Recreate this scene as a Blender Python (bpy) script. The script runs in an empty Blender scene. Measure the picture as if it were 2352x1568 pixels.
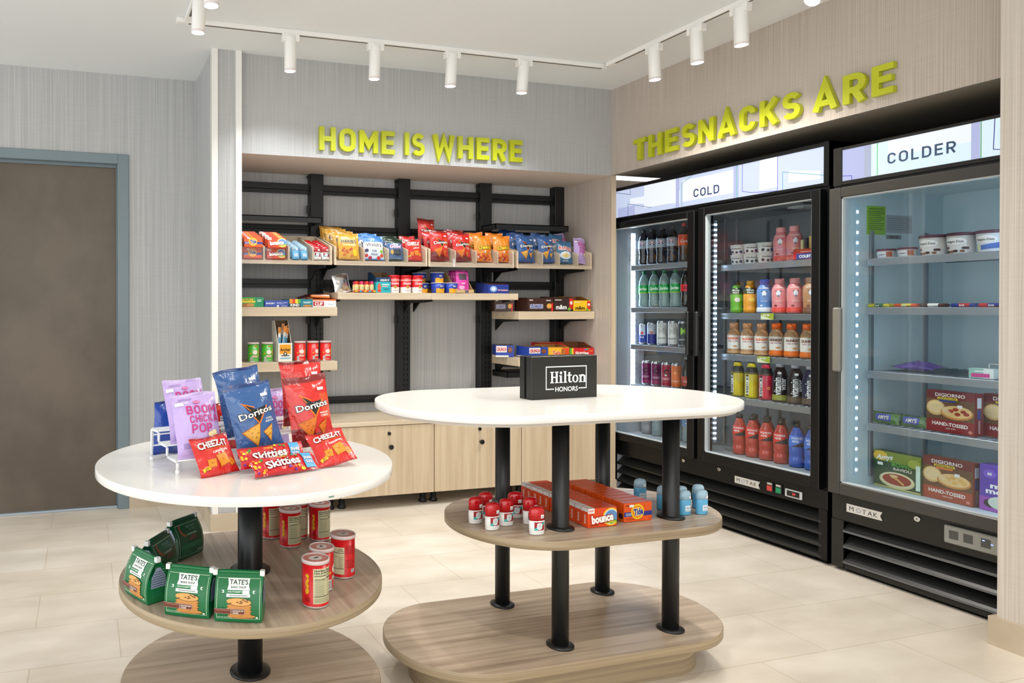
import bpy, math, random
from mathutils import Vector, Matrix, noise
from math import sin, cos, pi, radians, hypot

S = bpy.context.scene
COL = S.collection

# ------------------------------------------------------------------ camera
cam_data = bpy.data.cameras.new('camera')
cam_data.sensor_width = 36.0
cam_data.lens = 24.873
cam_data.shift_x = 0.22364
cam_data.shift_y = -0.02827
cam_data.clip_start = 0.02
cam = bpy.data.objects.new('camera', cam_data)
COL.objects.link(cam)
cam.location = (-3.339, -3.900, 1.236)
cam.rotation_euler = (radians(90 - 0.3702), 0, radians(-15.675))
S.camera = cam

# ------------------------------------------------------------------ light & view
S.view_settings.view_transform = 'Standard'
S.view_settings.look = 'None'
S.view_settings.gamma = 1.0
S.view_settings.use_curve_mapping = False
S.view_settings.exposure = 0.0
WORLD_STRENGTH = 2.2
SPOT_BACK, SPOT_RIGHT, SPOT_THIRD = 25.0, 40.0, 16.0
SPOT_TABLE = 44.0
LED_STRENGTH = 14.0
world = bpy.data.worlds.new('lobby_light')
S.world = world
world.use_nodes = True
bg = world.node_tree.nodes['Background']
bg.inputs['Color'].default_value = (0.955, 0.975, 0.99, 1)
bg.inputs['Strength'].default_value = WORLD_STRENGTH


def fill_lamp(name, loc, rot, size, size_y, energy, color):
    l = bpy.data.lights.new(name, 'AREA')
    l.shape = 'RECTANGLE'
    l.size, l.size_y = size, size_y
    l.energy = energy
    l.color = color
    o = bpy.data.objects.new(name, l)
    o.location = loc
    o.rotation_euler = rot
    COL.objects.link(o)
    return o


# unseen fill light, added under the ceiling above and behind the camera
fill_lamp('added_fill_light', (-3.6, -5.6, 2.64), (0, 0, 0), 3.4, 1.6, 60, (1.0, 0.97, 0.93))

# ------------------------------------------------------------------ materials
MATS = {}


def lin(c):
    if isinstance(c, str):
        c = tuple(int(c[i:i + 2], 16) for i in (0, 2, 4))
    out = []
    for v in c:
        v = v / 255.0
        out.append(v / 12.92 if v <= 0.04045 else ((v + 0.055) / 1.055) ** 2.4)
    return tuple(out) + (1.0,)


def M(name, col='808080', rough=0.5, metal=0.0, spec=0.5, coat=0.0, emit=0.0, trans=0.0, alpha=1.0):
    if name in MATS:
        return MATS[name]
    m = bpy.data.materials.new(name)
    m.use_nodes = True
    b = m.node_tree.nodes['Principled BSDF']
    c = lin(col)
    b.inputs['Base Color'].default_value = c
    b.inputs['Roughness'].default_value = rough
    b.inputs['Metallic'].default_value = metal
    b.inputs['Specular IOR Level'].default_value = spec
    b.inputs['Coat Weight'].default_value = coat
    b.inputs['Coat Roughness'].default_value = 0.08
    b.inputs['Transmission Weight'].default_value = trans
    b.inputs['Alpha'].default_value = alpha
    if emit:
        b.inputs['Emission Color'].default_value = c
        b.inputs['Base Color'].default_value = (c[0] * 0.15, c[1] * 0.15, c[2] * 0.15, 1)
        b.inputs['Emission Strength'].default_value = emit
    m.diffuse_color = c
    MATS[name] = m
    return m


def C(col, rough=0.42, **k):
    """plain printed colour"""
    return M('ink_%s_%d' % (col, int(rough * 100)) + ''.join('%s%s' % kv for kv in k.items()), col, rough, **k)


def noise_colour(m, cols, scale, coord='Object', vec=(1, 1, 1), detail=3.0, bump=0.0, lo=0.35, hi=0.65, rough=0.55):
    """drive the base colour of a material with one stretched noise (cols: dark -> light)"""
    nt = m.node_tree
    b = nt.nodes['Principled BSDF']
    tc = nt.nodes.new('ShaderNodeTexCoord')
    mp = nt.nodes.new('ShaderNodeMapping')
    mp.inputs['Scale'].default_value = vec
    nz = nt.nodes.new('ShaderNodeTexNoise')
    nz.inputs['Scale'].default_value = scale
    nz.inputs['Detail'].default_value = detail
    nz.inputs['Roughness'].default_value = rough
    cr = nt.nodes.new('ShaderNodeValToRGB')
    cr.color_ramp.elements[0].position = lo
    cr.color_ramp.elements[1].position = hi
    cr.color_ramp.elements[0].color = lin(cols[0])
    cr.color_ramp.elements[1].color = lin(cols[-1])
    for i, c in enumerate(cols[1:-1]):
        e = cr.color_ramp.elements.new(lo + (hi - lo) * (i + 1) / (len(cols) - 1))
        e.color = lin(c)
    nt.links.new(tc.outputs[coord], mp.inputs['Vector'])
    nt.links.new(mp.outputs['Vector'], nz.inputs['Vector'])
    nt.links.new(nz.outputs['Fac'], cr.inputs['Fac'])
    nt.links.new(cr.outputs['Color'], b.inputs['Base Color'])
    if bump:
        bp = nt.nodes.new('ShaderNodeBump')
        bp.inputs['Strength'].default_value = bump
        bp.inputs['Distance'].default_value = 0.002
        nt.links.new(nz.outputs['Fac'], bp.inputs['Height'])
        nt.links.new(bp.outputs['Normal'], b.inputs['Normal'])
    return m


def wallpaper(name, dark, mid, light, rough=0.5):
    m = M(name, mid, rough, spec=0.35)
    nt = m.node_tree
    b = nt.nodes['Principled BSDF']
    tc = nt.nodes.new('ShaderNodeTexCoord')

    def nz(vec, scale, detail):
        mp = nt.nodes.new('ShaderNodeMapping')
        mp.inputs['Scale'].default_value = vec
        n = nt.nodes.new('ShaderNodeTexNoise')
        n.inputs['Scale'].default_value = scale
        n.inputs['Detail'].default_value = detail
        nt.links.new(tc.outputs['Object'], mp.inputs['Vector'])
        nt.links.new(mp.outputs['Vector'], n.inputs['Vector'])
        return n
    a = nz((1, 1, 0.006), 210, 2)
    c = nz((0.25, 0.25, 8.0), 30, 2)
    mx = nt.nodes.new('ShaderNodeMath')
    mx.operation = 'MULTIPLY_ADD'
    mx.inputs[1].default_value = 0.22
    nt.links.new(c.outputs['Fac'], mx.inputs[0])
    nt.links.new(a.outputs['Fac'], mx.inputs[2])
    cr = nt.nodes.new('ShaderNodeValToRGB')
    cr.color_ramp.elements[0].position = 0.40
    cr.color_ramp.elements[1].position = 0.82
    cr.color_ramp.elements[0].color = lin(dark)
    cr.color_ramp.elements[1].color = lin(light)
    e = cr.color_ramp.elements.new(0.61)
    e.color = lin(mid)
    nt.links.new(mx.outputs[0], cr.inputs['Fac'])
    nt.links.new(cr.outputs['Color'], b.inputs['Base Color'])
    bp = nt.nodes.new('ShaderNodeBump')
    bp.inputs['Strength'].default_value = 0.25
    bp.inputs['Distance'].default_value = 0.001
    nt.links.new(mx.outputs[0], bp.inputs['Height'])
    nt.links.new(bp.outputs['Normal'], b.inputs['Normal'])
    return m


WP_GREY = wallpaper('wallpaper_silver_grey', 'a9abab', 'b3b4b4', 'bfbfbe')
WP_WARM_LIT = wallpaper('wallpaper_warm_lit', 'b0a599', 'bcb1a6', 'c9bfb5')  # same wallpaper, with the warm light on this side put into its colour
WP_PILLAR_LIT = wallpaper('wallpaper_warm_lit_pale', 'c0b6aa', 'cbc2b7', 'd6cec4')  # pillar copy of that wallpaper, warm light put into a paler colour
CEIL = M('ceiling_paint', 'e6e9ea', 0.9, spec=0.1)
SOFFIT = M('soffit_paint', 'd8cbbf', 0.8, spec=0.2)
SOFFIT_SHADE = M('soffit_shade_tone', '827c70', 0.6, spec=0.3)  # shade above the black coolers put into a darker underside colour
TRIM_WHITE = M('trim_white', 'ecebe6', 0.45)
BASE_TILE = noise_colour(M('baseboard_tile', 'c4b49d', 0.5), ['b9a992', 'c9baa4'], 6)
DOOR_BROWN = noise_colour(M('door_laminate', '6f6252', 0.42), ['53483c', '5d5246', '655a4c'], 2.2, vec=(1.2, 1, 1), detail=5)
DOOR_FRAME = M('door_frame_paint', '74838a', 0.35)
DOOR_FRAME2 = M('door_stop_paint', '69787f', 0.35)
ALU = M('aluminium', 'aebdcb', 0.35, metal=0.6)
BLACK = M('black_powder_coat', '17191a', 0.42, spec=0.45)
BLACK_POLE = M('black_pole', '141617', 0.38, spec=0.5)
BLACK_GLOSS = M('black_gloss', '0c0d0e', 0.22)
BLACK_VOID = M('black_void', '050505', 0.8, spec=0.1)
STEEL = M('shelf_steel', '9aa0a6', 0.35, metal=0.7)
CHROME = M('chrome', 'c9ccce', 0.18, metal=1.0)
QUARTZ = noise_colour(M('white_quartz', 'e9e8e3', 0.16, spec=0.5), ['d3d3ce', 'e8e7e2', 'ebeae6'], 320, lo=0.26, hi=0.36, detail=1)
WOOD_PALE = noise_colour(M('pale_oak_laminate', 'cdb99d', 0.45), ['c0ab8d', 'cdb99c', 'd6c4a9'], 34, vec=(1, 1, 0.035), detail=4, lo=0.3, hi=0.7)
WOOD_PALE_H = noise_colour(M('pale_oak_shelf', 'd2c0a6', 0.45), ['c6b397', 'd2c0a5', 'dbcbb2'], 34, vec=(0.05, 1, 1), detail=4, lo=0.3, hi=0.7)
WOOD_GREY = noise_colour(M('grey_oak_laminate', '97846f', 0.33, spec=0.45), ['8b7a67', 'ab9984', 'bba994', 'c9b8a3'], 48, vec=(0.03, 1, 1), detail=5, lo=0.28, hi=0.72)
WOOD_GREY2 = noise_colour(M('grey_oak_laminate_turned', '97846f', 0.33, spec=0.45), ['8b7a67', 'ab9984', 'bba994', 'c9b8a3'], 48, vec=(1, 0.03, 1), detail=5, lo=0.28, hi=0.72)
WOOD_EDGE = noise_colour(M('grey_oak_edge', '8d7b62', 0.4), ['85745d', '9c8a6e', 'ae9c7e'], 22, vec=(0.05, 0.05, 7), detail=3, lo=0.3, hi=0.7)
LENS = M('lamp_lens', 'fffaf0', 0.5, emit=14.0)
LAMP_WHITE = M('lamp_white', 'f0efec', 0.4)
LETTER_GREEN = M('lime_green_letter', 'bcc21c', 0.38)


def glass_mat(name, tint, base_refl=0.035):
    m = bpy.data.materials.new(name)
    m.use_nodes = True
    nt = m.node_tree
    nt.nodes.clear()
    out = nt.nodes.new('ShaderNodeOutputMaterial')
    tr = nt.nodes.new('ShaderNodeBsdfTransparent')
    tr.inputs['Color'].default_value = tint
    gl = nt.nodes.new('ShaderNodeBsdfGlossy')
    gl.inputs['Roughness'].default_value = 0.02
    lw = nt.nodes.new('ShaderNodeLayerWeight')
    lw.inputs['Blend'].default_value = 0.5
    pw = nt.nodes.new('ShaderNodeMath')
    pw.operation = 'POWER'
    pw.inputs[1].default_value = 4.0
    fr = nt.nodes.new('ShaderNodeMath')
    fr.operation = 'MULTIPLY_ADD'
    fr.inputs[1].default_value = 0.7
    fr.inputs[2].default_value = base_refl
    nt.links.new(lw.outputs['Facing'], pw.inputs[0])
    nt.links.new(pw.outputs[0], fr.inputs[0])
    mx = nt.nodes.new('ShaderNodeMixShader')
    nt.links.new(fr.outputs[0], mx.inputs['Fac'])
    nt.links.new(tr.outputs['BSDF'], mx.inputs[1])
    nt.links.new(gl.outputs['BSDF'], mx.inputs[2])
    nt.links.new(mx.outputs['Shader'], out.inputs['Surface'])
    MATS[name] = m
    return m


GLASS = glass_mat('cooler_glass', (0.93, 0.96, 0.97, 1))
ACRYLIC = glass_mat('clear_acrylic', (0.95, 0.95, 0.96, 1), 0.03)
CLEAR_CAP = M('clear_blue_cap', 'bfe2f5', 0.12, trans=0.35, spec=0.5)
LID_CLEAR = M('frosted_lid', 'd9c8c4', 0.22, spec=0.5)


def floor_material():
    m = M('floor_tile', 'dccfbb', 0.34, spec=0.4)
    nt = m.node_tree
    b = nt.nodes['Principled BSDF']
    tc = nt.nodes.new('ShaderNodeTexCoord')
    mp = nt.nodes.new('ShaderNodeMapping')
    # running-bond tiles 0.614 x 0.32 m
    mp.inputs['Location'].default_value = (0.453 + 0.614 * 20, 1.98 + 0.32 * 20, 0)
    br = nt.nodes.new('ShaderNodeTexBrick')
    br.offset = 0.5
    br.inputs['Scale'].default_value = 1.0
    br.inputs['Brick Width'].default_value = 0.614
    br.inputs['Row Height'].default_value = 0.32
    br.inputs['Mortar Size'].default_value = 0.0022
    br.inputs['Mortar Smooth'].default_value = 0.2
    br.inputs['Color1'].default_value = lin('e3dbce')
    br.inputs['Color2'].default_value = lin('ded4c5')
    br.inputs['Mortar'].default_value = lin('cbbfac')
    nz = nt.nodes.new('ShaderNodeTexNoise')
    nz.inputs['Scale'].default_value = 5.5
    nz.inputs['Detail'].default_value = 6
    mp2 = nt.nodes.new('ShaderNodeMapping')
    mp2.inputs['Scale'].default_value = (0.6, 1.3, 1)
    cr = nt.nodes.new('ShaderNodeValToRGB')
    cr.color_ramp.elements[0].position = 0.3
    cr.color_ramp.elements[1].position = 0.7
    cr.color_ramp.elements[0].color = (0.84, 0.82, 0.79, 1)
    cr.color_ramp.elements[1].color = (1.03, 1.03, 1.03, 1)
    mx = nt.nodes.new('ShaderNodeMix')
    mx.data_type = 'RGBA'
    mx.blend_type = 'MULTIPLY'
    mx.inputs['Factor'].default_value = 1.0
    L = nt.links.new
    L(tc.outputs['Object'], mp.inputs['Vector'])
    L(tc.outputs['Object'], mp2.inputs['Vector'])
    L(mp.outputs['Vector'], br.inputs['Vector'])
    L(mp2.outputs['Vector'], nz.inputs['Vector'])
    L(nz.outputs['Fac'], cr.inputs['Fac'])
    L(br.outputs['Color'], mx.inputs[6])
    L(cr.outputs['Color'], mx.inputs[7])
    L(mx.outputs[2], b.inputs['Base Color'])
    return m


FLOOR = floor_material()

# ------------------------------------------------------------------ mesh builder
TXT = {}


def text2d(s, bold=0.0, res=2):
    """outline-filled text, cap height 1, starting at x = 0; returns (verts2d, tris, width)"""
    key = (s, round(bold, 3), res)
    if key in TXT:
        return TXT[key]
    cu = bpy.data.curves.new('lettering', 'FONT')
    cu.body = s
    cu.size = 1.0
    cu.resolution_u = res
    cu.fill_mode = 'BOTH'
    cu.offset = bold
    o = bpy.data.objects.new('lettering', cu)
    me = o.to_mesh()
    me.calc_loop_triangles()
    vs = [(v.co.x, v.co.y) for v in me.vertices]
    ts = [tuple(t.vertices) for t in me.loop_triangles]
    o.to_mesh_clear()
    bpy.data.objects.remove(o)
    bpy.data.curves.remove(cu)
    k = 1 / 0.729
    if vs:
        x0 = min(v[0] for v in vs)
        vs = [((x - x0) * k, y * k) for x, y in vs]
        w = max(v[0] for v in vs)
    else:
        w = 0
    fixed = []
    for a, b, c in ts:
        (ax, ay), (bx_, by), (cx, cy) = vs[a], vs[b], vs[c]
        if (bx_ - ax) * (cy - ay) - (by - ay) * (cx - ax) < 0:
            b, c = c, b
        fixed.append((a, b, c))
    TXT[key] = (vs, fixed, w)
    return TXT[key]


class Flat:
    """a flat printable face: origin at its bottom centre, U to the right, V up, N out"""
    flat = True

    def __init__(s, o, U=(1, 0, 0), V=(0, 0, 1)):
        s.o, s.U, s.V = Vector(o), Vector(U).normalized(), Vector(V).normalized()
        s.N = s.U.cross(s.V)

    def __call__(s, u, v):
        return s.o + s.U * u + s.V * v, s.N


class Cyl:
    flat = False

    def __init__(s, R, sx=1.0, sy=1.0, z0=0.0, turn=0.0):
        s.R, s.sx, s.sy, s.z0, s.turn = R, sx, sy, z0, turn

    def __call__(s, u, v):
        r = s.R(v) if callable(s.R) else s.R
        a = u / r + s.turn
        p = Vector((r * s.sx * sin(a), -r * s.sy * cos(a), s.z0 + v))
        n = Vector((sin(a) / s.sx, -cos(a) / s.sy, 0)).normalized()
        return p, n


class MB:
    def __init__(s):
        s.v, s.f, s.mi, s.sm, s.mats = [], [], [], [], []

    def m(s, mat):
        if mat not in s.mats:
            s.mats.append(mat)
        return s.mats.index(mat)

    def add(s, vs, fs, mat, smooth=False):
        n = len(s.v)
        s.v.extend(tuple(p) for p in vs)
        multi = isinstance(mat, (list, tuple))
        for i, f in enumerate(fs):
            s.f.append(tuple(k + n for k in f))
            s.mi.append(s.m(mat[i] if multi else mat))
            s.sm.append(smooth)
        return s

    def box(s, x0, x1, y0, y1, z0, z1, mat, ch=0.0):
        """box with optional chamfer; mat may be a dict of faces (-x +x -y +y -z +z) with default under '*'"""
        x0, x1 = min(x0, x1), max(x0, x1)
        y0, y1 = min(y0, y1), max(y0, y1)
        z0, z1 = min(z0, z1), max(z0, z1)

        def g(k):
            return mat.get(k, mat['*']) if isinstance(mat, dict) else mat
        ch = min(ch, (x1 - x0) / 2.01, (y1 - y0) / 2.01, (z1 - z0) / 2.01)
        if ch <= 0:
            vs = [(x, y, z) for x in (x0, x1) for y in (y0, y1) for z in (z0, z1)]
            fs = [(0, 1, 3, 2), (4, 6, 7, 5), (0, 4, 5, 1), (2, 3, 7, 6), (0, 2, 6, 4), (1, 5, 7, 3)]
            return s.add(vs, fs, [g('-x'), g('+x'), g('-y'), g('+y'), g('-z'), g('+z')])
        vs, idx = [], {}
        X, Y, Z = (x0, x1), (y0, y1), (z0, z1)
        d = (1, -1)
        for i in (0, 1):
            for j in (0, 1):
                for k in (0, 1):
                    for ax in range(3):
                        p = [X[i] + d[i] * ch, Y[j] + d[j] * ch, Z[k] + d[k] * ch]
                        p[ax] = (X[i], Y[j], Z[k])[ax]
                        idx[(i, j, k, ax)] = len(vs)
                        vs.append(p)
        fs, ms = [], []

        def put(f, mm):
            c = [Vector(vs[q]) for q in f]
            n = (c[1] - c[0]).cross(c[2] - c[0])
            ctr = sum(c, Vector()) / len(c) - Vector(((x0 + x1) / 2, (y0 + y1) / 2, (z0 + z1) / 2))
            fs.append(tuple(f) if n.dot(ctr) > 0 else tuple(reversed(f)))
            ms.append(mm)
        for ax in range(3):
            for e in (0, 1):
                q = []
                for a, b in ((0, 0), (1, 0), (1, 1), (0, 1)):
                    ijk = [a, b]
                    ijk.insert(ax, e)
                    q.append(idx[(*ijk, ax)])
                put(q, g('-+'[e] + 'xyz'[ax]))
        for ax in range(3):
            o1, o2 = [t for t in range(3) if t != ax]
            for a in (0, 1):
                for b in (0, 1):
                    def key(e, t):
                        ijk = [0, 0, 0]
                        ijk[ax], ijk[o1], ijk[o2] = e, a, b
                        return idx[(*ijk, t)]
                    put([key(0, o1), key(1, o1), key(1, o2), key(0, o2)], g('+z') if not isinstance(mat, dict) else g('*'))
        for i in (0, 1):
            for j in (0, 1):
                for k in (0, 1):
                    put([idx[(i, j, k, t)] for t in range(3)], g('*') if isinstance(mat, dict) else mat)
        return s.add(vs, fs, ms)

    def lathe(s, prof, mat, n=20, c=(0, 0, 0), sx=1.0, sy=1.0, cap0=True, cap1=True, smooth=True):
        """prof: list of (r, z) bottom to top; mat: one material or one per band"""
        k = len(prof)
        vs = []
        for r, z in prof:
            for i in range(n):
                a = 2 * pi * i / n
                vs.append((c[0] + r * sx * cos(a), c[1] + r * sy * sin(a), c[2] + z))
        multi = isinstance(mat, (list, tuple))
        for j in range(k - 1):
            fs = [(j * n + i, j * n + (i + 1) % n, (j + 1) * n + (i + 1) % n, (j + 1) * n + i) for i in range(n)]
            base = len(s.v)
            if j == 0:
                s.v.extend(vs)
                b0 = base
            mm = mat[j] if multi else mat
            for f in fs:
                s.f.append(tuple(q + b0 for q in f))
                s.mi.append(s.m(mm))
                s.sm.append(smooth)
        if cap0:
            s.f.append(tuple(b0 + i for i in reversed(range(n))))
            s.mi.append(s.m(mat[0] if multi else mat)); s.sm.append(False)
        if cap1:
            s.f.append(tuple(b0 + (k - 1) * n + i for i in range(n)))
            s.mi.append(s.m(mat[-1] if multi else mat)); s.sm.append(False)
        return s

    def prism(s, pts, z0, z1, mat, side=None, bev=0.0, smooth_side=False):
        """vertical extrusion of a ccw outline in x/y, optional small edge bevel"""
        n = len(pts)
        side = side or mat
        cx = sum(p[0] for p in pts) / n
        cy = sum(p[1] for p in pts) / n

        def ins(d):
            out = []
            for i in range(n):
                a, b, c = pts[i - 1], pts[i], pts[(i + 1) % n]
                e1 = Vector((b[0] - a[0], b[1] - a[1])).normalized()
                e2 = Vector((c[0] - b[0], c[1] - b[1])).normalized()
                nn = Vector((-(e1.y + e2.y), e1.x + e2.x)).normalized()
                kk = max(0.3, nn.dot(Vector((-e1.y, e1.x))))
                out.append((b[0] + nn.x * d / kk, b[1] + nn.y * d / kk))
            return out
        rings = [(pts, z0), (pts, z1)] if not bev else [(ins(bev), z0), (pts, z0 + bev), (pts, z1 - bev), (ins(bev), z1)]
        vs = [(x, y, z) for P, z in rings for x, y in P]
        fs = []
        for j in range(len(rings) - 1):
            fs += [(j * n + i, j * n + (i + 1) % n, (j + 1) * n + (i + 1) % n, (j + 1) * n + i) for i in range(n)]
        s.add(vs, fs, side, smooth_side)
        k = len(rings) - 1
        s.add([(x, y, z) for P, z in (rings[0], rings[-1]) for x, y in P],
              [tuple(reversed(range(n))), tuple(range(n, 2 * n))], mat)
        return s

    def tube(s, path, r, mat, n=8, closed=False):
        P = [Vector(p) for p in path]
        k = len(P)
        vs = []
        for i, p in enumerate(P):
            if closed:
                t = (P[(i + 1) % k] - P[i - 1])
            elif i == 0:
                t = P[1] - p
            elif i == k - 1:
                t = p - P[i - 1]
            else:
                t = (P[i + 1] - p).normalized() + (p - P[i - 1]).normalized()
            t = t.normalized() if t.length > 1e-9 else Vector((0, 0, 1))
            ref = Vector((0, 0, 1)) if abs(t.z) < 0.9 else Vector((0, 1, 0))
            a = t.cross(ref).normalized()
            b = a.cross(t).normalized()
            for q in range(n):
                w = 2 * pi * q / n
                vs.append(p + a * (r * cos(w)) + b * (r * sin(w)))
        fs = []
        kk = k if closed else k - 1
        for j in range(kk):
            for i in range(n):
                fs.append((j * n + i, ((j + 1) % k) * n + i, ((j + 1) % k) * n + (i + 1) % n, j * n + (i + 1) % n))
        if not closed:
            fs.append(tuple(range(n)))
            fs.append(tuple((k - 1) * n + i for i in reversed(range(n))))
        return s.add(vs, fs, mat, True)

    # ---- printing on faces -------------------------------------------------
    def tris(s, F, vs, ts, mat, eps=0.0004, maxlen=0.012):
        s.calls = getattr(s, 'calls', 0) + 1
        eps += 1.2e-5 * min(s.calls, 140)      # later prints lie a hair above earlier ones
        if F.flat:
            pts = []
            for u, v in vs:
                p, n = F(u, v)
                pts.append(p + n * eps)
            return s.add(pts, ts, mat)
        out_v, out_f = [], []
        stack = [tuple(vs[i] for i in t) for t in ts]
        while stack:
            a, b, c = stack.pop()
            la, lb, lc = (hypot(a[0] - b[0], a[1] - b[1]), hypot(b[0] - c[0], b[1] - c[1]), hypot(c[0] - a[0], c[1] - a[1]))
            mxl = max(la, lb, lc)
            if mxl > maxlen:
                if mxl == la:
                    m_ = ((a[0] + b[0]) / 2, (a[1] + b[1]) / 2)
                    stack += [(a, m_, c), (m_, b, c)]
                elif mxl == lb:
                    m_ = ((b[0] + c[0]) / 2, (b[1] + c[1]) / 2)
                    stack += [(a, b, m_), (a, m_, c)]
                else:
                    m_ = ((a[0] + c[0]) / 2, (a[1] + c[1]) / 2)
                    stack += [(a, b, m_), (m_, b, c)]
                continue
            k = len(out_v)
            for u, v in (a, b, c):
                p, n = F(u, v)
                out_v.append(p + n * eps)
            out_f.append((k, k + 1, k + 2))
        return s.add(out_v, out_f, mat, True)

    def poly(s, F, pts, mat, eps=0.0004):
        ar = sum(pts[i - 1][0] * pts[i][1] - pts[i][0] * pts[i - 1][1] for i in range(len(pts)))
        if ar < 0:
            pts = list(reversed(pts))
        n = len(pts)
        if n <= 4:
            return s.tris(F, pts, [(0, i, i + 1) for i in range(1, n - 1)], mat, eps)
        c = (sum(p[0] for p in pts) / n, sum(p[1] for p in pts) / n)
        return s.tris(F, list(pts) + [c], [(i, (i + 1) % n, n) for i in range(n)], mat, eps)

    def rect(s, F, x0, x1, y0, y1, mat, eps=0.0004):
        return s.poly(F, [(x0, y0), (x1, y0), (x1, y1), (x0, y1)], mat, eps)

    def oval(s, F, cx, cy, rx, ry, mat, eps=0.0004, n=16, rot=0.0):
        P = []
        for i in range(n):
            a = 2 * pi * i / n
            x, y = rx * cos(a), ry * sin(a)
            P.append((cx + x * cos(rot) - y * sin(rot), cy + x * sin(rot) + y * cos(rot)))
        return s.poly(F, P, mat, eps)

    def line(s, F, pts, w, mat, eps=0.0006):
        for (ax, ay), (bx_, by) in zip(pts, pts[1:]):
            d = Vector((bx_ - ax, by - ay))
            if d.length < 1e-7:
                continue
            d.normalize()
            nx, ny = -d.y * w / 2, d.x * w / 2
            ex, ey = d.x * w / 2, d.y * w / 2
            s.poly(F, [(ax - ex + nx, ay - ey + ny), (ax - ex - nx, ay - ey - ny), (bx_ + ex - nx, by + ey - ny), (bx_ + ex + nx, by + ey + ny)], mat, eps)
        return s

    def text(s, F, txt, x, y, h, mat, eps=0.0007, bold=0.02, w=None, rot=0.0, shear=0.0, outline=None, oo=0.05, res=2):
        """text centred on (x, y); h = cap height; w = forced total width"""
        if outline is not None:
            s.text(F, txt, x, y, h, outline, eps - 0.00025, bold + oo, (w * (1 + oo * 0.6) if w else None), rot, shear, None, 0, res)
        vs, ts, W = text2d(txt, bold, res)
        if not vs or W <= 0:
            return s
        kx = (w / W) if w else h
        cw, sw = cos(rot), sin(rot)
        out = []
        for px, py in vs:
            a = (px - W / 2) * kx + (py - 0.5) * h * shear
            b = (py - 0.5) * h
            out.append((x + a * cw - b * sw, y + a * sw + b * cw))
        return s.tris(F, out, ts, mat, eps)

    def mesh(s, name):
        me = bpy.data.meshes.new(name)
        me.from_pydata(s.v, [], s.f)
        for mt in s.mats:
            me.materials.append(mt)
        me.polygons.foreach_set('material_index', s.mi)
        me.polygons.foreach_set('use_smooth', s.sm)
        me.update()
        return me


# ------------------------------------------------------------------ technical sans capitals drawn with one even stroke
def arc(cx, cy, rx, ry, a0, a1, n=10):
    return [(cx + rx * cos(radians(a0 + (a1 - a0) * i / n)), cy + ry * sin(radians(a0 + (a1 - a0) * i / n))) for i in range(n + 1)]


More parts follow.
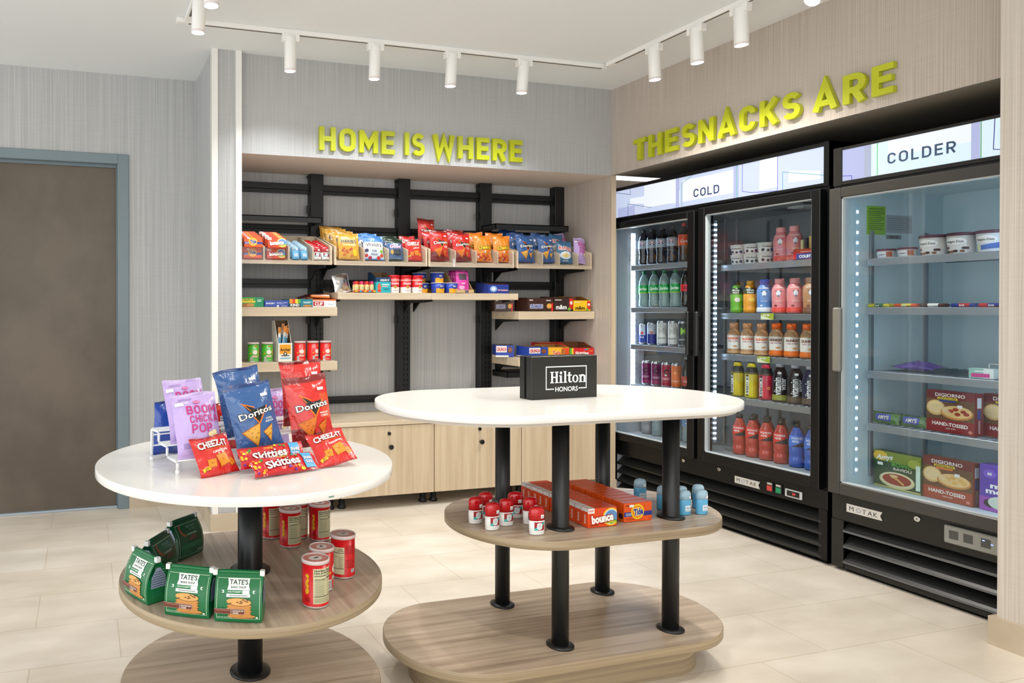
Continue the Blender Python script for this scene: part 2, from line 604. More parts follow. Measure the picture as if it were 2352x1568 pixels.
def glyph(ch, t):
    """(width, strokes): centre lines of a cap of height 1 drawn with stroke t"""
    h = t / 2
    T, B = 1 - h, h
    if ch == 'H':
        return 0.70, [[(h, 0), (h, 1)], [(0.70 - h, 0), (0.70 - h, 1)], [(h, 0.5), (0.70 - h, 0.5)]]
    if ch in 'OQ':
        w = 0.72
        rx = w / 2 - h
        return w, [arc(w / 2, 0.68, rx, T - 0.68, 180, 0) + arc(w / 2, 0.32, rx, 0.32 - B, 0, -180) + [(h, 0.68)]]
    if ch == 'M':
        return 0.84, [[(h, 0), (h, 1 - t * 0.15)], [(0.84 - h, 0), (0.84 - h, 1 - t * 0.15)], [(h * 0.9, T + h * 0.2), (0.42, 0.33), (0.84 - h * 0.9, T + h * 0.2)]]
    if ch == 'E':
        return 0.60, [[(0.60, T), (h, T), (h, B), (0.60, B)], [(h, 0.51), (0.55, 0.51)]]
    if ch == 'I':
        return t, [[(h, 0), (h, 1)]]
    if ch == 'L':
        return 0.58, [[(h, 1), (h, B), (0.58, B)]]
    if ch == 'T':
        return 0.66, [[(0, T), (0.66, T)], [(0.33, T), (0.33, 0)]]
    if ch == 'N':
        return 0.74, [[(h, 0), (h, 1)], [(0.74 - h, 0), (0.74 - h, 1)], [(h, 0.93), (0.74 - h, 0.07)]]
    if ch == 'W':
        return 1.0, [[(h * 0.95, 1), (0.27, 0.06), (0.5, 0.80), (0.73, 0.06), (1 - h * 0.95, 1)]]
    if ch == 'A':
        return 0.80, [[(h * 0.95, 0), (0.40, 0.95), (0.80 - h * 0.95, 0)], [(0.2, 0.26), (0.6, 0.26)]]
    if ch == 'K':
        return 0.72, [[(h, 0), (h, 1)], [(0.66 - h * 0.3, 1), (h, 0.40)], [(0.30, 0.55), (0.72 - h, 0)]]
    if ch == 'D':
        w = 0.70
        return w, [[(h, B), (h, T)] + [(0.36, T)] + arc(w - h - 0.27, T - 0.27, 0.27, 0.27, 90, 0, 6) + arc(w - h - 0.27, B + 0.27, 0.27, 0.27, 0, -90, 6) + [(h, B)]]
    if ch == 'R':
        w = 0.68
        r = (T - 0.44) / 2
        return w, [[(h, 0), (h, T), (w - h - r, T)] + arc(w - h - r, T - r, r, r, 90, -90, 8) + [(h, 0.44)], [(0.34, 0.44), (w - h * 1.1, 0)]]
    if ch == 'C':
        w = 0.68
        rx = w / 2 - h
        return w, [arc(w / 2, 0.67, rx, T - 0.67, 4, 180) + arc(w / 2, 0.33, rx, 0.33 - B, 180, 356)]
    if ch == 'S':
        w = 0.66
        r = w / 2 - h
        ry = (T - B) / 4
        return w, [arc(w / 2, T - ry, r, ry, 28, 90, 4) + arc(w / 2, T - ry, r, ry, 90, 255, 9)[1:] + arc(w / 2, B + ry, r, ry, 75, -90, 9) + arc(w / 2, B + ry, r, ry, -90, -152, 4)[1:]]
    if ch == 'B':
        w = 0.68
        r = (T - 0.52) / 2
        r2 = (0.52 - B) / 2
        return w, [[(h, 0), (h, 1)], [(h, T), (w - h - r - .03, T)] + arc(w - h - r - .03, T - r, r, r, 90, -90, 7) + [(h, 0.52)], [(w - h - r2, 0.52)] + arc(w - h - r2, 0.52 - r2, r2, r2, 90, -90, 7)[1:] + [(h, B)]]
    if ch == 'P':
        w = 0.66
        r = (T - 0.42) / 2
        return w, [[(h, 0), (h, T), (w - h - r, T)] + arc(w - h - r, T - r, r, r, 90, -90, 8) + [(h, 0.42)]]
    return 0.3, []


def stroke_quads(path, t):
    """mitred ribbon of width t along a polyline -> list of left / right points"""
    path = [p for i, p in enumerate(path) if i == 0 or hypot(p[0] - path[i - 1][0], p[1] - path[i - 1][1]) > 1e-4]
    n = len(path)
    Lp, Rp = [], []
    closed = n > 3 and hypot(path[0][0] - path[-1][0], path[0][1] - path[-1][1]) < 1e-6
    for i, p in enumerate(path):
        if closed and i in (0, n - 1):
            a, b_ = path[n - 2], path[1]
        else:
            a = path[i - 1] if i else None
            b_ = path[i + 1] if i < n - 1 else None
        d1 = Vector((p[0] - a[0], p[1] - a[1])).normalized() if a else None
        d2 = Vector((b_[0] - p[0], b_[1] - p[1])).normalized() if b_ else None
        d1 = d1 or d2
        d2 = d2 or d1
        nn = (Vector((-d1.y, d1.x)) + Vector((-d2.y, d2.x)))
        nn = nn.normalized() if nn.length > 1e-6 else Vector((-d1.y, d1.x))
        k = max(0.35, nn.dot(Vector((-d1.y, d1.x))))
        k = t / 2 / k
        Lp.append((p[0] + nn.x * k, p[1] + nn.y * k))
        Rp.append((p[0] - nn.x * k, p[1] - nn.y * k))
    return Lp, Rp


def sign_text(m, F, word, x0, x1, y0, h, mat, t=0.18, gap=0.15, depth=None, eps=0.0012):
    """print a word in the stroke capitals between x0 and x1"""
    G = [glyph(c, t) for c in word]
    tot = sum(g[0] for g in G) + gap * (len(word) - 1)
    kx = (x1 - x0) / tot
    p = x0
    for w, strokes in G:
        for st in strokes:
            Lp, Rp = stroke_quads(st, t)
            for i in range(len(Lp) - 1):
                q = [(p + u * kx, y0 + v * h) for u, v in (Lp[i], Rp[i], Rp[i + 1], Lp[i + 1])]
                m.poly(F, q, mat, eps)
        p += (w + gap) * kx
    return m


# ------------------------------------------------------------------ scene objects
def tag(o, label, cat=None, group=None):
    if label:
        o['label'] = label
    if cat:
        o['category'] = cat
    if group:
        o['group'] = group
    return o


def obj(name, mb, parent=None, label=None, loc=None, rot=None):
    me = mb.mesh(name) if isinstance(mb, MB) else mb
    o = bpy.data.objects.new(name, me)
    COL.objects.link(o)
    if parent:
        o.parent = parent
    if label:
        o['label'] = label
    if loc:
        o.location = loc
    if rot:
        o.rotation_euler = rot
    return o


def struct(name, mb, parent=None):
    o = obj(name, mb, parent)
    if not parent:
        o['kind'] = 'structure'
    return o


def thing(name, label, cat, loc=(0, 0, 0), rotz=0.0, group=None, tilt=0.0, roll=0.0):
    o = bpy.data.objects.new(name, None)
    o.empty_display_size = 0.05
    COL.objects.link(o)
    o.location = loc
    o.rotation_euler = (tilt, roll, rotz)
    return tag(o, label, cat, group)


class Proto:
    """one kind of product: a single mesh, or parts (each with optional sub-parts)"""

    def __init__(s, name, cat, mesh=None, parts=None):
        s.name, s.cat, s.me, s.parts = name, cat, mesh, parts or []


def proto(name, cat, mb=None, parts=None):
    me = mb.mesh(name) if mb else None
    pp = []
    for p in parts or []:
        pn, pm = p[0], p[1]
        lab = p[2] if len(p) > 2 else None
        sub = [(q[0], q[1].mesh(q[0])) for q in (p[3] if len(p) > 3 else [])]
        pp.append((pn, pm.mesh(pn), lab, sub))
    return Proto(name, cat, me, pp)


def place(P, label, loc, rotz=0.0, group=None, tilt=0.0, roll=0.0, name=None, scale=None):
    nm = name or P.name
    o = bpy.data.objects.new(nm, P.me)
    COL.objects.link(o)
    o.location = loc
    o.rotation_euler = (tilt, roll, rotz)
    if scale:
        o.scale = scale if isinstance(scale, tuple) else (scale,) * 3
    tag(o, label, P.cat, group)
    for pn, pm, lab, sub in P.parts:
        c = bpy.data.objects.new(pn, pm)
        COL.objects.link(c)
        c.parent = o
        if lab:
            c['label'] = lab
        for qn, qm in sub:
            d = bpy.data.objects.new(qn, qm)
            COL.objects.link(d)
            d.parent = c
    return o


ORD = ['first', 'second', 'third', 'fourth', 'fifth', 'sixth', 'seventh', 'eighth', 'ninth', 'tenth', 'eleventh', 'twelfth']


def stadium(cx, hl, cy, r, n=28):
    P = []
    for i in range(n + 1):
        a = -pi / 2 + pi * i / n
        P.append((cx + hl + r * cos(a), cy + r * sin(a)))
    for i in range(n + 1):
        a = pi / 2 + pi * i / n
        P.append((cx - hl + r * cos(a), cy + r * sin(a)))
    return P


def circle(cx, cy, r, n=72):
    return [(cx + r * cos(2 * pi * i / n), cy + r * sin(2 * pi * i / n)) for i in range(n)]

# ================================================================== the room
HC = 2.667
HS = 2.107
b = MB(); b.box(-6.6, 0.9, -8.0, 1.2, -0.06, 0.0, FLOOR); struct('floor', b)
b = MB(); b.box(-6.6, 0.9, -8.0, 1.2, HC, HC + 0.08, CEIL); struct('ceiling', b)
# wall with the door
b = MB()
b.box(-6.6, -4.10, 0.56, 0.72, 0, HC, WP_GREY)
b.box(-3.10, -2.655, 0.56, 0.72, 0, HC, WP_GREY)
b.box(-4.10, -3.10, 0.56, 0.72, 2.16, HC, WP_GREY)
b.box(-4.10, -3.10, 0.68, 0.72, 0, 2.16, WP_GREY)
struct('wall_left', b)
# column between the door wall and the shelf niche
b = MB(); b.box(-2.655, -2.50, -0.028, 0.72, 0, HC, WP_GREY); struct('wall_column', b)
b = MB()
b.box(-2.662, -2.628, -0.036, -0.024, 0.095, HC, TRIM_WHITE)
b.box(-2.662, -2.654, -0.03, 0.004, 0.095, HC, TRIM_WHITE)
struct('trim_1', b)
b = MB()
b.box(-2.527, -2.493, -0.036, -0.024, 0.095, HC, TRIM_WHITE)
b.box(-2.501, -2.493, -0.03, 0.004, 0.095, HC, TRIM_WHITE)
struct('trim_2', b)
# niche
b = MB(); b.box(-2.50, 0.0, 0.54, 0.72, 0, HC, WP_GREY); struct('wall_back', b)
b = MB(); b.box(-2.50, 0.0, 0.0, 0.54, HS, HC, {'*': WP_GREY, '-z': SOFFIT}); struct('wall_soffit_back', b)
b = MB()
b.box(0.0, 0.03, 0.0, 0.72, 0, HC, WP_WARM_LIT)
struct('wall_niche_right', b)
b = MB(); b.box(-0.004, 0.032, -0.004, 0.0, 0.105, HS, WOOD_PALE); struct('trim_3', b)
b = MB(); b.box(0.0, 0.9, -2.117, 0.0, HS, HC, {'*': WP_WARM_LIT, '-z': SOFFIT_SHADE}); struct('wall_soffit_right', b)
b = MB(); b.box(0.84, 0.9, -2.117, 0.72, 0, HS, WP_WARM_LIT); b.box(0.03, 0.84, 0.13, 0.17, 0, HS, WP_WARM_LIT); struct('wall_right', b)
b = MB(); b.box(-0.12, 0.9, -8.0, -2.117, 0, HC, WP_PILLAR_LIT); struct('wall_pillar_right', b)
# baseboards
b = MB(); b.box(-3.075, -2.655, 0.545, 0.56, 0, 0.10, BASE_TILE); b.box(-6.6, -4.13, 0.545, 0.56, 0, 0.10, BASE_TILE); struct('baseboard_left', b)
b = MB(); b.box(-2.672, -2.49, -0.045, -0.03, 0, 0.095, BASE_TILE); b.box(-2.672, -2.657, -0.03, 0.56, 0, 0.095, BASE_TILE); struct('baseboard_column', b)
b = MB(); b.box(-0.138, -0.12, -8.0, -2.10, 0, 0.105, BASE_TILE); b.box(-0.12, 0.0, -2.117, -2.10, 0, 0.105, BASE_TILE); struct('baseboard_right', b)
b = MB(); b.box(-0.006, 0.036, -0.012, -0.002, 0, 0.105, BASE_TILE); struct('baseboard_niche', b)
# door
b = MB(); b.box(-4.055, -3.140, 0.607, 0.65, 0.012, 2.118, DOOR_BROWN); dr = struct('door_1', b)
f = MB()
f.box(-3.142, -3.074, 0.548, 0.562, 0, 2.178, DOOR_FRAME, 0.003)
f.box(-4.125, -4.057, 0.548, 0.562, 0, 2.178, DOOR_FRAME, 0.003)
f.box(-4.06, -3.14, 0.548, 0.562, 2.118, 2.178, DOOR_FRAME, 0.003)
f.box(-3.142, -3.10, 0.56, 0.68, 0, 2.16, DOOR_FRAME2)
f.box(-4.10, -4.057, 0.56, 0.68, 0, 2.16, DOOR_FRAME2)
f.box(-4.06, -3.14, 0.56, 0.68, 2.118, 2.16, DOOR_FRAME2)
f.box(-3.150, -3.1415, 0.60, 0.605, 0, 2.118, DOOR_FRAME2)
f.box(-4.06, -3.14, 0.59, 0.606, 2.10, 2.118, DOOR_FRAME2)
obj('door_frame', f, dr)
t = MB(); t.box(-4.055, -3.142, 0.585, 0.62, 0.0, 0.012, ALU, 0.003); obj('threshold', t, dr)

# ================================================================== track lights
def rail(name, label, a, c):
    m = MB()
    ax = 0 if abs(a[0] - c[0]) > abs(a[1] - c[1]) else 1
    w = 0.017
    if ax == 0:
        m.box(a[0], c[0], a[1] - w, a[1] + w, HC - 0.024, HC, LAMP_WHITE, 0.002)
        m.box(a[0] + 0.06, c[0] - 0.03, a[1] - 0.006, a[1] + 0.006, HC - 0.0246, HC - 0.02, C('55534f'))
    else:
        m.box(a[0] - w, a[0] + w, a[1], c[1], HC - 0.024, HC, LAMP_WHITE, 0.002)
        m.box(a[0] - 0.006, a[0] + 0.006, min(a[1], c[1]) + 0.03, max(a[1], c[1]) - 0.06, HC - 0.0246, HC - 0.02, C('55534f'))
    tag(obj(name, m), label, 'light track')


rail('light_track', 'white ceiling light track running along the back wall above the first green words', (-2.90, -0.39), (-0.378, -0.39))
rail('light_track', 'white ceiling light track running along the right wall above the coolers', (-0.395, -0.43), (-0.395, -3.2))
rail('light_track', 'white ceiling light track at the left, coming forward over the round table', (-2.845, -0.42), (-2.845, -3.4))

LB = MB()
LB.lathe([(0.0285, 0.0), (0.0305, 0.003), (0.0305, 0.168), (0.028, 0.172)], LAMP_WHITE, 28)
LBme = LB.mesh('lamp_body')
LL = MB(); LL.lathe([(0.022, -0.004), (0.0265, 0.0005)], LENS, 24)
LLme = LL.mesh('lens')
LR = MB()
LR.lathe([(0.029, -0.002), (0.0315, 0.004), (0.0315, 0.0075), (0.0300, 0.008)], M('lamp_ring', 'e6dcda', 0.3), 28, cap0=False, cap1=False)
LRme = LR.mesh('lamp_ring')
LA = MB(); LA.box(-0.019, 0.019, -0.045, 0.045, 2.606 - HC, -0.022, LAMP_WHITE, 0.003)
LAme = LA.mesh('track_adapter')


def lamp(x, y, label, energy, aim, along, group=None, spread=125):
    """aim: tilt of the barrel as (dx, dy) of its lower end per metre; along: 'x' or 'y' track direction"""
    t = thing('track_spotlight', label, 'spotlight', (x, y, HC), 0, 'white spotlights on the ceiling tracks')
    a = obj('track_adapter', LAme, t)
    if along == 'x':
        a.rotation_euler = (0, 0, pi / 2)
    d = Vector((aim[0], aim[1], -1)).normalized()
    q = d.to_track_quat('-Z', 'Y').to_euler()
    base = Vector((0, 0, 2.632 - HC)) + Vector((aim[0] * 0.17, aim[1] * 0.17, -0.170))
    for nm, me in (('lamp_body', LBme), ('lens', LLme), ('lamp_ring', LRme)):
        o = obj(nm, me, t)
        o.location = base
        o.rotation_euler = q
    l = bpy.data.lights.new('spot_bulb', 'SPOT')
    l.energy = energy
    l.spot_size = radians(spread)
    l.spot_blend = 0.9
    l.shadow_soft_size = 0.022
    l.color = (1.0, 0.95, 0.88) if along == 'y' else (0.97, 0.98, 1.0)
    o = bpy.data.objects.new('spot_bulb', l)
    COL.objects.link(o)
    o.parent = t
    o.location = base + d * 0.012
    o.rotation_euler = q
    return t


for i, x in enumerate((-2.315, -1.843, -1.387, -0.932)):
    lamp(x, -0.392, ('leftmost', 'second from left', 'third from left', 'rightmost')[i] + ' white spotlight on the track along the back wall',
         SPOT_BACK, (0.02 - 0.015 * i, 0.10), 'x')
for i, y in enumerate((-0.775, -1.048, -1.295)):
    lamp(-0.395, y, ('farthest', 'middle', 'nearest')[i] + ' of the three white spotlights in view over the coolers', SPOT_RIGHT, (0.06, 0.02), 'y')
for y, dx, dy in ((-1.75, -0.9, 0.0), (-2.3, -0.85, 0.35), (-2.85, -0.8, 0.6)):
    lamp(-0.395, y, 'white spotlight further forward on the track over the coolers', SPOT_TABLE, (dx, dy), 'y', spread=70)
lamp(-2.845, -0.77, 'white spotlight at top left, the farther one on the left track', SPOT_THIRD, (-0.03, 0.08), 'y')
lamp(-2.845, -1.05, 'white spotlight cut by the top edge of the photo on the left track', SPOT_THIRD, (0.02, 0.0), 'y')
for y, dx, dy, e, sp in ((-1.65, 0.65, 0.0, SPOT_TABLE, 70), (-2.35, 0.1, 0.1, SPOT_THIRD, 125), (-2.9, 0.6, 0.55, SPOT_TABLE, 70)):
    lamp(-2.845, y, 'white spotlight further forward on the left track', e, (dx, dy), 'y', spread=sp)

# ================================================================== lettering on the soffits
def sign_word(word, start, end, z, h, wall, labels, t=0.205, gap=0.17, depth=0.022):
    G = [glyph(c, t) for c in word]
    tot = sum(g[0] for g in G) + gap * (len(word) - 1)
    k = abs(end - start) / tot
    p = 0.0
    for (w, strokes), lab in zip(G, labels):
        m = MB()
        for si, st in enumerate(strokes):
            Lp, Rp = stroke_quads(st, t)
            n = len(Lp)
            for i in range(n - 1):
                d = -depth - 0.0005 * si - 0.00012 * (i % 2) - 0.00004 * i
                q = [(u * k, v * h) for u, v in (Lp[i], Rp[i], Rp[i + 1], Lp[i + 1])]
                vs = [(u, d, v) for u, v in q] + [(u, 0.0, v) for u, v in q]
                fs = [(0, 1, 2, 3), (0, 3, 7, 4), (2, 1, 5, 6)]
                if i == 0:
                    fs.append((1, 0, 4, 5))
                if i == n - 2:
                    fs.append((3, 2, 6, 7))
                m.add(vs, fs, LETTER_GREEN)
        if wall == 'back':
            o = obj('sign_letter', m, None, None, (start + p, -0.002, z))
        else:
            o = obj('sign_letter', m, None, None, (-0.002, start - p, z), (0, 0, -pi / 2))
        tag(o, lab, 'sign letter', 'raised lime green wall letters')
        p += (w + gap) * k


def labs(word, where):
    out, seen = [], {}
    for i, ch in enumerate(word):
        seen[ch] = seen.get(ch, 0) + 1
        pre = ''
        if word.count(ch) > 1:
            pre = ('first ', 'second ', 'third ')[seen[ch] - 1]
        out.append('%slime green raised letter %s of the word %s on the %s wall' % (pre, ch, word, where))
    return out


sign_word('HOME', -2.031, -1.560, 2.148, 0.135, 'back', labs('HOME', 'back'))
sign_word('IS', -1.492, -1.364, 2.150, 0.134, 'back', labs('IS', 'back'))
sign_word('WHERE', -1.308, -0.689, 2.151, 0.135, 'back', labs('WHERE', 'back'))
sign_word('THE', -0.215, -0.553, 2.155, 0.132, 'right', labs('THE', 'right'))
sign_word('SNACKS', -0.588, -1.290, 2.155, 0.130, 'right', labs('SNACKS', 'right'))
sign_word('ARE', -1.348, -1.697, 2.156, 0.130, 'right', labs('ARE', 'right'))

# ================================================================== wall shelving
fr = thing('wall_shelving_frame', 'black steel shelving frame bolted across the back of the shelf niche', 'shelving frame', (0, 0.54, 0.54))


def W(m):
    """world coordinates into a thing standing at (0, .54, .54)"""
    m.v = [(x, y - 0.54, z - 0.54) for x, y, z in m.v]
    return m


for x0, x1 in ((-1.926, -1.838), (-1.304, -1.218), (-0.683, -0.594), (-0.078, -0.004)):
    m = MB()
    m.box(x0, x1, 0.472, 0.539, 0.54, 2.106, BLACK, 0.002)
    F = Flat(((x0 + x1) / 2 + 0.008, 0.472, 0))
    for z in [1.72 - 0.035 * k for k in range(33)]:
        for dx in (-0.012, 0.013):
            m.rect(F, dx - 0.0022, dx + 0.0022, z, z + 0.022, BLACK_VOID)
    for z in (2.085, 1.875, 1.16):
        m.box(x0 - 0.022, x0, 0.488, 0.496, z - (0.008 if z > 2 else 0.026), z + (0.008 if z > 2 else 0.026), BLACK)
    obj('upright', W(m), fr)
for xa, xb in ((-2.5, -1.926), (-1.838, -1.304), (-1.218, -0.683), (-0.594, -0.078)):
    for z0, z1 in ((1.980, 2.042), (1.722, 1.775), (1.367, 1.422), (0.604, 0.650)):
        m = MB()
        m.box(xa, xb, 0.500, 0.538, z0 + 0.022, z1, BLACK, 0.002)
        m.box(xa, xb, 0.512, 0.538, z0 + 0.006, z0 + 0.022, BLACK)
        m.box(xa, xb, 0.500, 0.538, z0, z0 + 0.006, BLACK)
        obj('crossbar', W(m), fr)


def bracket(m, x, y0, y1, z, h=0.05, z0=0.0, z1=0.0):
    """black shelf bracket below a shelf"""
    t = 0.004
    vs = [(x - t, y1, z + z1), (x - t, y0, z + z0), (x - t, y0, z - 0.012), (x - t, y1 - 0.09, z - 0.02), (x - t, y1, z - h - 0.03)]
    vs += [(x + t, y, zz) for _, y, zz in vs]
    m.add(vs, [(0, 1, 2, 3, 4), (9, 8, 7, 6, 5), (0, 5, 6, 1), (1, 6, 7, 2), (2, 7, 8, 3), (3, 8, 9, 4), (4, 9, 5, 0)], BLACK)


def tray(x0, x1, divs, label):
    t = thing('bin_shelf', label, 'shelf', ((x0 + x1) / 2, 0.31, 1.497), 0, 'divided pale wood bin shelves')
    ox, oy, oz = (x0 + x1) / 2, 0.31, 1.497

    def put(n, m):
        m.v = [(x - ox, y - oy, z - oz) for x, y, z in m.v]
        return obj(n, m, t)
    m = MB()
    P = [(0.150, 1.497), (0.468, 1.589), (0.468, 1.608), (0.150, 1.516)]
    vs = [(xa, y, z) for xa in (x0, x1) for y, z in P]
    m.add(vs, [(3, 2, 1, 0), (4, 5, 6, 7), (0, 1, 5, 4), (1, 2, 6, 5), (2, 3, 7, 6), (3, 0, 4, 7)], WOOD_PALE_H)
    put('base_board', m)
    m = MB(); m.box(x0, x1, 0.455, 0.468, 1.606, 1.698, WOOD_PALE_H); put('back_board', m)

    def side(xa, xb, front, back):
        m = MB()
        P = [(0.152, 1.5165), (0.455, 1.604), (0.455, back), (0.152, front)]
        vs = [(xa, y, z) for y, z in P] + [(xb, y, z) for y, z in P]
        m.add(vs, [(3, 2, 1, 0), (4, 5, 6, 7), (0, 1, 5, 4), (1, 2, 6, 5), (2, 3, 7, 6), (3, 0, 4, 7)], WOOD_PALE_H)
        return m
    put('side_panel', side(x0, x0 + 0.013, 1.608, 1.696))
    put('side_panel', side(x1 - 0.013, x1, 1.608, 1.696))
    for d in divs:
        put('divider', side(d - 0.005, d + 0.005, 1.600, 1.690))
    m = MB(); m.box(x0 + 0.013, x1 - 0.013, 0.1455, 0.1495, 1.500, 1.597, ACRYLIC); put('clear_front', m)
    for x in (x0 + 0.03, x1 - 0.03):
        m = MB(); bracket(m, x, 0.19, 0.468, 1.497, 0.05, 0.012, 0.091); put('bracket', m)


tray(-2.497, -1.893, (-2.318, -2.165, -2.014), 'pale wood bin shelf at the left end holding orange boxes and deodorants')
tray(-1.879, -1.258, (-1.684, -1.524, -1.394), 'pale wood bin shelf holding gold and white candy bags, second from left')
tray(-1.248, -0.632, (-1.060, -0.910, -0.752), 'pale wood bin shelf holding red and orange chip bags, third from left')
tray(-0.612, -0.030, (-0.416, -0.285, -0.142), 'pale wood bin shelf at the right end holding blue and purple chip bags')


def flat_shelf(x0, x1, z0, z1, label, y0=0.150):
    ox, oy = (x0 + x1) / 2, 0.31
    t = thing('wall_shelf', label, 'shelf', (ox, oy, z0), 0, 'flat pale wood wall shelves')
    m = MB(); m.box(x0 - ox, x1 - ox, y0 - oy, 0.468 - oy, 0, z1 - z0, WOOD_PALE_H, 0.0015); obj('shelf_board', m, t)
    for x in (x0 + 0.03, x1 - 0.03):
        m = MB(); bracket(m, x - ox, 0.20 - oy, 0.468 - oy, 0.0); obj('bracket', m, t)


flat_shelf(-1.856, -1.2285, 1.2885, 1.330, 'pale wood wall shelf with the silver bag and the red soup cups')
flat_shelf(-1.2275, -0.600, 1.2885, 1.330, 'pale wood wall shelf with blue pasta cups and a blue open carton')
flat_shelf(-2.497, -1.859, 1.187, 1.241, 'pale wood wall shelf at left with the row of snack bar cartons')
flat_shelf(-2.497, -1.859, 0.858, 0.913, 'pale wood wall shelf at left with green and red chip cans')
flat_shelf(-0.597, -0.006, 1.160, 1.213, 'pale wood wall shelf at right with brown and yellow candy cartons')
flat_shelf(-0.597, -0.006, 0.852, 0.905, 'pale wood wall shelf at right with blue, gold and red candy cartons')


def steel_tray(x0, x1, z0, z1, label, y0=0.30):
    m = MB()
    m.box(x0, x1, y0, y0 + 0.006, z0, z1, BLACK, 0.001)
    m.box(x0, x1, y0, 0.47, z1 - 0.006, z1, BLACK)
    m.box(x0, x0 + 0.006, y0, 0.47, z0, z1, BLACK)
    m.box(x1 - 0.006, x1, y0, 0.47, z0, z1, BLACK)
    tag(obj('steel_shelf', m), label, 'shelf', 'bare black steel shelves')


steel_tray(-2.497, -1.906, 1.767, 1.803, 'bare black steel shelf above the orange boxes at the left')
steel_tray(-0.676, -0.100, 1.765, 1.805, 'bare black steel shelf above the blue chip bags at the right')
steel_tray(-0.590, -0.010, 0.764, 0.806, 'bare black steel shelf low at the right, behind the black sign', 0.29)

# ================================================================== base cabinets and worktop
m = MB(); m.box(-2.497, -0.003, 0.104, 0.538, 0.516, 0.540, WOOD_PALE_H, 0.0015)
tag(obj('worktop', m), 'long pale wood worktop over the base cabinets in the niche', 'worktop')
KNOB = MB(); KNOB.lathe([(0.006, 0), (0.006, 0.014), (0.0145, 0.02), (0.016, 0.028), (0.012, 0.033)], BLACK_GLOSS, 16)
KN = KNOB.mesh('knob')
LOCK = MB(); LOCK.lathe([(0.011, 0), (0.011, 0.008), (0.008, 0.012)], BLACK_GLOSS, 16)
LK = LOCK.mesh('lock')
CABS = ((-2.497, -1.854, 'partly behind the round table at the left'), (-1.854, -1.228, 'between the round table and the oval table'),
        (-1.228, -0.600, 'behind the left legs of the oval table'), (-0.600, -0.003, 'at the right end of the row, behind the red boxes'))
for x0, x1, w in CABS:
    ox = (x0 + x1) / 2
    t = thing('base_cabinet', 'pale oak base cabinet ' + w, 'cabinet', (ox, 0.32, 0), 0, 'pale oak base cabinets under the worktop')
    hw = (x1 - x0) / 2
    m = MB(); m.box(-hw + 0.002, hw - 0.002, -0.19, 0.215, 0.085, 0.515, WOOD_PALE); obj('body', m, t)
    m = MB(); m.box(-hw + 0.003, hw - 0.003, -0.21, -0.192, 0.083, 0.512, WOOD_PALE, 0.001); d = obj('door', m, t)
    kx = (-1.532 + 1.541)
    k = obj('knob', KN, d, None, (kx, -0.21, 0.384), (pi / 2, 0, 0))
    k = obj('lock', LK, d, None, (kx - 0.004, -0.21, 0.464), (pi / 2, 0, 0))
    for lx in (-hw + 0.045, hw - 0.03):
        for ly in (-0.11, 0.16):
            m = MB(); m.lathe([(0.026, 0), (0.027, 0.012), (0.019, 0.02), (0.019, 0.085)], BLACK, 14, (lx, ly, 0)); obj('leg', m, t)

# ================================================================== the two display tables
def flange(m, x, y, z, r=0.06):
    m.lathe([(r, z), (r, z + 0.005), (r - 0.012, z + 0.0085), (r - 0.022, z + 0.009)], BLACK_POLE, 32, (x, y, 0))


RX, RY = -2.848, -1.776
t = thing('round_display_table', 'round white-topped three-tier display table at the front left', 'table', (RX, RY, 0))


def put(n, m, p):
    m.v = [(x - RX, y - RY, z) for x, y, z in m.v]
    return obj(n, m, p)


m = MB(); m.prism(circle(-2.86, -1.762, 0.4506, 96), 0.745, 0.770, QUARTZ, QUARTZ, 0.0015, True)
put('table_top', m, t)
m = MB(); m.prism(circle(-2.858, -1.764, 0.36, 64), 0.728, 0.745, BLACK); put('top_support', m, t)
m = MB(); m.prism(circle(-2.845, -1.780, 0.3985, 96), 0.401, 0.428, WOOD_GREY2, WOOD_EDGE, 0.002, True); put('shelf', m, t)
m = MB(); m.prism(circle(-2.846, -1.783, 0.395, 96), 0.085, 0.115, WOOD_GREY, WOOD_EDGE, 0.002, True); bs = put('base', m, t)
m = MB(); m.prism(circle(-2.846, -1.783, 0.33, 72), 0.0, 0.085, WOOD_EDGE, WOOD_EDGE, 0, True); put('plinth', m, t)
m = MB()
m.lathe([(0.0385, 0.115), (0.0385, 0.73)], BLACK_POLE, 36, (RX, RY, 0))
pole = put('pole', m, t)
for z in (0.115, 0.428):
    m = MB(); flange(m, RX, RY, z, 0.0625); f_ = put('flange', m, pole)
m = MB(); m.rect(Flat((-2.86 + 0.12, -1.762 - 0.4345, 0.7515), (0.963, 0.268, 0)), 0, 0.017, 0, 0.004, C('6f9a86')); put('sticker_residue', m, t)

OX, OY = -1.74, -1.775
t = thing('oval_display_table', 'oval white-topped three-tier display table in the middle of the floor', 'table', (OX, OY, 0))


def puto(n, m, p):
    m.v = [(x - OX, y - OY, z) for x, y, z in m.v]
    return obj(n, m, p)


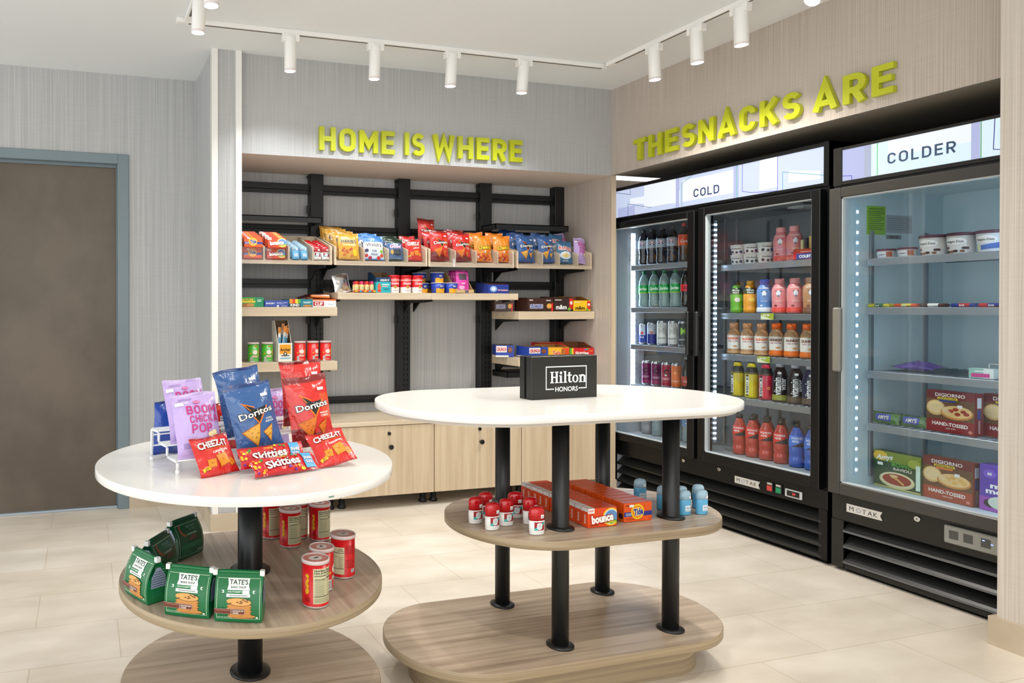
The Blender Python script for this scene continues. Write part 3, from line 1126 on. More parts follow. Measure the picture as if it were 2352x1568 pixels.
m = MB(); m.prism(stadium(-1.7372, 0.316, -1.762, 0.346), 0.896, 0.920, QUARTZ, QUARTZ, 0.0015, True); puto('table_top', m, t)
m = MB(); m.prism(stadium(-1.7372, 0.316, -1.762, 0.325), 0.884, 0.896, M('top_underlay', 'c9c0b4', 0.6), None, 0, True); puto('top_underlay', m, t)
m = MB(); m.box(-1.93, -1.33, -1.99, -1.55, 0.868, 0.884, BLACK); puto('top_support', m, t)
m = MB(); m.prism(stadium(-1.6573, 0.2294, -1.790, 0.268), 0.494, 0.522, WOOD_GREY, WOOD_EDGE, 0.002, True); puto('shelf', m, t)
m = MB(); m.prism(stadium(-1.7614, 0.3537, -1.7792, 0.2672), 0.110, 0.140, WOOD_GREY, WOOD_EDGE, 0.003, True); puto('base', m, t)
m = MB(); m.prism(stadium(-1.7614, 0.333, -1.7792, 0.200), 0.0, 0.110, WOOD_EDGE, WOOD_EDGE, 0, True); puto('plinth', m, t)
for lx in (-1.853, -1.4135):
    for ly in (-1.607, -1.937):
        m = MB(); m.lathe([(0.0265, 0.14), (0.0265, 0.870)], BLACK_POLE, 28, (lx, ly, 0)); lg = puto('leg', m, t)
        for z in (0.14, 0.522):
            m = MB(); flange(m, lx, ly, z, 0.043); puto('flange', m, lg)

# ================================================================== the glass-door coolers
LINER = M('cooler_liner', 'a9b0b6', 0.45)
LINER_FRZ = M('freezer_liner', 'c5d9df', 0.45)
COOL_BLACK = M('cooler_black', '0d0e0f', 0.34, spec=0.28)
FRZ_BLACK = M('freezer_charcoal', '201f1c', 0.38, spec=0.35)
FRZ_FRAME = M('freezer_frame', '3a3834', 0.36, spec=0.5)
LOUVER = M('louver_black', '1d1e1c', 0.36, spec=0.5)
LOUVER_EDGE = M('louver_edge', '5c5e5e', 0.36)
SIGN_LIT = M('sign_backlight', 'cfdaf5', 0.5, emit=0.86)
SIGN_LIT2 = M('sign_backlight_white', 'e9effc', 0.5, emit=0.98)
SIGN_LIT3 = M('sign_backlight_lilac', 'b4bbe2', 0.5, emit=0.9)
SIGN_C = M('sign_backlight_aqua', 'd9edf6', 0.5, emit=0.95)
NAVY = M('sign_navy', '1c2d52', 0.5)
SLATE = M('sign_slate_blue', '35506f', 0.5)
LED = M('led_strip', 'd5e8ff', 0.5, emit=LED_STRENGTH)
GASKET = M('door_gasket', 'c4ccce', 0.4)
PLATE = M('badge_plate', 'dad8d2', 0.35, metal=0.3)


class Face(Flat):
    """a face looking towards -x at x = X; u runs towards -y"""

    def __init__(s, X, y, z=0.0):
        Flat.__init__(s, (X, y, z), (0, -1, 0))


def badge(F, x0, x1, z0, z1):
    m = MB()
    m.poly(F, [(x0, z0), (x1, z0), (x1 - 0.010, (z0 + z1) / 2), (x1, z1), (x0, z1)], M('badge_back', '2a2a2a', 0.4), 0.001)
    d = 0.002
    m.poly(F, [(x0 + d, z0 + d), (x1 - 0.004, z0 + d), (x1 - 0.013, (z0 + z1) / 2), (x1 - 0.004, z1 - d), (x0 + d, z1 - d)], PLATE, 0.0016)
    w = x1 - x0
    for ch, k, cc in (('M', 0.15, '23262a'), ('O', 0.345, '7f90a8'), ('T', 0.50, '3c4148'), ('A', 0.655, '23262a'), ('K', 0.80, '23262a')):
        m.text(F, ch, x0 + w * k, (z0 + z1) / 2, (z1 - z0) * 0.52, C(cc), 0.0022, -0.004)
    return m


cool = thing('glass_door_cooler', 'tall black two-door glass cooler with the lit COLD sign', 'cooler', (0.44, -0.62, 0))
CX, CY = 0.44, -0.62


def putc(n, m, p=None, lab=None):
    m.v = [(x - CX, y - CY, z) for x, y, z in m.v]
    return obj(n, m, p or cool, lab)


m = MB()
m.box(0.095, 0.78, 0.052, 0.088, 0.02, 2.036, {'*': COOL_BLACK, '-y': LINER})
m.box(0.095, 0.78, -1.345, -1.298, 0.02, 2.036, {'*': COOL_BLACK, '+y': LINER})
m.box(0.735, 0.78, -1.298, 0.052, 0.02, 2.036, {'*': COOL_BLACK, '-x': LINER})
m.box(0.095, 0.735, -1.298, 0.052, 1.80, 1.832, {'*': COOL_BLACK, '-z': LINER})
m.box(0.12, 0.735, -1.298, 0.052, 2.01, 2.036, COOL_BLACK)
m.box(0.095, 0.735, -1.298, 0.052, 0.362, 0.402, {'*': COOL_BLACK, '+z': LINER})
m.box(0.20, 0.24, -1.298, 0.052, 0.03, 0.362, BLACK_VOID)
m.box(0.10, 0.145, -0.645, -0.585, 0.402, 1.80, COOL_BLACK)
m.box(0.11, 0.76, -1.33, 0.07, 0.003, 0.02, BLACK_VOID)
putc('cabinet_body', m)
# header
m = MB()
m.box(0.088, 0.30, 0.088, 0.110, 1.822, 2.036, COOL_BLACK)
m.box(0.088, 0.30, -1.345, -1.320, 1.822, 2.036, COOL_BLACK)
m.box(0.088, 0.30, -1.32, 0.088, 2.014, 2.036, COOL_BLACK, 0.002)
m.box(0.088, 0.30, -1.32, 0.088, 1.822, 1.838, COOL_BLACK, 0.002)
m.box(0.20, 0.30, -1.32, 0.088, 1.838, 2.014, COOL_BLACK)
putc('header', m)
m = MB()
m.box(0.094, 0.100, -1.320, 0.088, 1.838, 2.014, {'*': COOL_BLACK, '-x': SIGN_LIT})
F = Face(0.094, 0)
z0, z1 = 1.838, 2.014
m.poly(F, [(-0.05, 1.90), (-0.05, z0), (0.10, z0), (0.10, 1.90)], SIGN_LIT3, 0.0004)
m.poly(F, [(0.06, 1.915), (0.46, 1.862), (0.46, 1.94), (0.06, 1.95)], SIGN_LIT2, 0.0005)
m.rect(F, 0.18, 0.43, 1.872, z1, SIGN_LIT2, 0.0006)
m.rect(F, 0.43, 0.455, z0, z1, SIGN_LIT3, 0.0006)
m.rect(F, 0.48, 0.82, z0 + 0.03, z1 - 0.02, SIGN_LIT2, 0.0004)
m.rect(F, 0.825, 0.855, z0, z1, SIGN_LIT3, 0.0006)
m.rect(F, 0.98, 1.08, z0 + 0.02, z1, SIGN_LIT2, 0.0006)
m.poly(F, [(1.14, 1.93), (1.30, 1.90), (1.30, 1.86), (1.14, 1.87)], SIGN_LIT2, 0.0006)
GREENL, PURP, TEAL = M('sign_line_green', '3f9f7d', 0.5), M('sign_line_purple', '4c3fae', 0.5), M('sign_line_teal', '3f8298', 0.5)
m.line(F, [(0.475, z0), (0.475, 1.978), (0.55, z1)], 0.0028, GREENL, 0.0009)
m.line(F, [(0.845, z0), (0.845, z1)], 0.0028, GREENL, 0.0009)
m.line(F, [(0.878, z1), (0.878, 1.867), (0.935, 1.852), (1.08, 1.838)], 0.0028, PURP, 0.0009)
m.line(F, [(1.080, z1), (1.080, 1.838)], 0.0028, PURP, 0.0009)
m.line(F, [(1.108, z0), (1.108, 1.930), (1.319, 1.875)], 0.0028, TEAL, 0.0009)
m.line(F, [(0.042, z0), (0.042, 1.918), (0.24, 1.866)], 0.0028, TEAL, 0.0009)
m.line(F, [(-0.085, 2.012), (0.062, 1.975), (0.062, z1)], 0.0028, PURP, 0.0009)
sign_text(m, F, 'COLD', 0.560, 0.734, 1.882, 0.048, NAVY, 0.15, 0.22)
putc('sign_panel', m)


def cooler_door(putf, ya, yb, z0, z1, ga, gb, gz0, gz1, fmat, hinge_right, handle, name='glass_door'):
    """black framed door; ya > yb; the glass opening ga > gb"""
    m = MB()
    x0, x1 = 0.050, 0.092
    m.box(x0, x1, ga, ya, z0, z1, fmat, 0.004)
    m.box(x0, x1, yb, gb, z0, z1, fmat, 0.004)
    m.box(x0, x1, gb, ga, z0, gz0, fmat, 0.004)
    m.box(x0, x1, gb, ga, gz1, z1, fmat, 0.004)
    g = 0.005
    for a, b_, c, d in ((ga - g, ga, gz0, gz1), (gb, gb + g, gz0, gz1), (gb, ga, gz0, gz0 + g), (gb, ga, gz1 - g, gz1)):
        m.box(0.060, 0.0915, a, b_, c, d, GASKET)
    d = putf(name, m)
    m = MB(); m.box(0.0745, 0.0785, gb + 0.004, ga - 0.004, gz0 + 0.004, gz1 - 0.004, GLASS)
    putf('glass_pane', m, d)
    m = MB()
    hy0, hy1, hz0, hz1, hm, hx = handle
    m.box(hx, hx + 0.024, hy1, hy0, hz0, hz1, hm, 0.006)
    if hx < 0.02:
        m.box(hx + 0.02, x0 + 0.002, hy1 + 0.006, hy0 - 0.006, hz0, hz0 + 0.03, hm)
        m.box(hx + 0.02, x0 + 0.002, hy1 + 0.006, hy0 - 0.006, hz1 - 0.03, hz1, hm)
    putf('door_handle', m, d)
    return d


cooler_door(putc, 0.094, -0.606, 0.365, 1.800, 0.056, -0.556, 0.413, 1.760, COOL_BLACK, False, (-0.578, -0.600, 0.960, 1.216, BLACK, 0.012))
cooler_door(putc, -0.630, -1.331, 0.365, 1.808, -0.674, -1.288, 0.418, 1.766, COOL_BLACK, True, (-0.640, -0.662, 0.960, 1.216, BLACK, 0.012))
# lower grille
m = MB()
m.box(0.088, 0.20, -1.345, 0.088, 0.262, 0.362, COOL_BLACK, 0.003)
m.box(0.088, 0.20, 0.066, 0.088, 0.02, 0.262, COOL_BLACK)
m.box(0.088, 0.20, -1.345, -1.318, 0.02, 0.262, COOL_BLACK)
m.box(0.12, 0.20, -1.318, 0.066, 0.02, 0.03, BLACK_VOID)
putc('lower_panel', m)


def slat(ya, yb, zb, zt, mat, emat, x=0.092):
    m = MB()
    P = [(x, zb), (x, zb + 0.009), (x + 0.05, zt), (x + 0.056, zt - 0.006)]
    vs = [(px, ya, pz) for px, pz in P] + [(px, yb, pz) for px, pz in P]
    m.add(vs, [(0, 1, 2, 3), (7, 6, 5, 4), (0, 4, 5, 1), (1, 5, 6, 2), (2, 6, 7, 3), (3, 7, 4, 0)], [mat, mat, emat, mat, mat, mat])
    return m


for zb in (0.196, 0.138, 0.080, 0.024):
    putc('louver', slat(0.066, -1.318, zb, zb + 0.048, LOUVER, LOUVER))
putc('maker_badge', badge(Face(0.088, 0), 0.843, 0.999, 0.279, 0.321))
for y, z in ((-0.501, 0.330), (-0.747, 0.332)):
    m = MB(); m.lathe([(0.0105, 0), (0.0105, 0.004), (0.009, 0.0055)], CHROME, 18)
    m.oval(Flat((0, 0, 0.0056), (1, 0, 0), (0, 1, 0)), 0, 0, 0.0016, 0.004, BLACK_VOID)
    m.v = [(0.088 - z_, y - x_, z + y_) for x_, y_, z_ in m.v]
    putc('door_lock', m)
for y, c1, c2 in ((-1.055, 'c9403a', 'e07a70'), (-1.103, '0f8a5a', '35c48c')):
    m = MB()
    m.box(0.080, 0.088, y - 0.017, y + 0.017, 0.286, 0.334, C('1b1b1b'), 0.002)
    m.box(0.076, 0.081, y - 0.014, y + 0.014, 0.288, 0.316, C(c1, 0.25), 0.002)
    m.rect(Face(0.0798, y), -0.013, 0.013, 0.320, 0.331, C('b9b9b2'))
    putc('rocker_switch', m)
m = MB()
m.box(0.078, 0.088, -1.226, -1.138, 0.283, 0.323, C('c3c7c6'), 0.003)
m.rect(Face(0.078, 0), 1.150, 1.216, 0.290, 0.317, C('0b0b0d'))
m.text(Face(0.078, 0), '34', 1.187, 0.3035, 0.012, M('red_led_digits', 'ff3b34', 0.5, emit=2.5), 0.0012, 0.0)
putc('temperature_display', m)
# inside
def cooler_shelf(putf, ya, yb, z, x0=0.19, x1=0.72):
    m = MB()
    m.box(x0, x0 + 0.012, yb, ya, z - 0.024, z + 0.010, STEEL, 0.002)
    for k in range(9):
        xx = x0 + 0.03 + k * (x1 - x0 - 0.05) / 8
        m.tube([(xx, ya, z + 0.002), (xx, yb, z + 0.002)], 0.003, STEEL, 5)
    n = int((ya - yb) / 0.035)
    for k in range(n + 1):
        yy = yb + (ya - yb) * k / n
        m.tube([(x0 + 0.01, yy, z + 0.007), (x1, yy, z + 0.007)], 0.0022, STEEL, 4)
    putf('wire_shelf', m)


LZ = (1.509, 1.229, 0.983, 0.716)
RZ = (1.472, 1.196, 0.963, 0.722)
for z in LZ:
    cooler_shelf(putc, 0.040, -0.585, z)
for z in RZ:
    cooler_shelf(putc, -0.655, -1.285, z)
m = MB()
m.box(0.196, 0.236, 0.049, 0.0515, 0.48, 1.74, C('dfe9f4'))
for k in range(34):
    z = 0.50 + k * 0.0365
    m.box(0.200, 0.232, 0.0445, 0.049, z, z + 0.030, LED, 0.004)
putc('led_strip', m)
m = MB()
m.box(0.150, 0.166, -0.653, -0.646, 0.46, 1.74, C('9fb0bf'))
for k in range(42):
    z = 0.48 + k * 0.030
    m.box(0.148, 0.150, -0.652, -0.648, z, z + 0.009, LED)  # glowing dashes imitate the strip's broken reflections along the door edge
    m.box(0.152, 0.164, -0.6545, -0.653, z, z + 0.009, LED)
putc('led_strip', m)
m = MB()
for y in (0.047, -0.58, -0.66, -1.294):
    for x in (0.30, 0.62):
        m.box(x, x + 0.018, y - 0.004, y + 0.004, 0.43, 1.76, STEEL)
putc('shelf_rail', m)
m = MB()
m.box(0.34, 0.50, -0.80, -1.02, 1.784, 1.80, C('6f777d'), 0.004)
for k in range(8):
    m.tube([(0.42 + 0.085 * cos(a), -0.98 + 0.085 * sin(a) * 1.0, 1.782) for a in (k * pi / 8, k * pi / 8 + pi)], 0.002, C('d5d9db'), 4)
for r in (0.03, 0.055, 0.085):
    m.tube([(0.42 + r * cos(2 * pi * i / 20), -0.98 + r * sin(2 * pi * i / 20), 1.783) for i in range(20)], 0.002, C('d5d9db'), 4, True)
putc('fan_guard', m)

# ---------------------------------------------------------------- freezer
frz = thing('glass_door_freezer', 'tall charcoal one-door glass freezer with the lit COLDER sign', 'freezer', (0.44, -1.72, 0))
FX, FY = 0.44, -1.72


def putz(n, m, p=None, lab=None):
    m.v = [(x - FX, y - FY, z) for x, y, z in m.v]
    return obj(n, m, p or frz, lab)


YA, YB = -1.366, -2.096
m = MB()
m.box(0.095, 0.78, -1.420, YA, 0.015, 1.99, {'*': FRZ_BLACK, '-y': LINER_FRZ})
m.box(0.095, 0.78, YB, -2.052, 0.015, 1.99, {'*': FRZ_BLACK, '+y': LINER_FRZ})
m.box(0.735, 0.78, -2.052, -1.420, 0.015, 1.99, {'*': FRZ_BLACK, '-x': LINER_FRZ})
m.box(0.095, 0.735, -2.052, -1.420, 1.79, 1.815, {'*': FRZ_BLACK, '-z': LINER_FRZ})
m.box(0.12, 0.735, -2.052, -1.420, 1.97, 1.99, FRZ_BLACK)
m.box(0.095, 0.735, -2.052, -1.420, 0.362, 0.402, {'*': FRZ_BLACK, '+z': LINER_FRZ})
m.box(0.20, 0.24, -2.052, -1.420, 0.03, 0.362, BLACK_VOID)
m.box(0.11, 0.76, -2.05, -1.42, 0.002, 0.015, BLACK_VOID)
putz('cabinet_body', m)
m = MB()
m.box(0.088, 0.30, -1.404, YA, 1.812, 1.99, FRZ_BLACK)
m.box(0.088, 0.30, YB, -2.062, 1.812, 1.99, FRZ_BLACK)
m.box(0.088, 0.30, -2.062, -1.404, 1.977, 1.99, FRZ_BLACK, 0.002)
m.box(0.088, 0.30, -2.062, -1.404, 1.812, 1.831, FRZ_BLACK, 0.002)
m.box(0.20, 0.30, -2.062, -1.404, 1.831, 1.977, FRZ_BLACK)
putz('header', m)
m = MB()
m.box(0.094, 0.100, -2.062, -1.404, 1.831, 1.977, {'*': FRZ_BLACK, '-x': SIGN_C})
m.rect(F, 1.405, 1.50, 1.831, 1.977, SIGN_LIT3, 0.0004)
m.rect(F, 1.50, 1.53, 1.831, 1.977, M('sign_backlight_grey', 'b4bdd6', 0.5, emit=0.8), 0.0005)
m.rect(F, 1.60, 1.93, 1.905, 1.977, SIGN_LIT2, 0.0004)
m.rect(F, 1.905, 1.935, 1.831, 1.977, SIGN_LIT3, 0.0005)
m.line(F, [(1.556, 1.831), (1.556, 1.977)], 0.003, M('sign_line_bright_green', '46b554', 0.5), 0.0009)
m.line(F, [(1.938, 1.831), (1.938, 1.977)], 0.003, M('sign_line_bright_green', '46b554', 0.5), 0.0009)
m.line(F, [(1.982, 1.977), (1.978, 1.858), (2.062, 1.836)], 0.003, PURP, 0.0009)
m.line(F, [(1.405, 1.856), (1.446, 1.850), (1.446, 1.831)], 0.003, PURP, 0.0009)
sign_text(m, F, 'COLDER', 1.598, 1.855, 1.873, 0.048, SLATE, 0.165, 0.24)
putz('sign_panel', m)
HANDLE = M('freezer_handle_grey', '7c7a72', 0.4)
cooler_door(putz, -1.373, -2.094, 0.366, 1.796, -1.426, -2.046, 0.421, 1.750, FRZ_FRAME, True, (-1.404, -1.440, 0.940, 1.238, HANDLE, 0.030))
m = MB()
m.box(0.088, 0.20, YB, YA, 0.238, 0.362, FRZ_BLACK, 0.003)
m.box(0.088, 0.20, -1.420, YA, 0.015, 0.238, FRZ_BLACK)
m.box(0.088, 0.20, YB, -2.060, 0.015, 0.238, FRZ_BLACK)
m.box(0.092, 0.20, -2.06, -1.42, 0.015, 0.035, FRZ_BLACK)
putz('lower_panel', m)
for zb in (0.186, 0.113, 0.040):
    putz('louver', slat(-1.420, -2.060, zb, zb + 0.052, LOUVER, LOUVER_EDGE, 0.085))
putz('maker_badge', badge(Face(0.088, 0), 1.433, 1.593, 0.284, 0.326))
m = MB(); m.lathe([(0.0125, 0), (0.0125, 0.004), (0.011, 0.0055)], CHROME, 18)
m.oval(Flat((0, 0, 0.0056), (1, 0, 0), (0, 1, 0)), 0, 0, 0.0016, 0.004, BLACK_VOID)
m.v = [(0.088 - z_, -1.727 - x_, 0.335 + y_) for x_, y_, z_ in m.v]
putz('door_lock', m)
m = MB()
m.box(0.070, 0.088, -2.03, -1.832, 0.272, 0.345, M('clear_cover', '8f8f88', 0.25, spec=0.5), 0.004)
for y in (-1.868, -1.917, -1.975):
    m.rect(Face(0.070, y), -0.016, 0.016, 0.293, 0.328, C('4b4b48'))
m.rect(Face(0.070, -1.975), -0.011, -0.003, 0.318, 0.322, M('blue_led', '7f8cff', 0.5, emit=3.0), 0.001)
m.rect(Face(0.070, -1.975), 0.016, 0.024, 0.309, 0.313, M('blue_led', '7f8cff', 0.5, emit=3.0), 0.001)
putz('control_box', m)
for z in (1.455, 1.229, 0.934, 0.689):
    cooler_shelf(putz, -1.455, -2.045, z, 0.18)
m = MB()
m.box(0.150, 0.166, -1.4262, -1.4205, 0.45, 1.72, C('b9d4e4'))
for k in range(26):
    z = 0.47 + k * 0.0485
    m.box(0.1535, 0.1625, -1.4285, -1.426, z, z + 0.010, LED)
putz('led_strip', m)
m = MB(); m.box(0.150, 0.166, -2.0515, -2.045, 0.45, 1.72, LED); putz('led_strip', m)
m = MB()
for y, x in ((-1.428, 0.24), (-1.428, 0.60), (-1.745, 0.722), (-2.044, 0.24), (-2.044, 0.60)):
    m.box(x, x + 0.018, y - 0.004, y + 0.004, 0.44, 1.60, STEEL)
putz('shelf_rail', m)
# notices stuck to the inside wall of the freezer
NF = Flat((0.44, -1.4204, 0), (-1, 0, 0))


def notice(name, label, u0, u1, z0, z1, col, lines, head=None, hc='2b3b20'):
    m = MB()
    m.box(u0, u1, -1.4216, -1.4204, z0, z1, C(col, 0.55))
    F2 = Flat((0, -1.4216, 0), (1, 0, 0))
    # the sheet hangs on the side wall, printed towards -y
    for k in range(lines):
        zz = z1 - (z1 - z0) * (0.2 + 0.7 * k / lines)
        m.rect(F2, u0 + 0.008, u1 - 0.008 - 0.02 * (k % 3 == 2), zz, zz + (z1 - z0) * 0.018, C(hc))
    if head:
        m.text(F2, head, (u0 + u1) / 2, z1 - (z1 - z0) * 0.1, (z1 - z0) * 0.05, C(hc), 0.0006, 0.01)
    tag(obj(name, m), label, 'notice')


notice('paper_notice', 'bright green printed notice stuck high on the left wall inside the freezer', 0.225, 0.345, 1.585, 1.720, '8fc23a', 10, 'IMPORTANT NOTICE')
notice('paper_notice', 'grey data sticker beside the green notice inside the freezer', 0.350, 0.520, 1.595, 1.680, '9ea6ae', 6, None, '4b5258')
m = MB(); m.box(0.350, 0.450, -1.4212, -1.4204, 1.566, 1.586, C('8a9299', 0.5)); m.text(Flat((0, -1.4212, 0)), 'FREEZER', 0.40, 1.576, 0.012, C('3a4046'), 0.0006, 0.03)
tag(obj('sticker', m), 'small grey FREEZER sticker below the data sticker inside the freezer', 'sticker')

# ================================================================== goods: builders
def foil(name, col, rough=0.27):
    key = 'foil_' + name
    if key in MATS:
        return MATS[key]
    m = M(key, col, rough, spec=0.6, coat=0.45)
    nt = m.node_tree
    tc = nt.nodes.new('ShaderNodeTexCoord')
    mp = nt.nodes.new('ShaderNodeMapping')
    mp.inputs['Scale'].default_value = (1.0, 1.0, 0.7)
    mp.inputs['Rotation'].default_value = (0.0, 0.5, 0.0)
    nz = nt.nodes.new('ShaderNodeTexNoise')
    nz.inputs['Scale'].default_value = 20.0
    nz.inputs['Detail'].default_value = 3.0
    nz.inputs['Distortion'].default_value = 1.1
    bp = nt.nodes.new('ShaderNodeBump')
    bp.inputs['Strength'].default_value = 0.75
    bp.inputs['Distance'].default_value = 0.010
    nt.links.new(tc.outputs['Object'], mp.inputs['Vector'])
    nt.links.new(mp.outputs['Vector'], nz.inputs['Vector'])
    nt.links.new(nz.outputs['Fac'], bp.inputs['Height'])
    nt.links.new(bp.outputs['Normal'], nt.nodes['Principled BSDF'].inputs['Normal'])
    nt.links.new(bp.outputs['Normal'], nt.nodes['Principled BSDF'].inputs['Coat Normal'])
    return m


FOIL_WHITE = foil('white', 'f1efec')
RED, DKRED, NAVY_INK, WHITE, BLACK_INK, YEL, ORG = C('d8201c'), C('8f1013'), C('1d2f86'), C('f4f2ec'), C('141414'), C('f6c915'), C('ee7a1c')


class Pillow:
    """front of a filled foil bag; u, v in metres from the bottom centre"""
    flat = False

    def __init__(s, w, h, t, seed, seal=0.06, ripple=0.006, crease=1.0, flatb=0.0):
        s.w, s.h, s.t, s.seed, s.seal, s.ripple, s.crease, s.flatb = w, h, t, seed, seal, ripple, crease, flatb

    def pt(s, a, v, side=-1):
        """a in -1..1, v in 0..1"""
        vv = min(1, max(0, (v - s.seal * 0.7) / (1 - 1.6 * s.seal)))
        pv = max(0.0, sin(pi * vv)) ** 0.5
        if s.flatb:
            pv = max(pv, s.flatb * (1 - vv)) if vv < 0.5 else pv
        pu = max(0.0, 1 - abs(a) ** 2.4)
        d = s.t / 2 * pv * pu
        k = noise.noise(Vector((a * 1.7 + s.seed * 7.1, v * 2.3 * s.h / s.w, s.seed + side * 3.0)))
        k2 = noise.noise(Vector((a * 4.5 + v * 2.0, v * 4.0 - a * 1.5, s.seed * 2.3 + side)))
        d += s.t * s.crease * (0.14 * k + 0.055 * k2) * (0.25 + pu * 0.75) * (0.35 + 0.65 * pv)
        edge = max(0.0, (v - 0.80) / 0.20) ** 2 + 0.5 * max(0.0, (0.10 - v) / 0.10) ** 2
        y = side * d + s.ripple * edge * sin(a * 4.2 + s.seed * 5.0)
        x = a * s.w / 2 * (1 - 0.055 * pv + 0.012 * sin(v * 9 + s.seed))
        z = v * s.h + 0.012 * s.h * edge * sin(a * 3.1 + s.seed * 2.0)
        return Vector((x, y, z))

    def __call__(s, u, v):
        a, b = max(-1, min(1, u / (s.w / 2 * 0.965))), max(0, min(1, v / s.h))
        p = s.pt(a, b)
        e = 0.04
        n = (s.pt(min(1, a + e), b) - s.pt(max(-1, a - e), b)).cross(s.pt(a, min(1, b + e)) - s.pt(a, max(0, b - e)))
        n = n.normalized() if n.length > 1e-12 else Vector((0, -1, 0))
        if n.y > 0:
            n = -n
        return p, n


def pillow(name, cat, w, h, t, base, seal, art=None, seed=1.0, region=None, nu=16, nv=22, ripple=0.006, back=None, crease=1.0, flatb=0.0, sealw=0.06):
    B = Pillow(w, h, t, seed, sealw, ripple, crease, flatb)
    m = MB()
    for side in (-1, 1):
        vs = [B.pt(-1 + 2 * i / nu, j / nv, side) for j in range(nv + 1) for i in range(nu + 1)]
        fs, ms = [], []
        for j in range(nv):
            for i in range(nu):
                a = j * (nu + 1) + i
                f = (a, a + 1, a + nu + 2, a + nu + 1)
                fs.append(f if side < 0 else tuple(reversed(f)))
                v = (j + 0.5) / nv
                s_ = -1 + 2 * (i + 0.5) / nu
                mm = seal if (v > 0.935 or v < 0.05) else (base if side < 0 else (back or base))
                if region and side < 0:
                    mm = region(s_, v) or mm
                ms.append(mm)
        m.add(vs, fs, ms, True)
    # close the side edges
    vs = []
    for j in range(nv + 1):
        for a in (-1, 1):
            for side in (-1, 1):
                vs.append(B.pt(a, j / nv, side))
    fs = []
    for j in range(nv):
        q = j * 4
        fs.append((q, q + 4, q + 5, q + 1))
        fs.append((q + 2, q + 3, q + 7, q + 6))
    m.add(vs, fs, base, True)
    if art:
        art(m, B, w, h)
    return proto(name, cat, m)


E_ = 0.0016   # printing height over a wrinkled bag


def art_tortilla(tri_in, l1, l2):
    def art(m, B, w, h):
        m.poly(B, [(-w * .23, h * .74), (w * .02, h * .62), (w * .30, h * .64), (w * .05, h * .40)], BLACK_INK, E_ * .6)
        m.line(B, [(-w * .19, h * .72), (w * .0, h * .65)], h * .014, ORG, E_ * .85)
        m.line(B, [(-w * .23, h * .74), (-w * .10, h * .62)], h * .012, ORG, E_ * .85)
        m.line(B, [(w * .05, h * .41), (w * .27, h * .63)], h * .020, ORG, E_ * .85)
        m.line(B, [(w * .05, h * .41), (-w * .06, h * .53)], h * .018, ORG, E_ * .85)
        m.text(B, 'Doritos', w * .02, h * .575, h * .090, WHITE, E_ * 1.5, 0.02, w=w * .72, rot=0.09, outline=BLACK_INK, oo=0.05)
        for k, (cx, cy, s_) in enumerate(((-w * .10, h * .26, 1.0), (w * .20, h * .235, 0.78))):
            a = [(-.26, .08), (.17, .17), (.03, -.17)] if k == 0 else [(-.16, .06), (.15, .17), (.02, -.15)]
            P = [(cx + x * w * s_, cy + y * h * s_) for x, y in a]
            m.poly(B, P, C('b8671f'), E_)
            c = (sum(p[0] for p in P) / 3, sum(p[1] for p in P) / 3)
            m.poly(B, [(c[0] + (x - c[0]) * .86, c[1] + (y - c[1]) * .86) for x, y in P], C(tri_in), E_ * 1.3)
            rnd = random.Random(3 + k)
            for q in range(9):
                x, y = rnd.uniform(-.1, .1) * w * s_, rnd.uniform(-.07, .08) * h * s_
                m.oval(B, c[0] + x, c[1] + y, w * .012, h * .007, C('8f4a18'), E_ * 1.6, 6)
        m.text(B, l1, w * .27, h * .455, h * .028, WHITE, E_, 0.02)
        m.text(B, l2, w * .27, h * .415, h * .028, WHITE, E_, 0.02)
        m.rect(B, w * .20, w * .36, h * .775, h * .815, WHITE, E_)
    return art


def art_popcorn(m, B, w, h):
    P, D = C('c2347f'), C('6a4c93')
    sign_text(m, B, 'BOOM', -w * .24, w * .42, h * .655, h * .135, P, .18, .16, eps=E_)
    sign_text(m, B, 'CHICKA', -w * .20, w * .44, h * .520, h * .115, P, .18, .16, eps=E_)
    sign_text(m, B, 'POP', -w * .18, w * .26, h * .365, h * .135, P, .18, .16, eps=E_)
    m.oval(B, 0, h * .835, w * .075, h * .024, C('d2459a'), E_, 12)
    m.text(B, 'ANGIES', 0, h * .835, h * .016, WHITE, E_ * 1.4, 0.01)
    for k, ww in enumerate((.30, .26)):
        m.rect(B, -w * ww / 2 - w * .22, w * ww / 2 - w * .22, h * (.895 - .017 * k), h * (.90 - .017 * k), D, E_)
    for x, y, r in ((.22, .33, .07), (.30, .36, .06), (.28, .30, .06), (.33, .31, .05)):
        m.oval(B, w * x, h * y, w * r, h * r * .6, C('f3e3b0'), E_ * (1 + r), 9)
    for k in range(4):
        m.rect(B, -w * .36, -w * (.20 - .02 * (k % 2)), h * (.22 - .022 * k), h * (.227 - .022 * k), D, E_)
    m.rect(B, -w * .43, -w * .27, h * .80, h * .85, WHITE, E_)


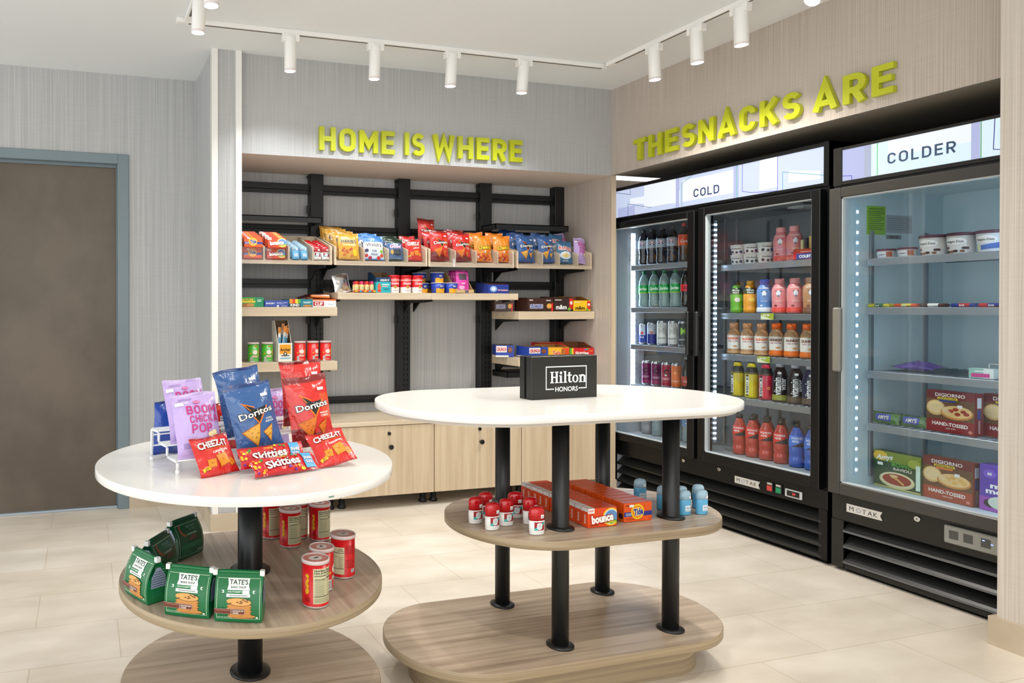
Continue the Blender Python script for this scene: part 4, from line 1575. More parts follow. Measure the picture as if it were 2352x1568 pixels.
def art_cracker(m, B, w, h):
    m.text(B, 'CHEEZ-IT', w * .0, h * .76, h * .17, WHITE, E_ * 1.5, 0.03, w=w * .74, rot=0.03, outline=C('7d0c10'), oo=0.04)
    m.line(B, [(-w * .22, h * .62), (w * .36, h * .66)], h * .012, ORG, E_)
    m.text(B, 'ORIGINAL', w * .12, h * .56, h * .055, WHITE, E_, 0.02, w=w * .42, rot=0.16)
    for k, (cx, cy, s_, r) in enumerate(((w * .12, h * .34, .19, .25), (-w * .17, h * .29, .13, -.1), (w * .33, h * .26, .11, .5))):
        for q, (kk, cc) in enumerate(((1.0, 'c4600f'), (.88, 'ef8a1e'))):
            P = []
            for i in range(4):
                a = pi / 4 + i * pi / 2 + r
                P.append((cx + cos(a) * w * s_ * kk * 1.1, cy + sin(a) * w * s_ * kk * 1.0))
            m.poly(B, P, C(cc), E_ * (1 + .2 * q + .25 * (k == 0)))
        m.oval(B, cx, cy, w * .016, w * .014, C('8a3d0a'), E_ * 1.7, 8)
    m.poly(B, [(-w * .40, h * .12), (-w * .22, h * .17), (-w * .24, h * .25), (-w * .42, h * .20)], YEL, E_)
    m.text(B, 'BIG', -w * .32, h * .20, h * .035, C('7d0c10'), E_ * 1.4, 0.02, rot=0.25)
    m.text(B, 'BAG', -w * .32, h * .155, h * .035, C('7d0c10'), E_ * 1.4, 0.02, rot=0.25)


def art_fruitcandy(m, B, w, h):
    rnd = random.Random(5)
    cols = [C('f0b51b'), C('2f9a3c'), C('6a2c91'), C('ee6b1f'), C('f3dc3a')]
    for k in range(26):
        x = rnd.choice((rnd.uniform(-.46, -.30), rnd.uniform(-.02, .22)))
        y = rnd.uniform(.15, .85) if x < -.2 else rnd.choice((rnd.uniform(.08, .25), rnd.uniform(.74, .9)))
        m.oval(B, w * x, h * y, w * .020, h * .060, cols[k % 5], E_ * (1 + .02 * k), 8)
    m.text(B, 'Original', -w * .06, h * .80, h * .10, C('f0b51b'), E_ * 1.6, 0.02)
    m.text(B, 'Skittles', -w * .06, h * .50, h * .36, WHITE, E_ * 1.9, 0.028, w=w * .50, outline=C('6d0a12'), oo=0.035, rot=.05)
    m.rect(B, w * .25, w * .41, h * .10, h * .92, C('49a8dc'), E_ * 1.5)
    m.text(B, 'SHARE', w * .33, h * .60, h * .15, WHITE, E_ * 2.2, 0.03, w=w * .14, outline=NAVY_INK)
    m.text(B, 'SIZE', w * .33, h * .38, h * .15, WHITE, E_ * 2.2, 0.03, w=w * .11, outline=NAVY_INK)


def art_goldbag(m, B, w, h):
    m.text(B, 'HARIBO', 0, h * .66, h * .12, BLACK_INK, E_ * 1.4, 0.03, w=w * .72, outline=C('f6e7b8'), oo=0.05)
    m.text(B, 'Goldbears', 0, h * .53, h * .075, C('f6e7b8'), E_, 0.02, w=w * .62)
    for k in range(16):
        rnd = random.Random(k)
        m.oval(B, w * rnd.uniform(-.36, .12), h * rnd.uniform(.12, .40), w * .06, h * .035, C(('c2572c', 'd98a3c', 'b9432a', 'cf6d35')[k % 4]), E_ * (.6 + .02 * k), 8)
    m.oval(B, w * .26, h * .24, w * .10, h * .13, YEL, E_ * 1.2, 12)


def art_fruitsnack(m, B, w, h):
    m.poly(B, [(-w * .42, h * .72), (w * .0, h * .69), (w * .42, h * .73), (w * .42, h * .46), (w * .0, h * .45), (-w * .42, h * .47)], WHITE, E_ * .7)
    m.text(B, "Welch's", 0, h * .59, h * .15, BLACK_INK, E_ * 1.4, 0.008, w=w * .74, shear=.12)
    m.text(B, 'Fruit', 0, h * .35, h * .085, C('3a3f45'), E_ * 1.4, 0.004, shear=.15)
    m.text(B, 'Snacks', 0, h * .22, h * .085, C('3a3f45'), E_ * 1.4, 0.004, shear=.15)
    for k, (x, y, cc) in enumerate(((-.38, .16, 'c9302c'), (.36, .17, 'd4472f'), (.36, .33, '8fb92f'), (-.36, .36, '33235e'), (.2, .08, 'c9302c'), (-.2, .07, 'b02a5b'))):
        m.oval(B, w * x, h * y, w * .09, h * .07, C(cc), E_ * (1 + .05 * k), 9)


def art_darkberry(m, B, w, h):
    m.text(B, 'Good', 0, h * .62, h * .16, C('e9d7f1'), E_ * 1.4, 0.03, w=w * .62, shear=.25, outline=C('b04a92'))
    m.oval(B, w * .08, h * .34, w * .28, h * .15, C('1a2430'), E_ * 1.1, 12)
    for k in range(7):
        m.oval(B, w * (-.12 + .07 * k), h * (.30 + .05 * (k % 2)), w * .05, h * .045, C('3d4a57'), E_ * (1.3 + .02 * k), 8)
    m.oval(B, -w * .22, h * .34, w * .08, h * .10, C('d2a23a'), E_ * 1.5, 10)
    m.line(B, [(-w * .35, h * .07), (w * .30, h * .09)], h * .03, C('7fa3c4'), E_)


def art_cheesepuff(m, B, w, h):
    m.text(B, 'Cheetos', 0, h * .52, h * .15, YEL, E_ * 1.6, 0.035, w=w * .68, rot=.12, shear=.15, outline=BLACK_INK, oo=0.07)
    rnd = random.Random(9)
    for k in range(26):
        m.oval(B, w * rnd.uniform(-.42, .42), h * rnd.uniform(.07, .36), w * .07, h * .03,
               C(('c8281f', 'ef7f22', 'a51c1c', 'd9d2cf', 'e04a2a')[k % 5]), E_ * (.6 + .03 * k), 7, rnd.uniform(0, 3))


def art_ridged(m, B, w, h):
    m.text(B, 'RUFFLES', 0, h * .64, h * .15, C('cf2a27'), E_ * 1.5, 0.03, w=w * .74, rot=-.12, outline=WHITE, oo=0.08)
    m.oval(B, 0, h * .34, w * .36, h * .17, C('dfe9ef'), E_ * .9, 14)
    m.oval(B, -w * .02, h * .34, w * .20, h * .10, C('f0d78a'), E_ * 1.3, 12)
    m.text(B, 'ORIGINAL', 0, h * .11, h * .05, WHITE, E_, 0.01)


def art_none(m, B, w, h):
    pass


def art_label(m, B, w, h):
    m.rect(B, -w * .05, w * .35, h * .2, h * .75, C('c9ccd0'), E_)
    for k in range(9):
        m.rect(B, -w * .03, w * .33, h * (.25 + .055 * k), h * (.265 + .055 * k), BLACK_INK, E_ * 1.4)


BAG_BLUE = pillow('chip_bag', 'chip bag', .150, .205, .058, foil('blue', '2c5a96'), foil('navy', '24427c'), art_tortilla('dca63c', 'COOL', 'RANCH'), 1.3)
BAG_BLUE2 = pillow('chip_bag', 'chip bag', .150, .205, .055, foil('blue', '2c5a96'), foil('navy', '24427c'), art_tortilla('dca63c', 'COOL', 'RANCH'), 4.7)
BAG_RED = pillow('chip_bag', 'chip bag', .146, .215, .058, foil('red', 'cf231d'), foil('maroon', '7d1416'), art_tortilla('d9741f', 'NACHO', 'CHEESE'), 2.4,
                 region=lambda s, v: foil('maroon', '7d1416') if v < .2 - .1 * s or v > .9 else (foil('orange_red', 'e2491f') if s > .55 and .35 < v < .75 else None))
BAG_RED2 = pillow('chip_bag', 'chip bag', .146, .205, .055, foil('red', 'cf231d'), foil('maroon', '7d1416'), art_tortilla('d9741f', 'NACHO', 'CHEESE'), 6.1,
                  region=lambda s, v: foil('maroon', '7d1416') if v < .2 - .1 * s else None)
BAG_LILAC = pillow('popcorn_bag', 'popcorn bag', .128, .190, .050, foil('lilac', 'bda4dd', .4), foil('lilac_seal', 'c9b6e6', .4), art_popcorn, 3.3, crease=.6)
BAG_LILAC2 = pillow('popcorn_bag', 'popcorn bag', .128, .190, .046, foil('lilac', 'bda4dd', .4), foil('lilac_seal', 'c9b6e6', .4), art_popcorn, 8.2, crease=.6)
BAG_CRACKER = pillow('cracker_bag', 'cracker bag', .126, .118, .036, foil('cracker_red', 'd2221c'), foil('cracker_dark', 'a81416'), art_cracker, 2.9, crease=1.2, ripple=.004)
BAG_CRACKER2 = pillow('cracker_bag', 'cracker bag', .122, .118, .036, foil('cracker_red', 'd2221c'), foil('cracker_dark', 'a81416'), art_cracker, 5.5, crease=1.5, ripple=.005)
BAG_CANDY = pillow('candy_bag', 'candy bag', .215, .062, .030, foil('candy_red', 'cc1b22'), foil('candy_dark', 'b3141c'), art_fruitcandy, 1.9, nu=26, nv=12, ripple=.003, crease=.7, sealw=.02)
BAG_CANDY2 = pillow('candy_bag', 'candy bag', .225, .062, .030, foil('candy_red', 'cc1b22'), foil('candy_dark', 'b3141c'), art_fruitcandy, 7.9, nu=26, nv=12, ripple=.004, crease=1.0, sealw=.02)
BAG_ROYAL = pillow('snack_bag', 'snack bag', .115, .165, .045, foil('royal', '1f4aa8'), foil('royal_seal', '1a3d8c'), art_label, 4.1)
BAG_REDBACK = pillow('snack_bag', 'snack bag', .130, .150, .042, foil('red', 'cf231d'), foil('cracker_dark', 'a81416'), art_label, 3.9)
BAG_NAVY = pillow('snack_bag', 'snack bag', .120, .130, .045, foil('deep_navy', '1c2b58'), foil('navy', '24427c'), art_none, 5.2, crease=1.5)
BAG_GOLD = pillow('gummy_bag', 'gummy candy bag', .150, .170, .034, foil('gold', 'd6a032'), foil('gold_seal', 'c08c22'), art_goldbag, 2.2)
BAG_FRUIT = pillow('fruit_snack_bag', 'fruit snack bag', .150, .160, .036, foil('sky', 'd6e3ee'), foil('welch_blue', '3f7fc0'), art_fruitsnack, 1.1,
                   region=lambda s, v: foil('welch_blue', '3f7fc0') if v > .70 else None)
BAG_BERRY = pillow('snack_bag', 'snack bag', .135, .150, .038, foil('slate_blue', '41648c'), foil('black_green', '15301c'), art_darkberry, 3.7,
                   region=lambda s, v: foil('black_green', '15301c') if v > .76 else None)
BAG_CRACKER3 = pillow('cracker_bag', 'cracker bag', .130, .150, .036, foil('cracker_red', 'd2221c'), foil('cracker_dark', 'a81416'), art_cracker, 8.8)
BAG_CHEESE = pillow('cheese_puff_bag', 'cheese puff bag', .150, .205, .055, foil('orange', 'ee8a1d'), foil('orange_seal', 'e07a14'), art_cheesepuff, 2.6)
BAG_RIDGED = pillow('ridged_chip_bag', 'chip bag', .128, .155, .045, foil('teal_blue', '2c6a92'), foil('teal_seal', '1f5378'), art_ridged, 1.7)
BAG_SILVER = pillow('foil_bag', 'foil bag', .120, .115, .040, M('silver_foil', 'd9dadc', .22, metal=.9), M('silver_foil', 'd9dadc'), art_none, 6.6, crease=2.0)
BAG_DARK = pillow('foil_bag', 'foil bag', .095, .050, .030, foil('charcoal', '3b3d42'), foil('charcoal', '3b3d42'), art_none, 3.1, crease=2.0, nu=10, nv=8)
BAG_PINK = pillow('nut_bag', 'nut bag', .105, .145, .026, foil('magenta', 'd63fa0'), foil('plum', '8a1f6c'),
                  lambda m, B, w, h: (m.rect(B, -w * .28, w * .28, h * .55, h * .82, C('4a3a46'), E_), m.text(B, 'nuts', 0, h * .40, h * .08, WHITE, E_, .02),
                                      m.oval(B, -w * .1, h * .2, w * .22, h * .09, C('e9a8cf'), E_, 10)), 2.0, nu=10, nv=12)


# ---- boxes -------------------------------------------------------------
def faces(w, d, h):
    return (Flat((0, -d / 2, 0)), Flat((-w / 2, 0, 0), (0, -1, 0)), Flat((w / 2, 0, 0), (0, 1, 0)), Flat((0, 0, h), (1, 0, 0), (0, 1, 0)))


def carton(name, cat, w, d, h, col, art, ch=0.0008, rough=.36):
    m = MB()
    m.box(-w / 2, w / 2, -d / 2, d / 2, 0, h, C(col, rough) if isinstance(col, str) else col, ch)
    art(m, w, d, h, *faces(w, d, h))
    return proto(name, cat, m)


def art_detergent(m, w, d, h, F, Lf, Rf, T):
    m.rect(F, -w / 2, w / 2, h * .28, h * .52, C('24358c'), .0004)
    for rx, cc in ((.31, 'f6d21c'), (.25, 'f0841c'), (.19, 'f6c21c')):
        m.oval(F, -w * .02, h * .52, h * rx * 1.35, h * rx * 1.32, C(cc), .0006 + (.31 - rx) * .004, 20)
    m.text(F, 'Tide', 0, h * .53, h * .34, C('1b2f8f'), .0016, .045, w=w * .33, rot=.12, outline=WHITE, oo=.05, res=2)
    m.rect(F, -w * .45, -w * .30, h * .83, h * .88, C('7a2b10'), .0005)
    m.rect(F, -w * .45, w * .15, h * .10, h * .13, C('b6430f'), .0005)
    m.rect(F, -w * .45, w * .10, h * .16, h * .19, C('b6430f'), .0005)
    for k in range(3):
        m.rect(F, -w * .45, -w * .25, h * (.33 + .055 * k), h * (.355 + .055 * k), C('c8d3f0'), .0007)
    m.text(F, '1-2', w * .43, h * .13, h * .11, C('9c2f0c'), .0006, .02)
    m.oval(Lf, 0, h * .28, d * .34, h * .16, C('2a1a12'), .0005, 12)
    m.oval(Lf, 0, h * .28, d * .40, h * .20, C('c87a16'), .0003, 12)
    m.rect(F, -w * .33, -w * .17, h * .78, h * .92, WHITE, .0022)


def art_dryer(m, w, d, h, F, Lf, Rf, T):
    for kx, cc, e in ((.47, 'f3c21e', .0004), (.40, 'eef3f2', .0006), (.36, '5f93c8', .0008)):
        P = [(w * .30 + h * kx * 1.1 * cos(a), h * .50 + h * kx * sin(a)) for a in [2 * pi * i / 22 for i in range(22)]]
        P = [(min(x, w / 2 - .0003), y) for x, y in P]
        m.poly(F, P, C(cc), e)
    m.poly(F, [(w * .02, h * .26), (w * .25, h * .34), (w * .495, h * .33), (w * .495, h * .20), (w * .3, h * .12)], C('5c8f2a'), .0010)
    m.rect(F, w * .20, w * .47, h * .17, h * .28, C('b7c72b'), .0013)
    m.text(F, 'bounce', -w * .01, h * .48, h * .40, WHITE, .0020, .06, w=w * .76, rot=.10, outline=C('b5181c'), oo=.07, res=2)
    m.rect(F, -w * .5, -w * .28, h * .74, h * .999, WHITE, .0008)
    m.text(F, 'NEW', -w * .39, h * .87, h * .10, RED, .0012, .02)
    m.rect(F, -w * .46, -w * .14, h * .08, h * .14, C('a52c10'), .0006)
    m.rect(T, -w * .5, -w * .28, -d / 2, d / 2, C('e8e6e2'), .0004)
    m.rect(Lf, -d * .5, d * .5, h * .82, h * .999, C('e8e6e2'), .0004)
    m.text(Lf, 'bounce', 0, h * .42, h * .17, C('f3d9c8'), .0006, .03, w=h * .46, rot=pi / 2)


DETERGENT = carton('detergent_box', 'detergent box', .112, .029, .0625, 'ea5a16', art_detergent)
DRYER = carton('dryer_sheet_box', 'dryer sheet box', .112, .030, .0625, 'e24a16', art_dryer)


def generic_art(col2, lines, txt=None, tc=None, oc=None, txt_pos=(0, .55), txt_h=.3, tw=None, blob=None):
    def art(m, w, d, h, F, Lf, Rf, T):
        if col2:
            for x0, x1, y0, y1, cc in col2:
                m.rect(F, w * x0, w * x1, h * y0, h * y1, C(cc), .0004)
                if x0 <= -.49:
                    m.rect(Lf, -d / 2, d / 2, h * y0, h * y1, C(cc), .0004)
        for x, y, rx, ry, cc in blob or ():
            m.oval(F, w * x, h * y, w * rx, h * ry, C(cc), .0007, 12)
        if txt:
            m.text(F, txt, w * txt_pos[0], h * txt_pos[1], h * txt_h, C(tc), .0016, .03, w=(w * tw if tw else None), outline=C(oc) if oc else None, oo=.06)
        for x0, x1, y, cc in lines:
            m.rect(F, w * x0, w * x1, h * y, h * (y + .06), C(cc), .0008)
    return art


# ---- open display cartons (tray with higher back) ------------------------
def tray_carton(name, w, d, hf, hb, col, inner, art, contents=None):
    m = MB()
    t = .0025
    mc, mi = C(col, .4), C(inner, .6)
    m.box(-w / 2, w / 2, -d / 2, -d / 2 + t, 0, hf, {'*': mc, '+y': mi})
    m.box(-w / 2, w / 2, d / 2 - t, d / 2, 0, hb, {'*': mc, '-y': mi})
    for sx in (-1, 1):
        x0 = sx * (w / 2) - (t if sx > 0 else 0)
        P = [(-d / 2 + t, 0), (d / 2 - t, 0), (d / 2 - t, hb), (d * .12, hb), (-d / 2 + t + .012, hf + .004), (-d / 2 + t, hf)]
        vs = [(x0, y, z) for y, z in P] + [(x0 + t, y, z) for y, z in P]
        n = len(P)
        fs = [tuple(reversed(range(n))), tuple(range(n, 2 * n))] + [(i, (i + 1) % n, n + (i + 1) % n, n + i) for i in range(n)]
        m.add(vs, fs, [mc if sx < 0 else mi, mi if sx < 0 else mc] + [mc] * n)
    m.box(-w / 2, w / 2, -d / 2, d / 2, 0, t, mc)
    art(m, w, d, hf, *faces(w, d, hf))
    parts = [('carton', m)]
    if contents:
        parts.append(contents)
    return proto(name, 'carton', None, parts)


def bar_stack(w, d, h, cols, n=5, rise=.006):
    """wrapped bars lying in a carton, only their tops show"""
    m = MB()
    for k in range(n):
        y = -d / 2 + d * (k + .5) / n
        m.box(-w / 2 + .006, w / 2 - .006, y - d / n * .46, y + d / n * .46, .004, h - rise + .004 * (k % 3), C(cols[k % len(cols)], .3), .004)
    return ('bar_packs', m)


# ---- deodorants -----------------------------------------------------------
def deodorant(kind):
    sx, sy = 1.0, .60
    n = 24
    if kind == 'red':
        R = .0262
        base, capm, lab = C('f2f1ee', .3), M('deo_red_cap', 'c0101a', .16, coat=.5), None
        b = MB()
        b.lathe([(R * .94, 0), (R * .97, .003), (R * .97, .010), (R, .011), (R, .044)], base, n, (0, 0, 0), sx, sy)
        F = Cyl(R, sx, sy)
        a0, a1 = -.018, .021
        b.rect(F, a0, a1, .0145, .0405, C('9f1722', .3), .0003)
        b.poly(F, [(a0, .0145), (a0 + .010, .0145), (a1, .036), (a1, .0405), (a1 - .005, .0405), (a0, .020)], C('35b5ae', .3), .0005)
        b.poly(F, [(.0, .016), (.008, .019), (.0095, .028), (.008, .0365), (.0, .0385), (-.008, .0365), (-.0095, .028), (-.008, .019)], C('eceff0', .3), .0008)
        b.text(F, 'OLD', 0, .0335, .003, C('9f1722'), .0011, .01)
        b.text(F, 'FRESH', 0, .028, .003, C('35a59e'), .0011, .01)
        b.rect(F, -.006, .006, .0225, .0235, C('35a59e'), .0011)
        b.rect(F, -.010, .010, .0018, .0085, C('e4e3df', .3), .0004)
        cap = MB()
        cap.lathe([(R * 1.01, .0445), (R * 1.01, .070), (R * .95, .0775), (R * .80, .083), (R * .5, .0858), (R * .1, .0864)], capm, n, (0, 0, 0), sx, sy)
        st = MB(); st.rect(Cyl(R * 1.01, sx, sy), .004, .018, .052, .063, C('f3f3f3'), .0006)
        for k in range(3):
            st.rect(Cyl(R * 1.01, sx, sy), .007 + .003 * k, .009 + .003 * k, .054, .0575, C('8a8a8a'), .0009)
        return proto('deodorant_stick', 'deodorant', None, [('body', b, 'white body with a dark red and teal label'), ('cap', cap, 'glossy red domed cap', [('price_sticker', st)])])
    R = .0235
    bl = C('62b3de', .3)
    b = MB()
    b.lathe([(R * .95, 0), (R * .98, .003), (R * .98, .009), (R, .010), (R, .0475), (R * .97, .052)], bl, n, (0, 0, 0), sx, .64)
    F = Cyl(R, sx, .64)
    b.rect(F, -.012, .014, .013, .033, C('dfeaf2', .3), .0004)
    b.text(F, 'Secret', .004, .025, .0055, C('3f5f86'), .0008, -.002, shear=.2)
    b.rect(F, -.009, .009, .0155, .0165, C('4f7fae'), .0008)
    b.rect(F, -.009, -.003, .024, .0285, C('b9d2e4'), .0007)
    b.rect(F, .002, .011, .0015, .0075, C('4f9fca', .3), .0004)
    cap = MB()
    cap.lathe([(R * .99, .0515), (R * .99, .068), (R * .93, .075), (R * .74, .080), (R * .4, .0825), (R * .08, .083)], CLEAR_CAP, n, (0, 0, 0), sx, .64)
    st = MB(); st.rect(Cyl(R * 1.0, sx, .64), .003, .014, .055, .065, C('f3f3f3'), .0006)
    return proto('deodorant_stick', 'deodorant', None, [('body', b, 'light blue body with a pale label'), ('cap', cap, 'clear pale blue domed cap', [('price_sticker', st)])])


DEO_RED, DEO_BLUE = deodorant('red'), deodorant('blue')


# ---- chip cans ----------------------------------------------------------------
def chip_can(col, view, h=.118, R=.0365):
    b = MB()
    body = C(col, .3)
    rim = M('can_rim', 'c9c4c0', .3, metal=.6)
    b.lathe([(R * .985, 0), (R * 1.01, .0015), (R * 1.01, .004), (R, .0055), (R, h)], [rim, rim, rim, body], 32)
    F = Cyl(R)
    dk = C('7d0f14' if col.startswith('d') else '1d5f1c')
    if view == 'panel':
        pw = .060
        x0 = .0105
        b.rect(F, x0 - pw / 2, x0 + pw / 2, .013, .107, C('cfc9a2', .4), .0003)
        ink = C('1d2416')
        b.text(F, 'Nutrition Facts', x0 - .001, .1020, .0050, ink, .0006, .035, w=.052)
        b.text(F, 'Datos de Nutrici\u00f3n', x0 - .001, .0958, .0044, ink, .0006, .03, w=.052)
        for z, t in ((.0915, .0005), (.0865, .0018), (.0745, .0006), (.0315, .0018)):
            b.rect(F, x0 - .027, x0 + .027, z, z + t, ink, .0006)
        b.text(F, 'Calories/Calor\u00edas', x0 - .010, .0785, .0033, ink, .0006, .03, w=.030)
        b.text(F, '150', x0 + .0125, .0805, .0048, ink, .0006, .03)
        b.text(F, '360', x0 + .0225, .0805, .0048, ink, .0006, .03)
        for k in range(13):
            z = .0710 - .0030 * k
            b.rect(F, x0 - .026 + .003 * (k % 3 == 1), x0 + .006 - .006 * (k % 2), z, z + .0008, C('5c6247'), .0006)
            b.rect(F, x0 + .011, x0 + .015, z, z + .0008, C('5c6247'), .0006)
            b.rect(F, x0 + .020, x0 + .024, z, z + .0008, C('5c6247'), .0006)
        for k in range(5):
            b.rect(F, x0 - .026, x0 + .018, .0275 - .0027 * k, .0282 - .0027 * k, C('6b7055'), .0006)
        for k, (z, rx, rz, r) in enumerate(((.080, .0055, .006, .6), (.066, .0045, .009, -.5), (.054, .0055, .006, .9), (.040, .006, .009, -.2))):
            b.oval(F, -.0365, z + .006, rx, rz, C('e0a91c', .4), .0004, 12, r)
        for k in range(4):
            b.rect(F, -.044, -.028, .018 + .003 * k, .0192 + .003 * k, dk, .0004)
            b.rect(F, .044, .058, .040 + .005 * k, .0412 + .005 * k, dk, .0004)
        b.oval(F, .052, .09, .006, .006, WHITE, .0004, 12)
    elif view == 'back':
        b.rect(F, -.052, -.012, .014, .094, C('cfc9a2', .4), .0003)
        ink = C('1d2416')
        b.text(F, 'Facts', -.022, .0895, .0036, ink, .0006, .03)
        b.text(F, 'Nutrici\u00f3n', -.024, .0845, .0034, ink, .0006, .03)
        for z, t in ((.0770, .0016), (.0655, .0006), (.0300, .0016)):
            b.rect(F, -.050, -.014, z, z + t, ink, .0006)
        for k in range(14):
            b.rect(F, -.030, -.016 - .003 * (k % 2), .0625 - .0024 * k, .0631 - .0024 * k, C('5c6247'), .0006)
        for k in range(13):
            z = .096 - .0052 * k
            if 4 < k < 8:
                continue
            b.rect(F, -.008, .028 - .006 * (k % 3), z, z + .0016, dk, .0004)
        b.rect(F, .010, .024, .018, .028, C('cdd0d2'), .0004)
        b.text(F, '52', .017, .023, .006, C('3b4046'), .0007, .02)
    else:
        b.text(F, 'PRINGLES', 0, .036, .012, C('f2dccc'), .0008, .04, w=.034, outline=C('a3161c') if col.startswith('d') else C('b3202a'))
        b.oval(F, 0, .060, .0155, .013, C('efe3d6'), .0004, 16)
        b.rect(F, -.004, .014, .090, .097, C('d5232a'), .0004)
        b.text(F, 'CRISPS', .005, .0935, .0035, C('f6d21c'), .0007, .03)
        b.rect(F, -.030, -.016, .004, .032, WHITE, .0004)
        for k in range(6):
            b.rect(F, -.029, -.017, .007 + .004 * k, .009 + .004 * k, BLACK_INK, .0007)
        b.text(F, 'ORIGINAL' if col.startswith('d') else 'SOUR CREAM', .002, .014, .0045, WHITE, .0006, .01, w=.026)
        for k in range(3):
            b.oval(F, .026, .045 + .012 * k, .006, .005, C('e8b02a'), .0005, 10, .5)
        b.oval(F, -.026, .052, .006, .0035, C('e8a02a'), .0005, 10, .3)
    lid = MB()
    lid.lathe([(R * 1.005, h - .001), (R * 1.06, h - .001), (R * 1.065, h + .0075), (R * 1.03, h + .009), (R * .97, h + .009), (R * .95, h + .0065)], LID_CLEAR, 32, cap0=False, cap1=False)
    seal = MB()
    seal.lathe([(0.0005, h + .0060), (R * .97, h + .0060)], C('d98a80' if col.startswith('d') else '9fc07f', .2, coat=.5), 32, cap0=False, cap1=False)
    Fl = Flat((0, 0, h + .0061), (1, 0, 0), (0, 1, 0))
    for k in range(9):
        a = k * 2 * pi / 9
        seal.line(Fl, [(R * .62 * cos(a), R * .62 * sin(a)), (R * .88 * cos(a + .3), R * .88 * sin(a + .3))], .0022, C('c66a60' if col.startswith('d') else '86ad66', .2), .0002)
    seal.oval(Fl, 0, 0, R * .52, R * .45, C('ddd5d0', .2), .0003, 18)
    seal.oval(Fl, R * .08, R * .05, R * .24, R * .13, C('6a625e', .2), .0006, 12, .3)
    return proto('chip_can', 'chip can', None, [('body', b), ('foil_seal', seal), ('lid', lid, 'frosted clear plastic lid rim')])


CAN_PANEL, CAN_BACK = chip_can('d3131b', 'panel'), chip_can('d3131b', 'back')
CAN_RED, CAN_GREEN = chip_can('d9231f', 'front', .112, .0345), chip_can('46a42c', 'front', .108, .0335)


# ---- cookie bags ------------------------------------------------------------------
class Gable:
    """front panel of a block-bottom bag folded at the top"""
    flat = False

    def __init__(s, w, d, h, hb):
        s.w, s.d, s.h, s.hb = w, d, h, hb

    def prof(s, v):
        t = min(1, max(0, (v - s.hb) / (s.h - s.hb)))
        y = -s.d / 2 * (1 - t ** 1.35) - .004 * t
        y -= .004 * sin(pi * min(1, v / s.hb)) if v < s.hb else 0
        return y

    def __call__(s, u, v):
        e = .002
        y = s.prof(v)
        dy = s.prof(v + e) - s.prof(v - e)
        n = Vector((0, -2 * e, -dy)).normalized()
        n = Vector((0, -1, dy / (2 * e) * -1 * -1)).normalized()
        tt = min(1, max(0, (v - s.hb) / (s.h - s.hb)))
        bul = .0025 * (1 - (2 * u / s.w) ** 2) * (1 - tt)
        return Vector((u, y - bul, v)), n


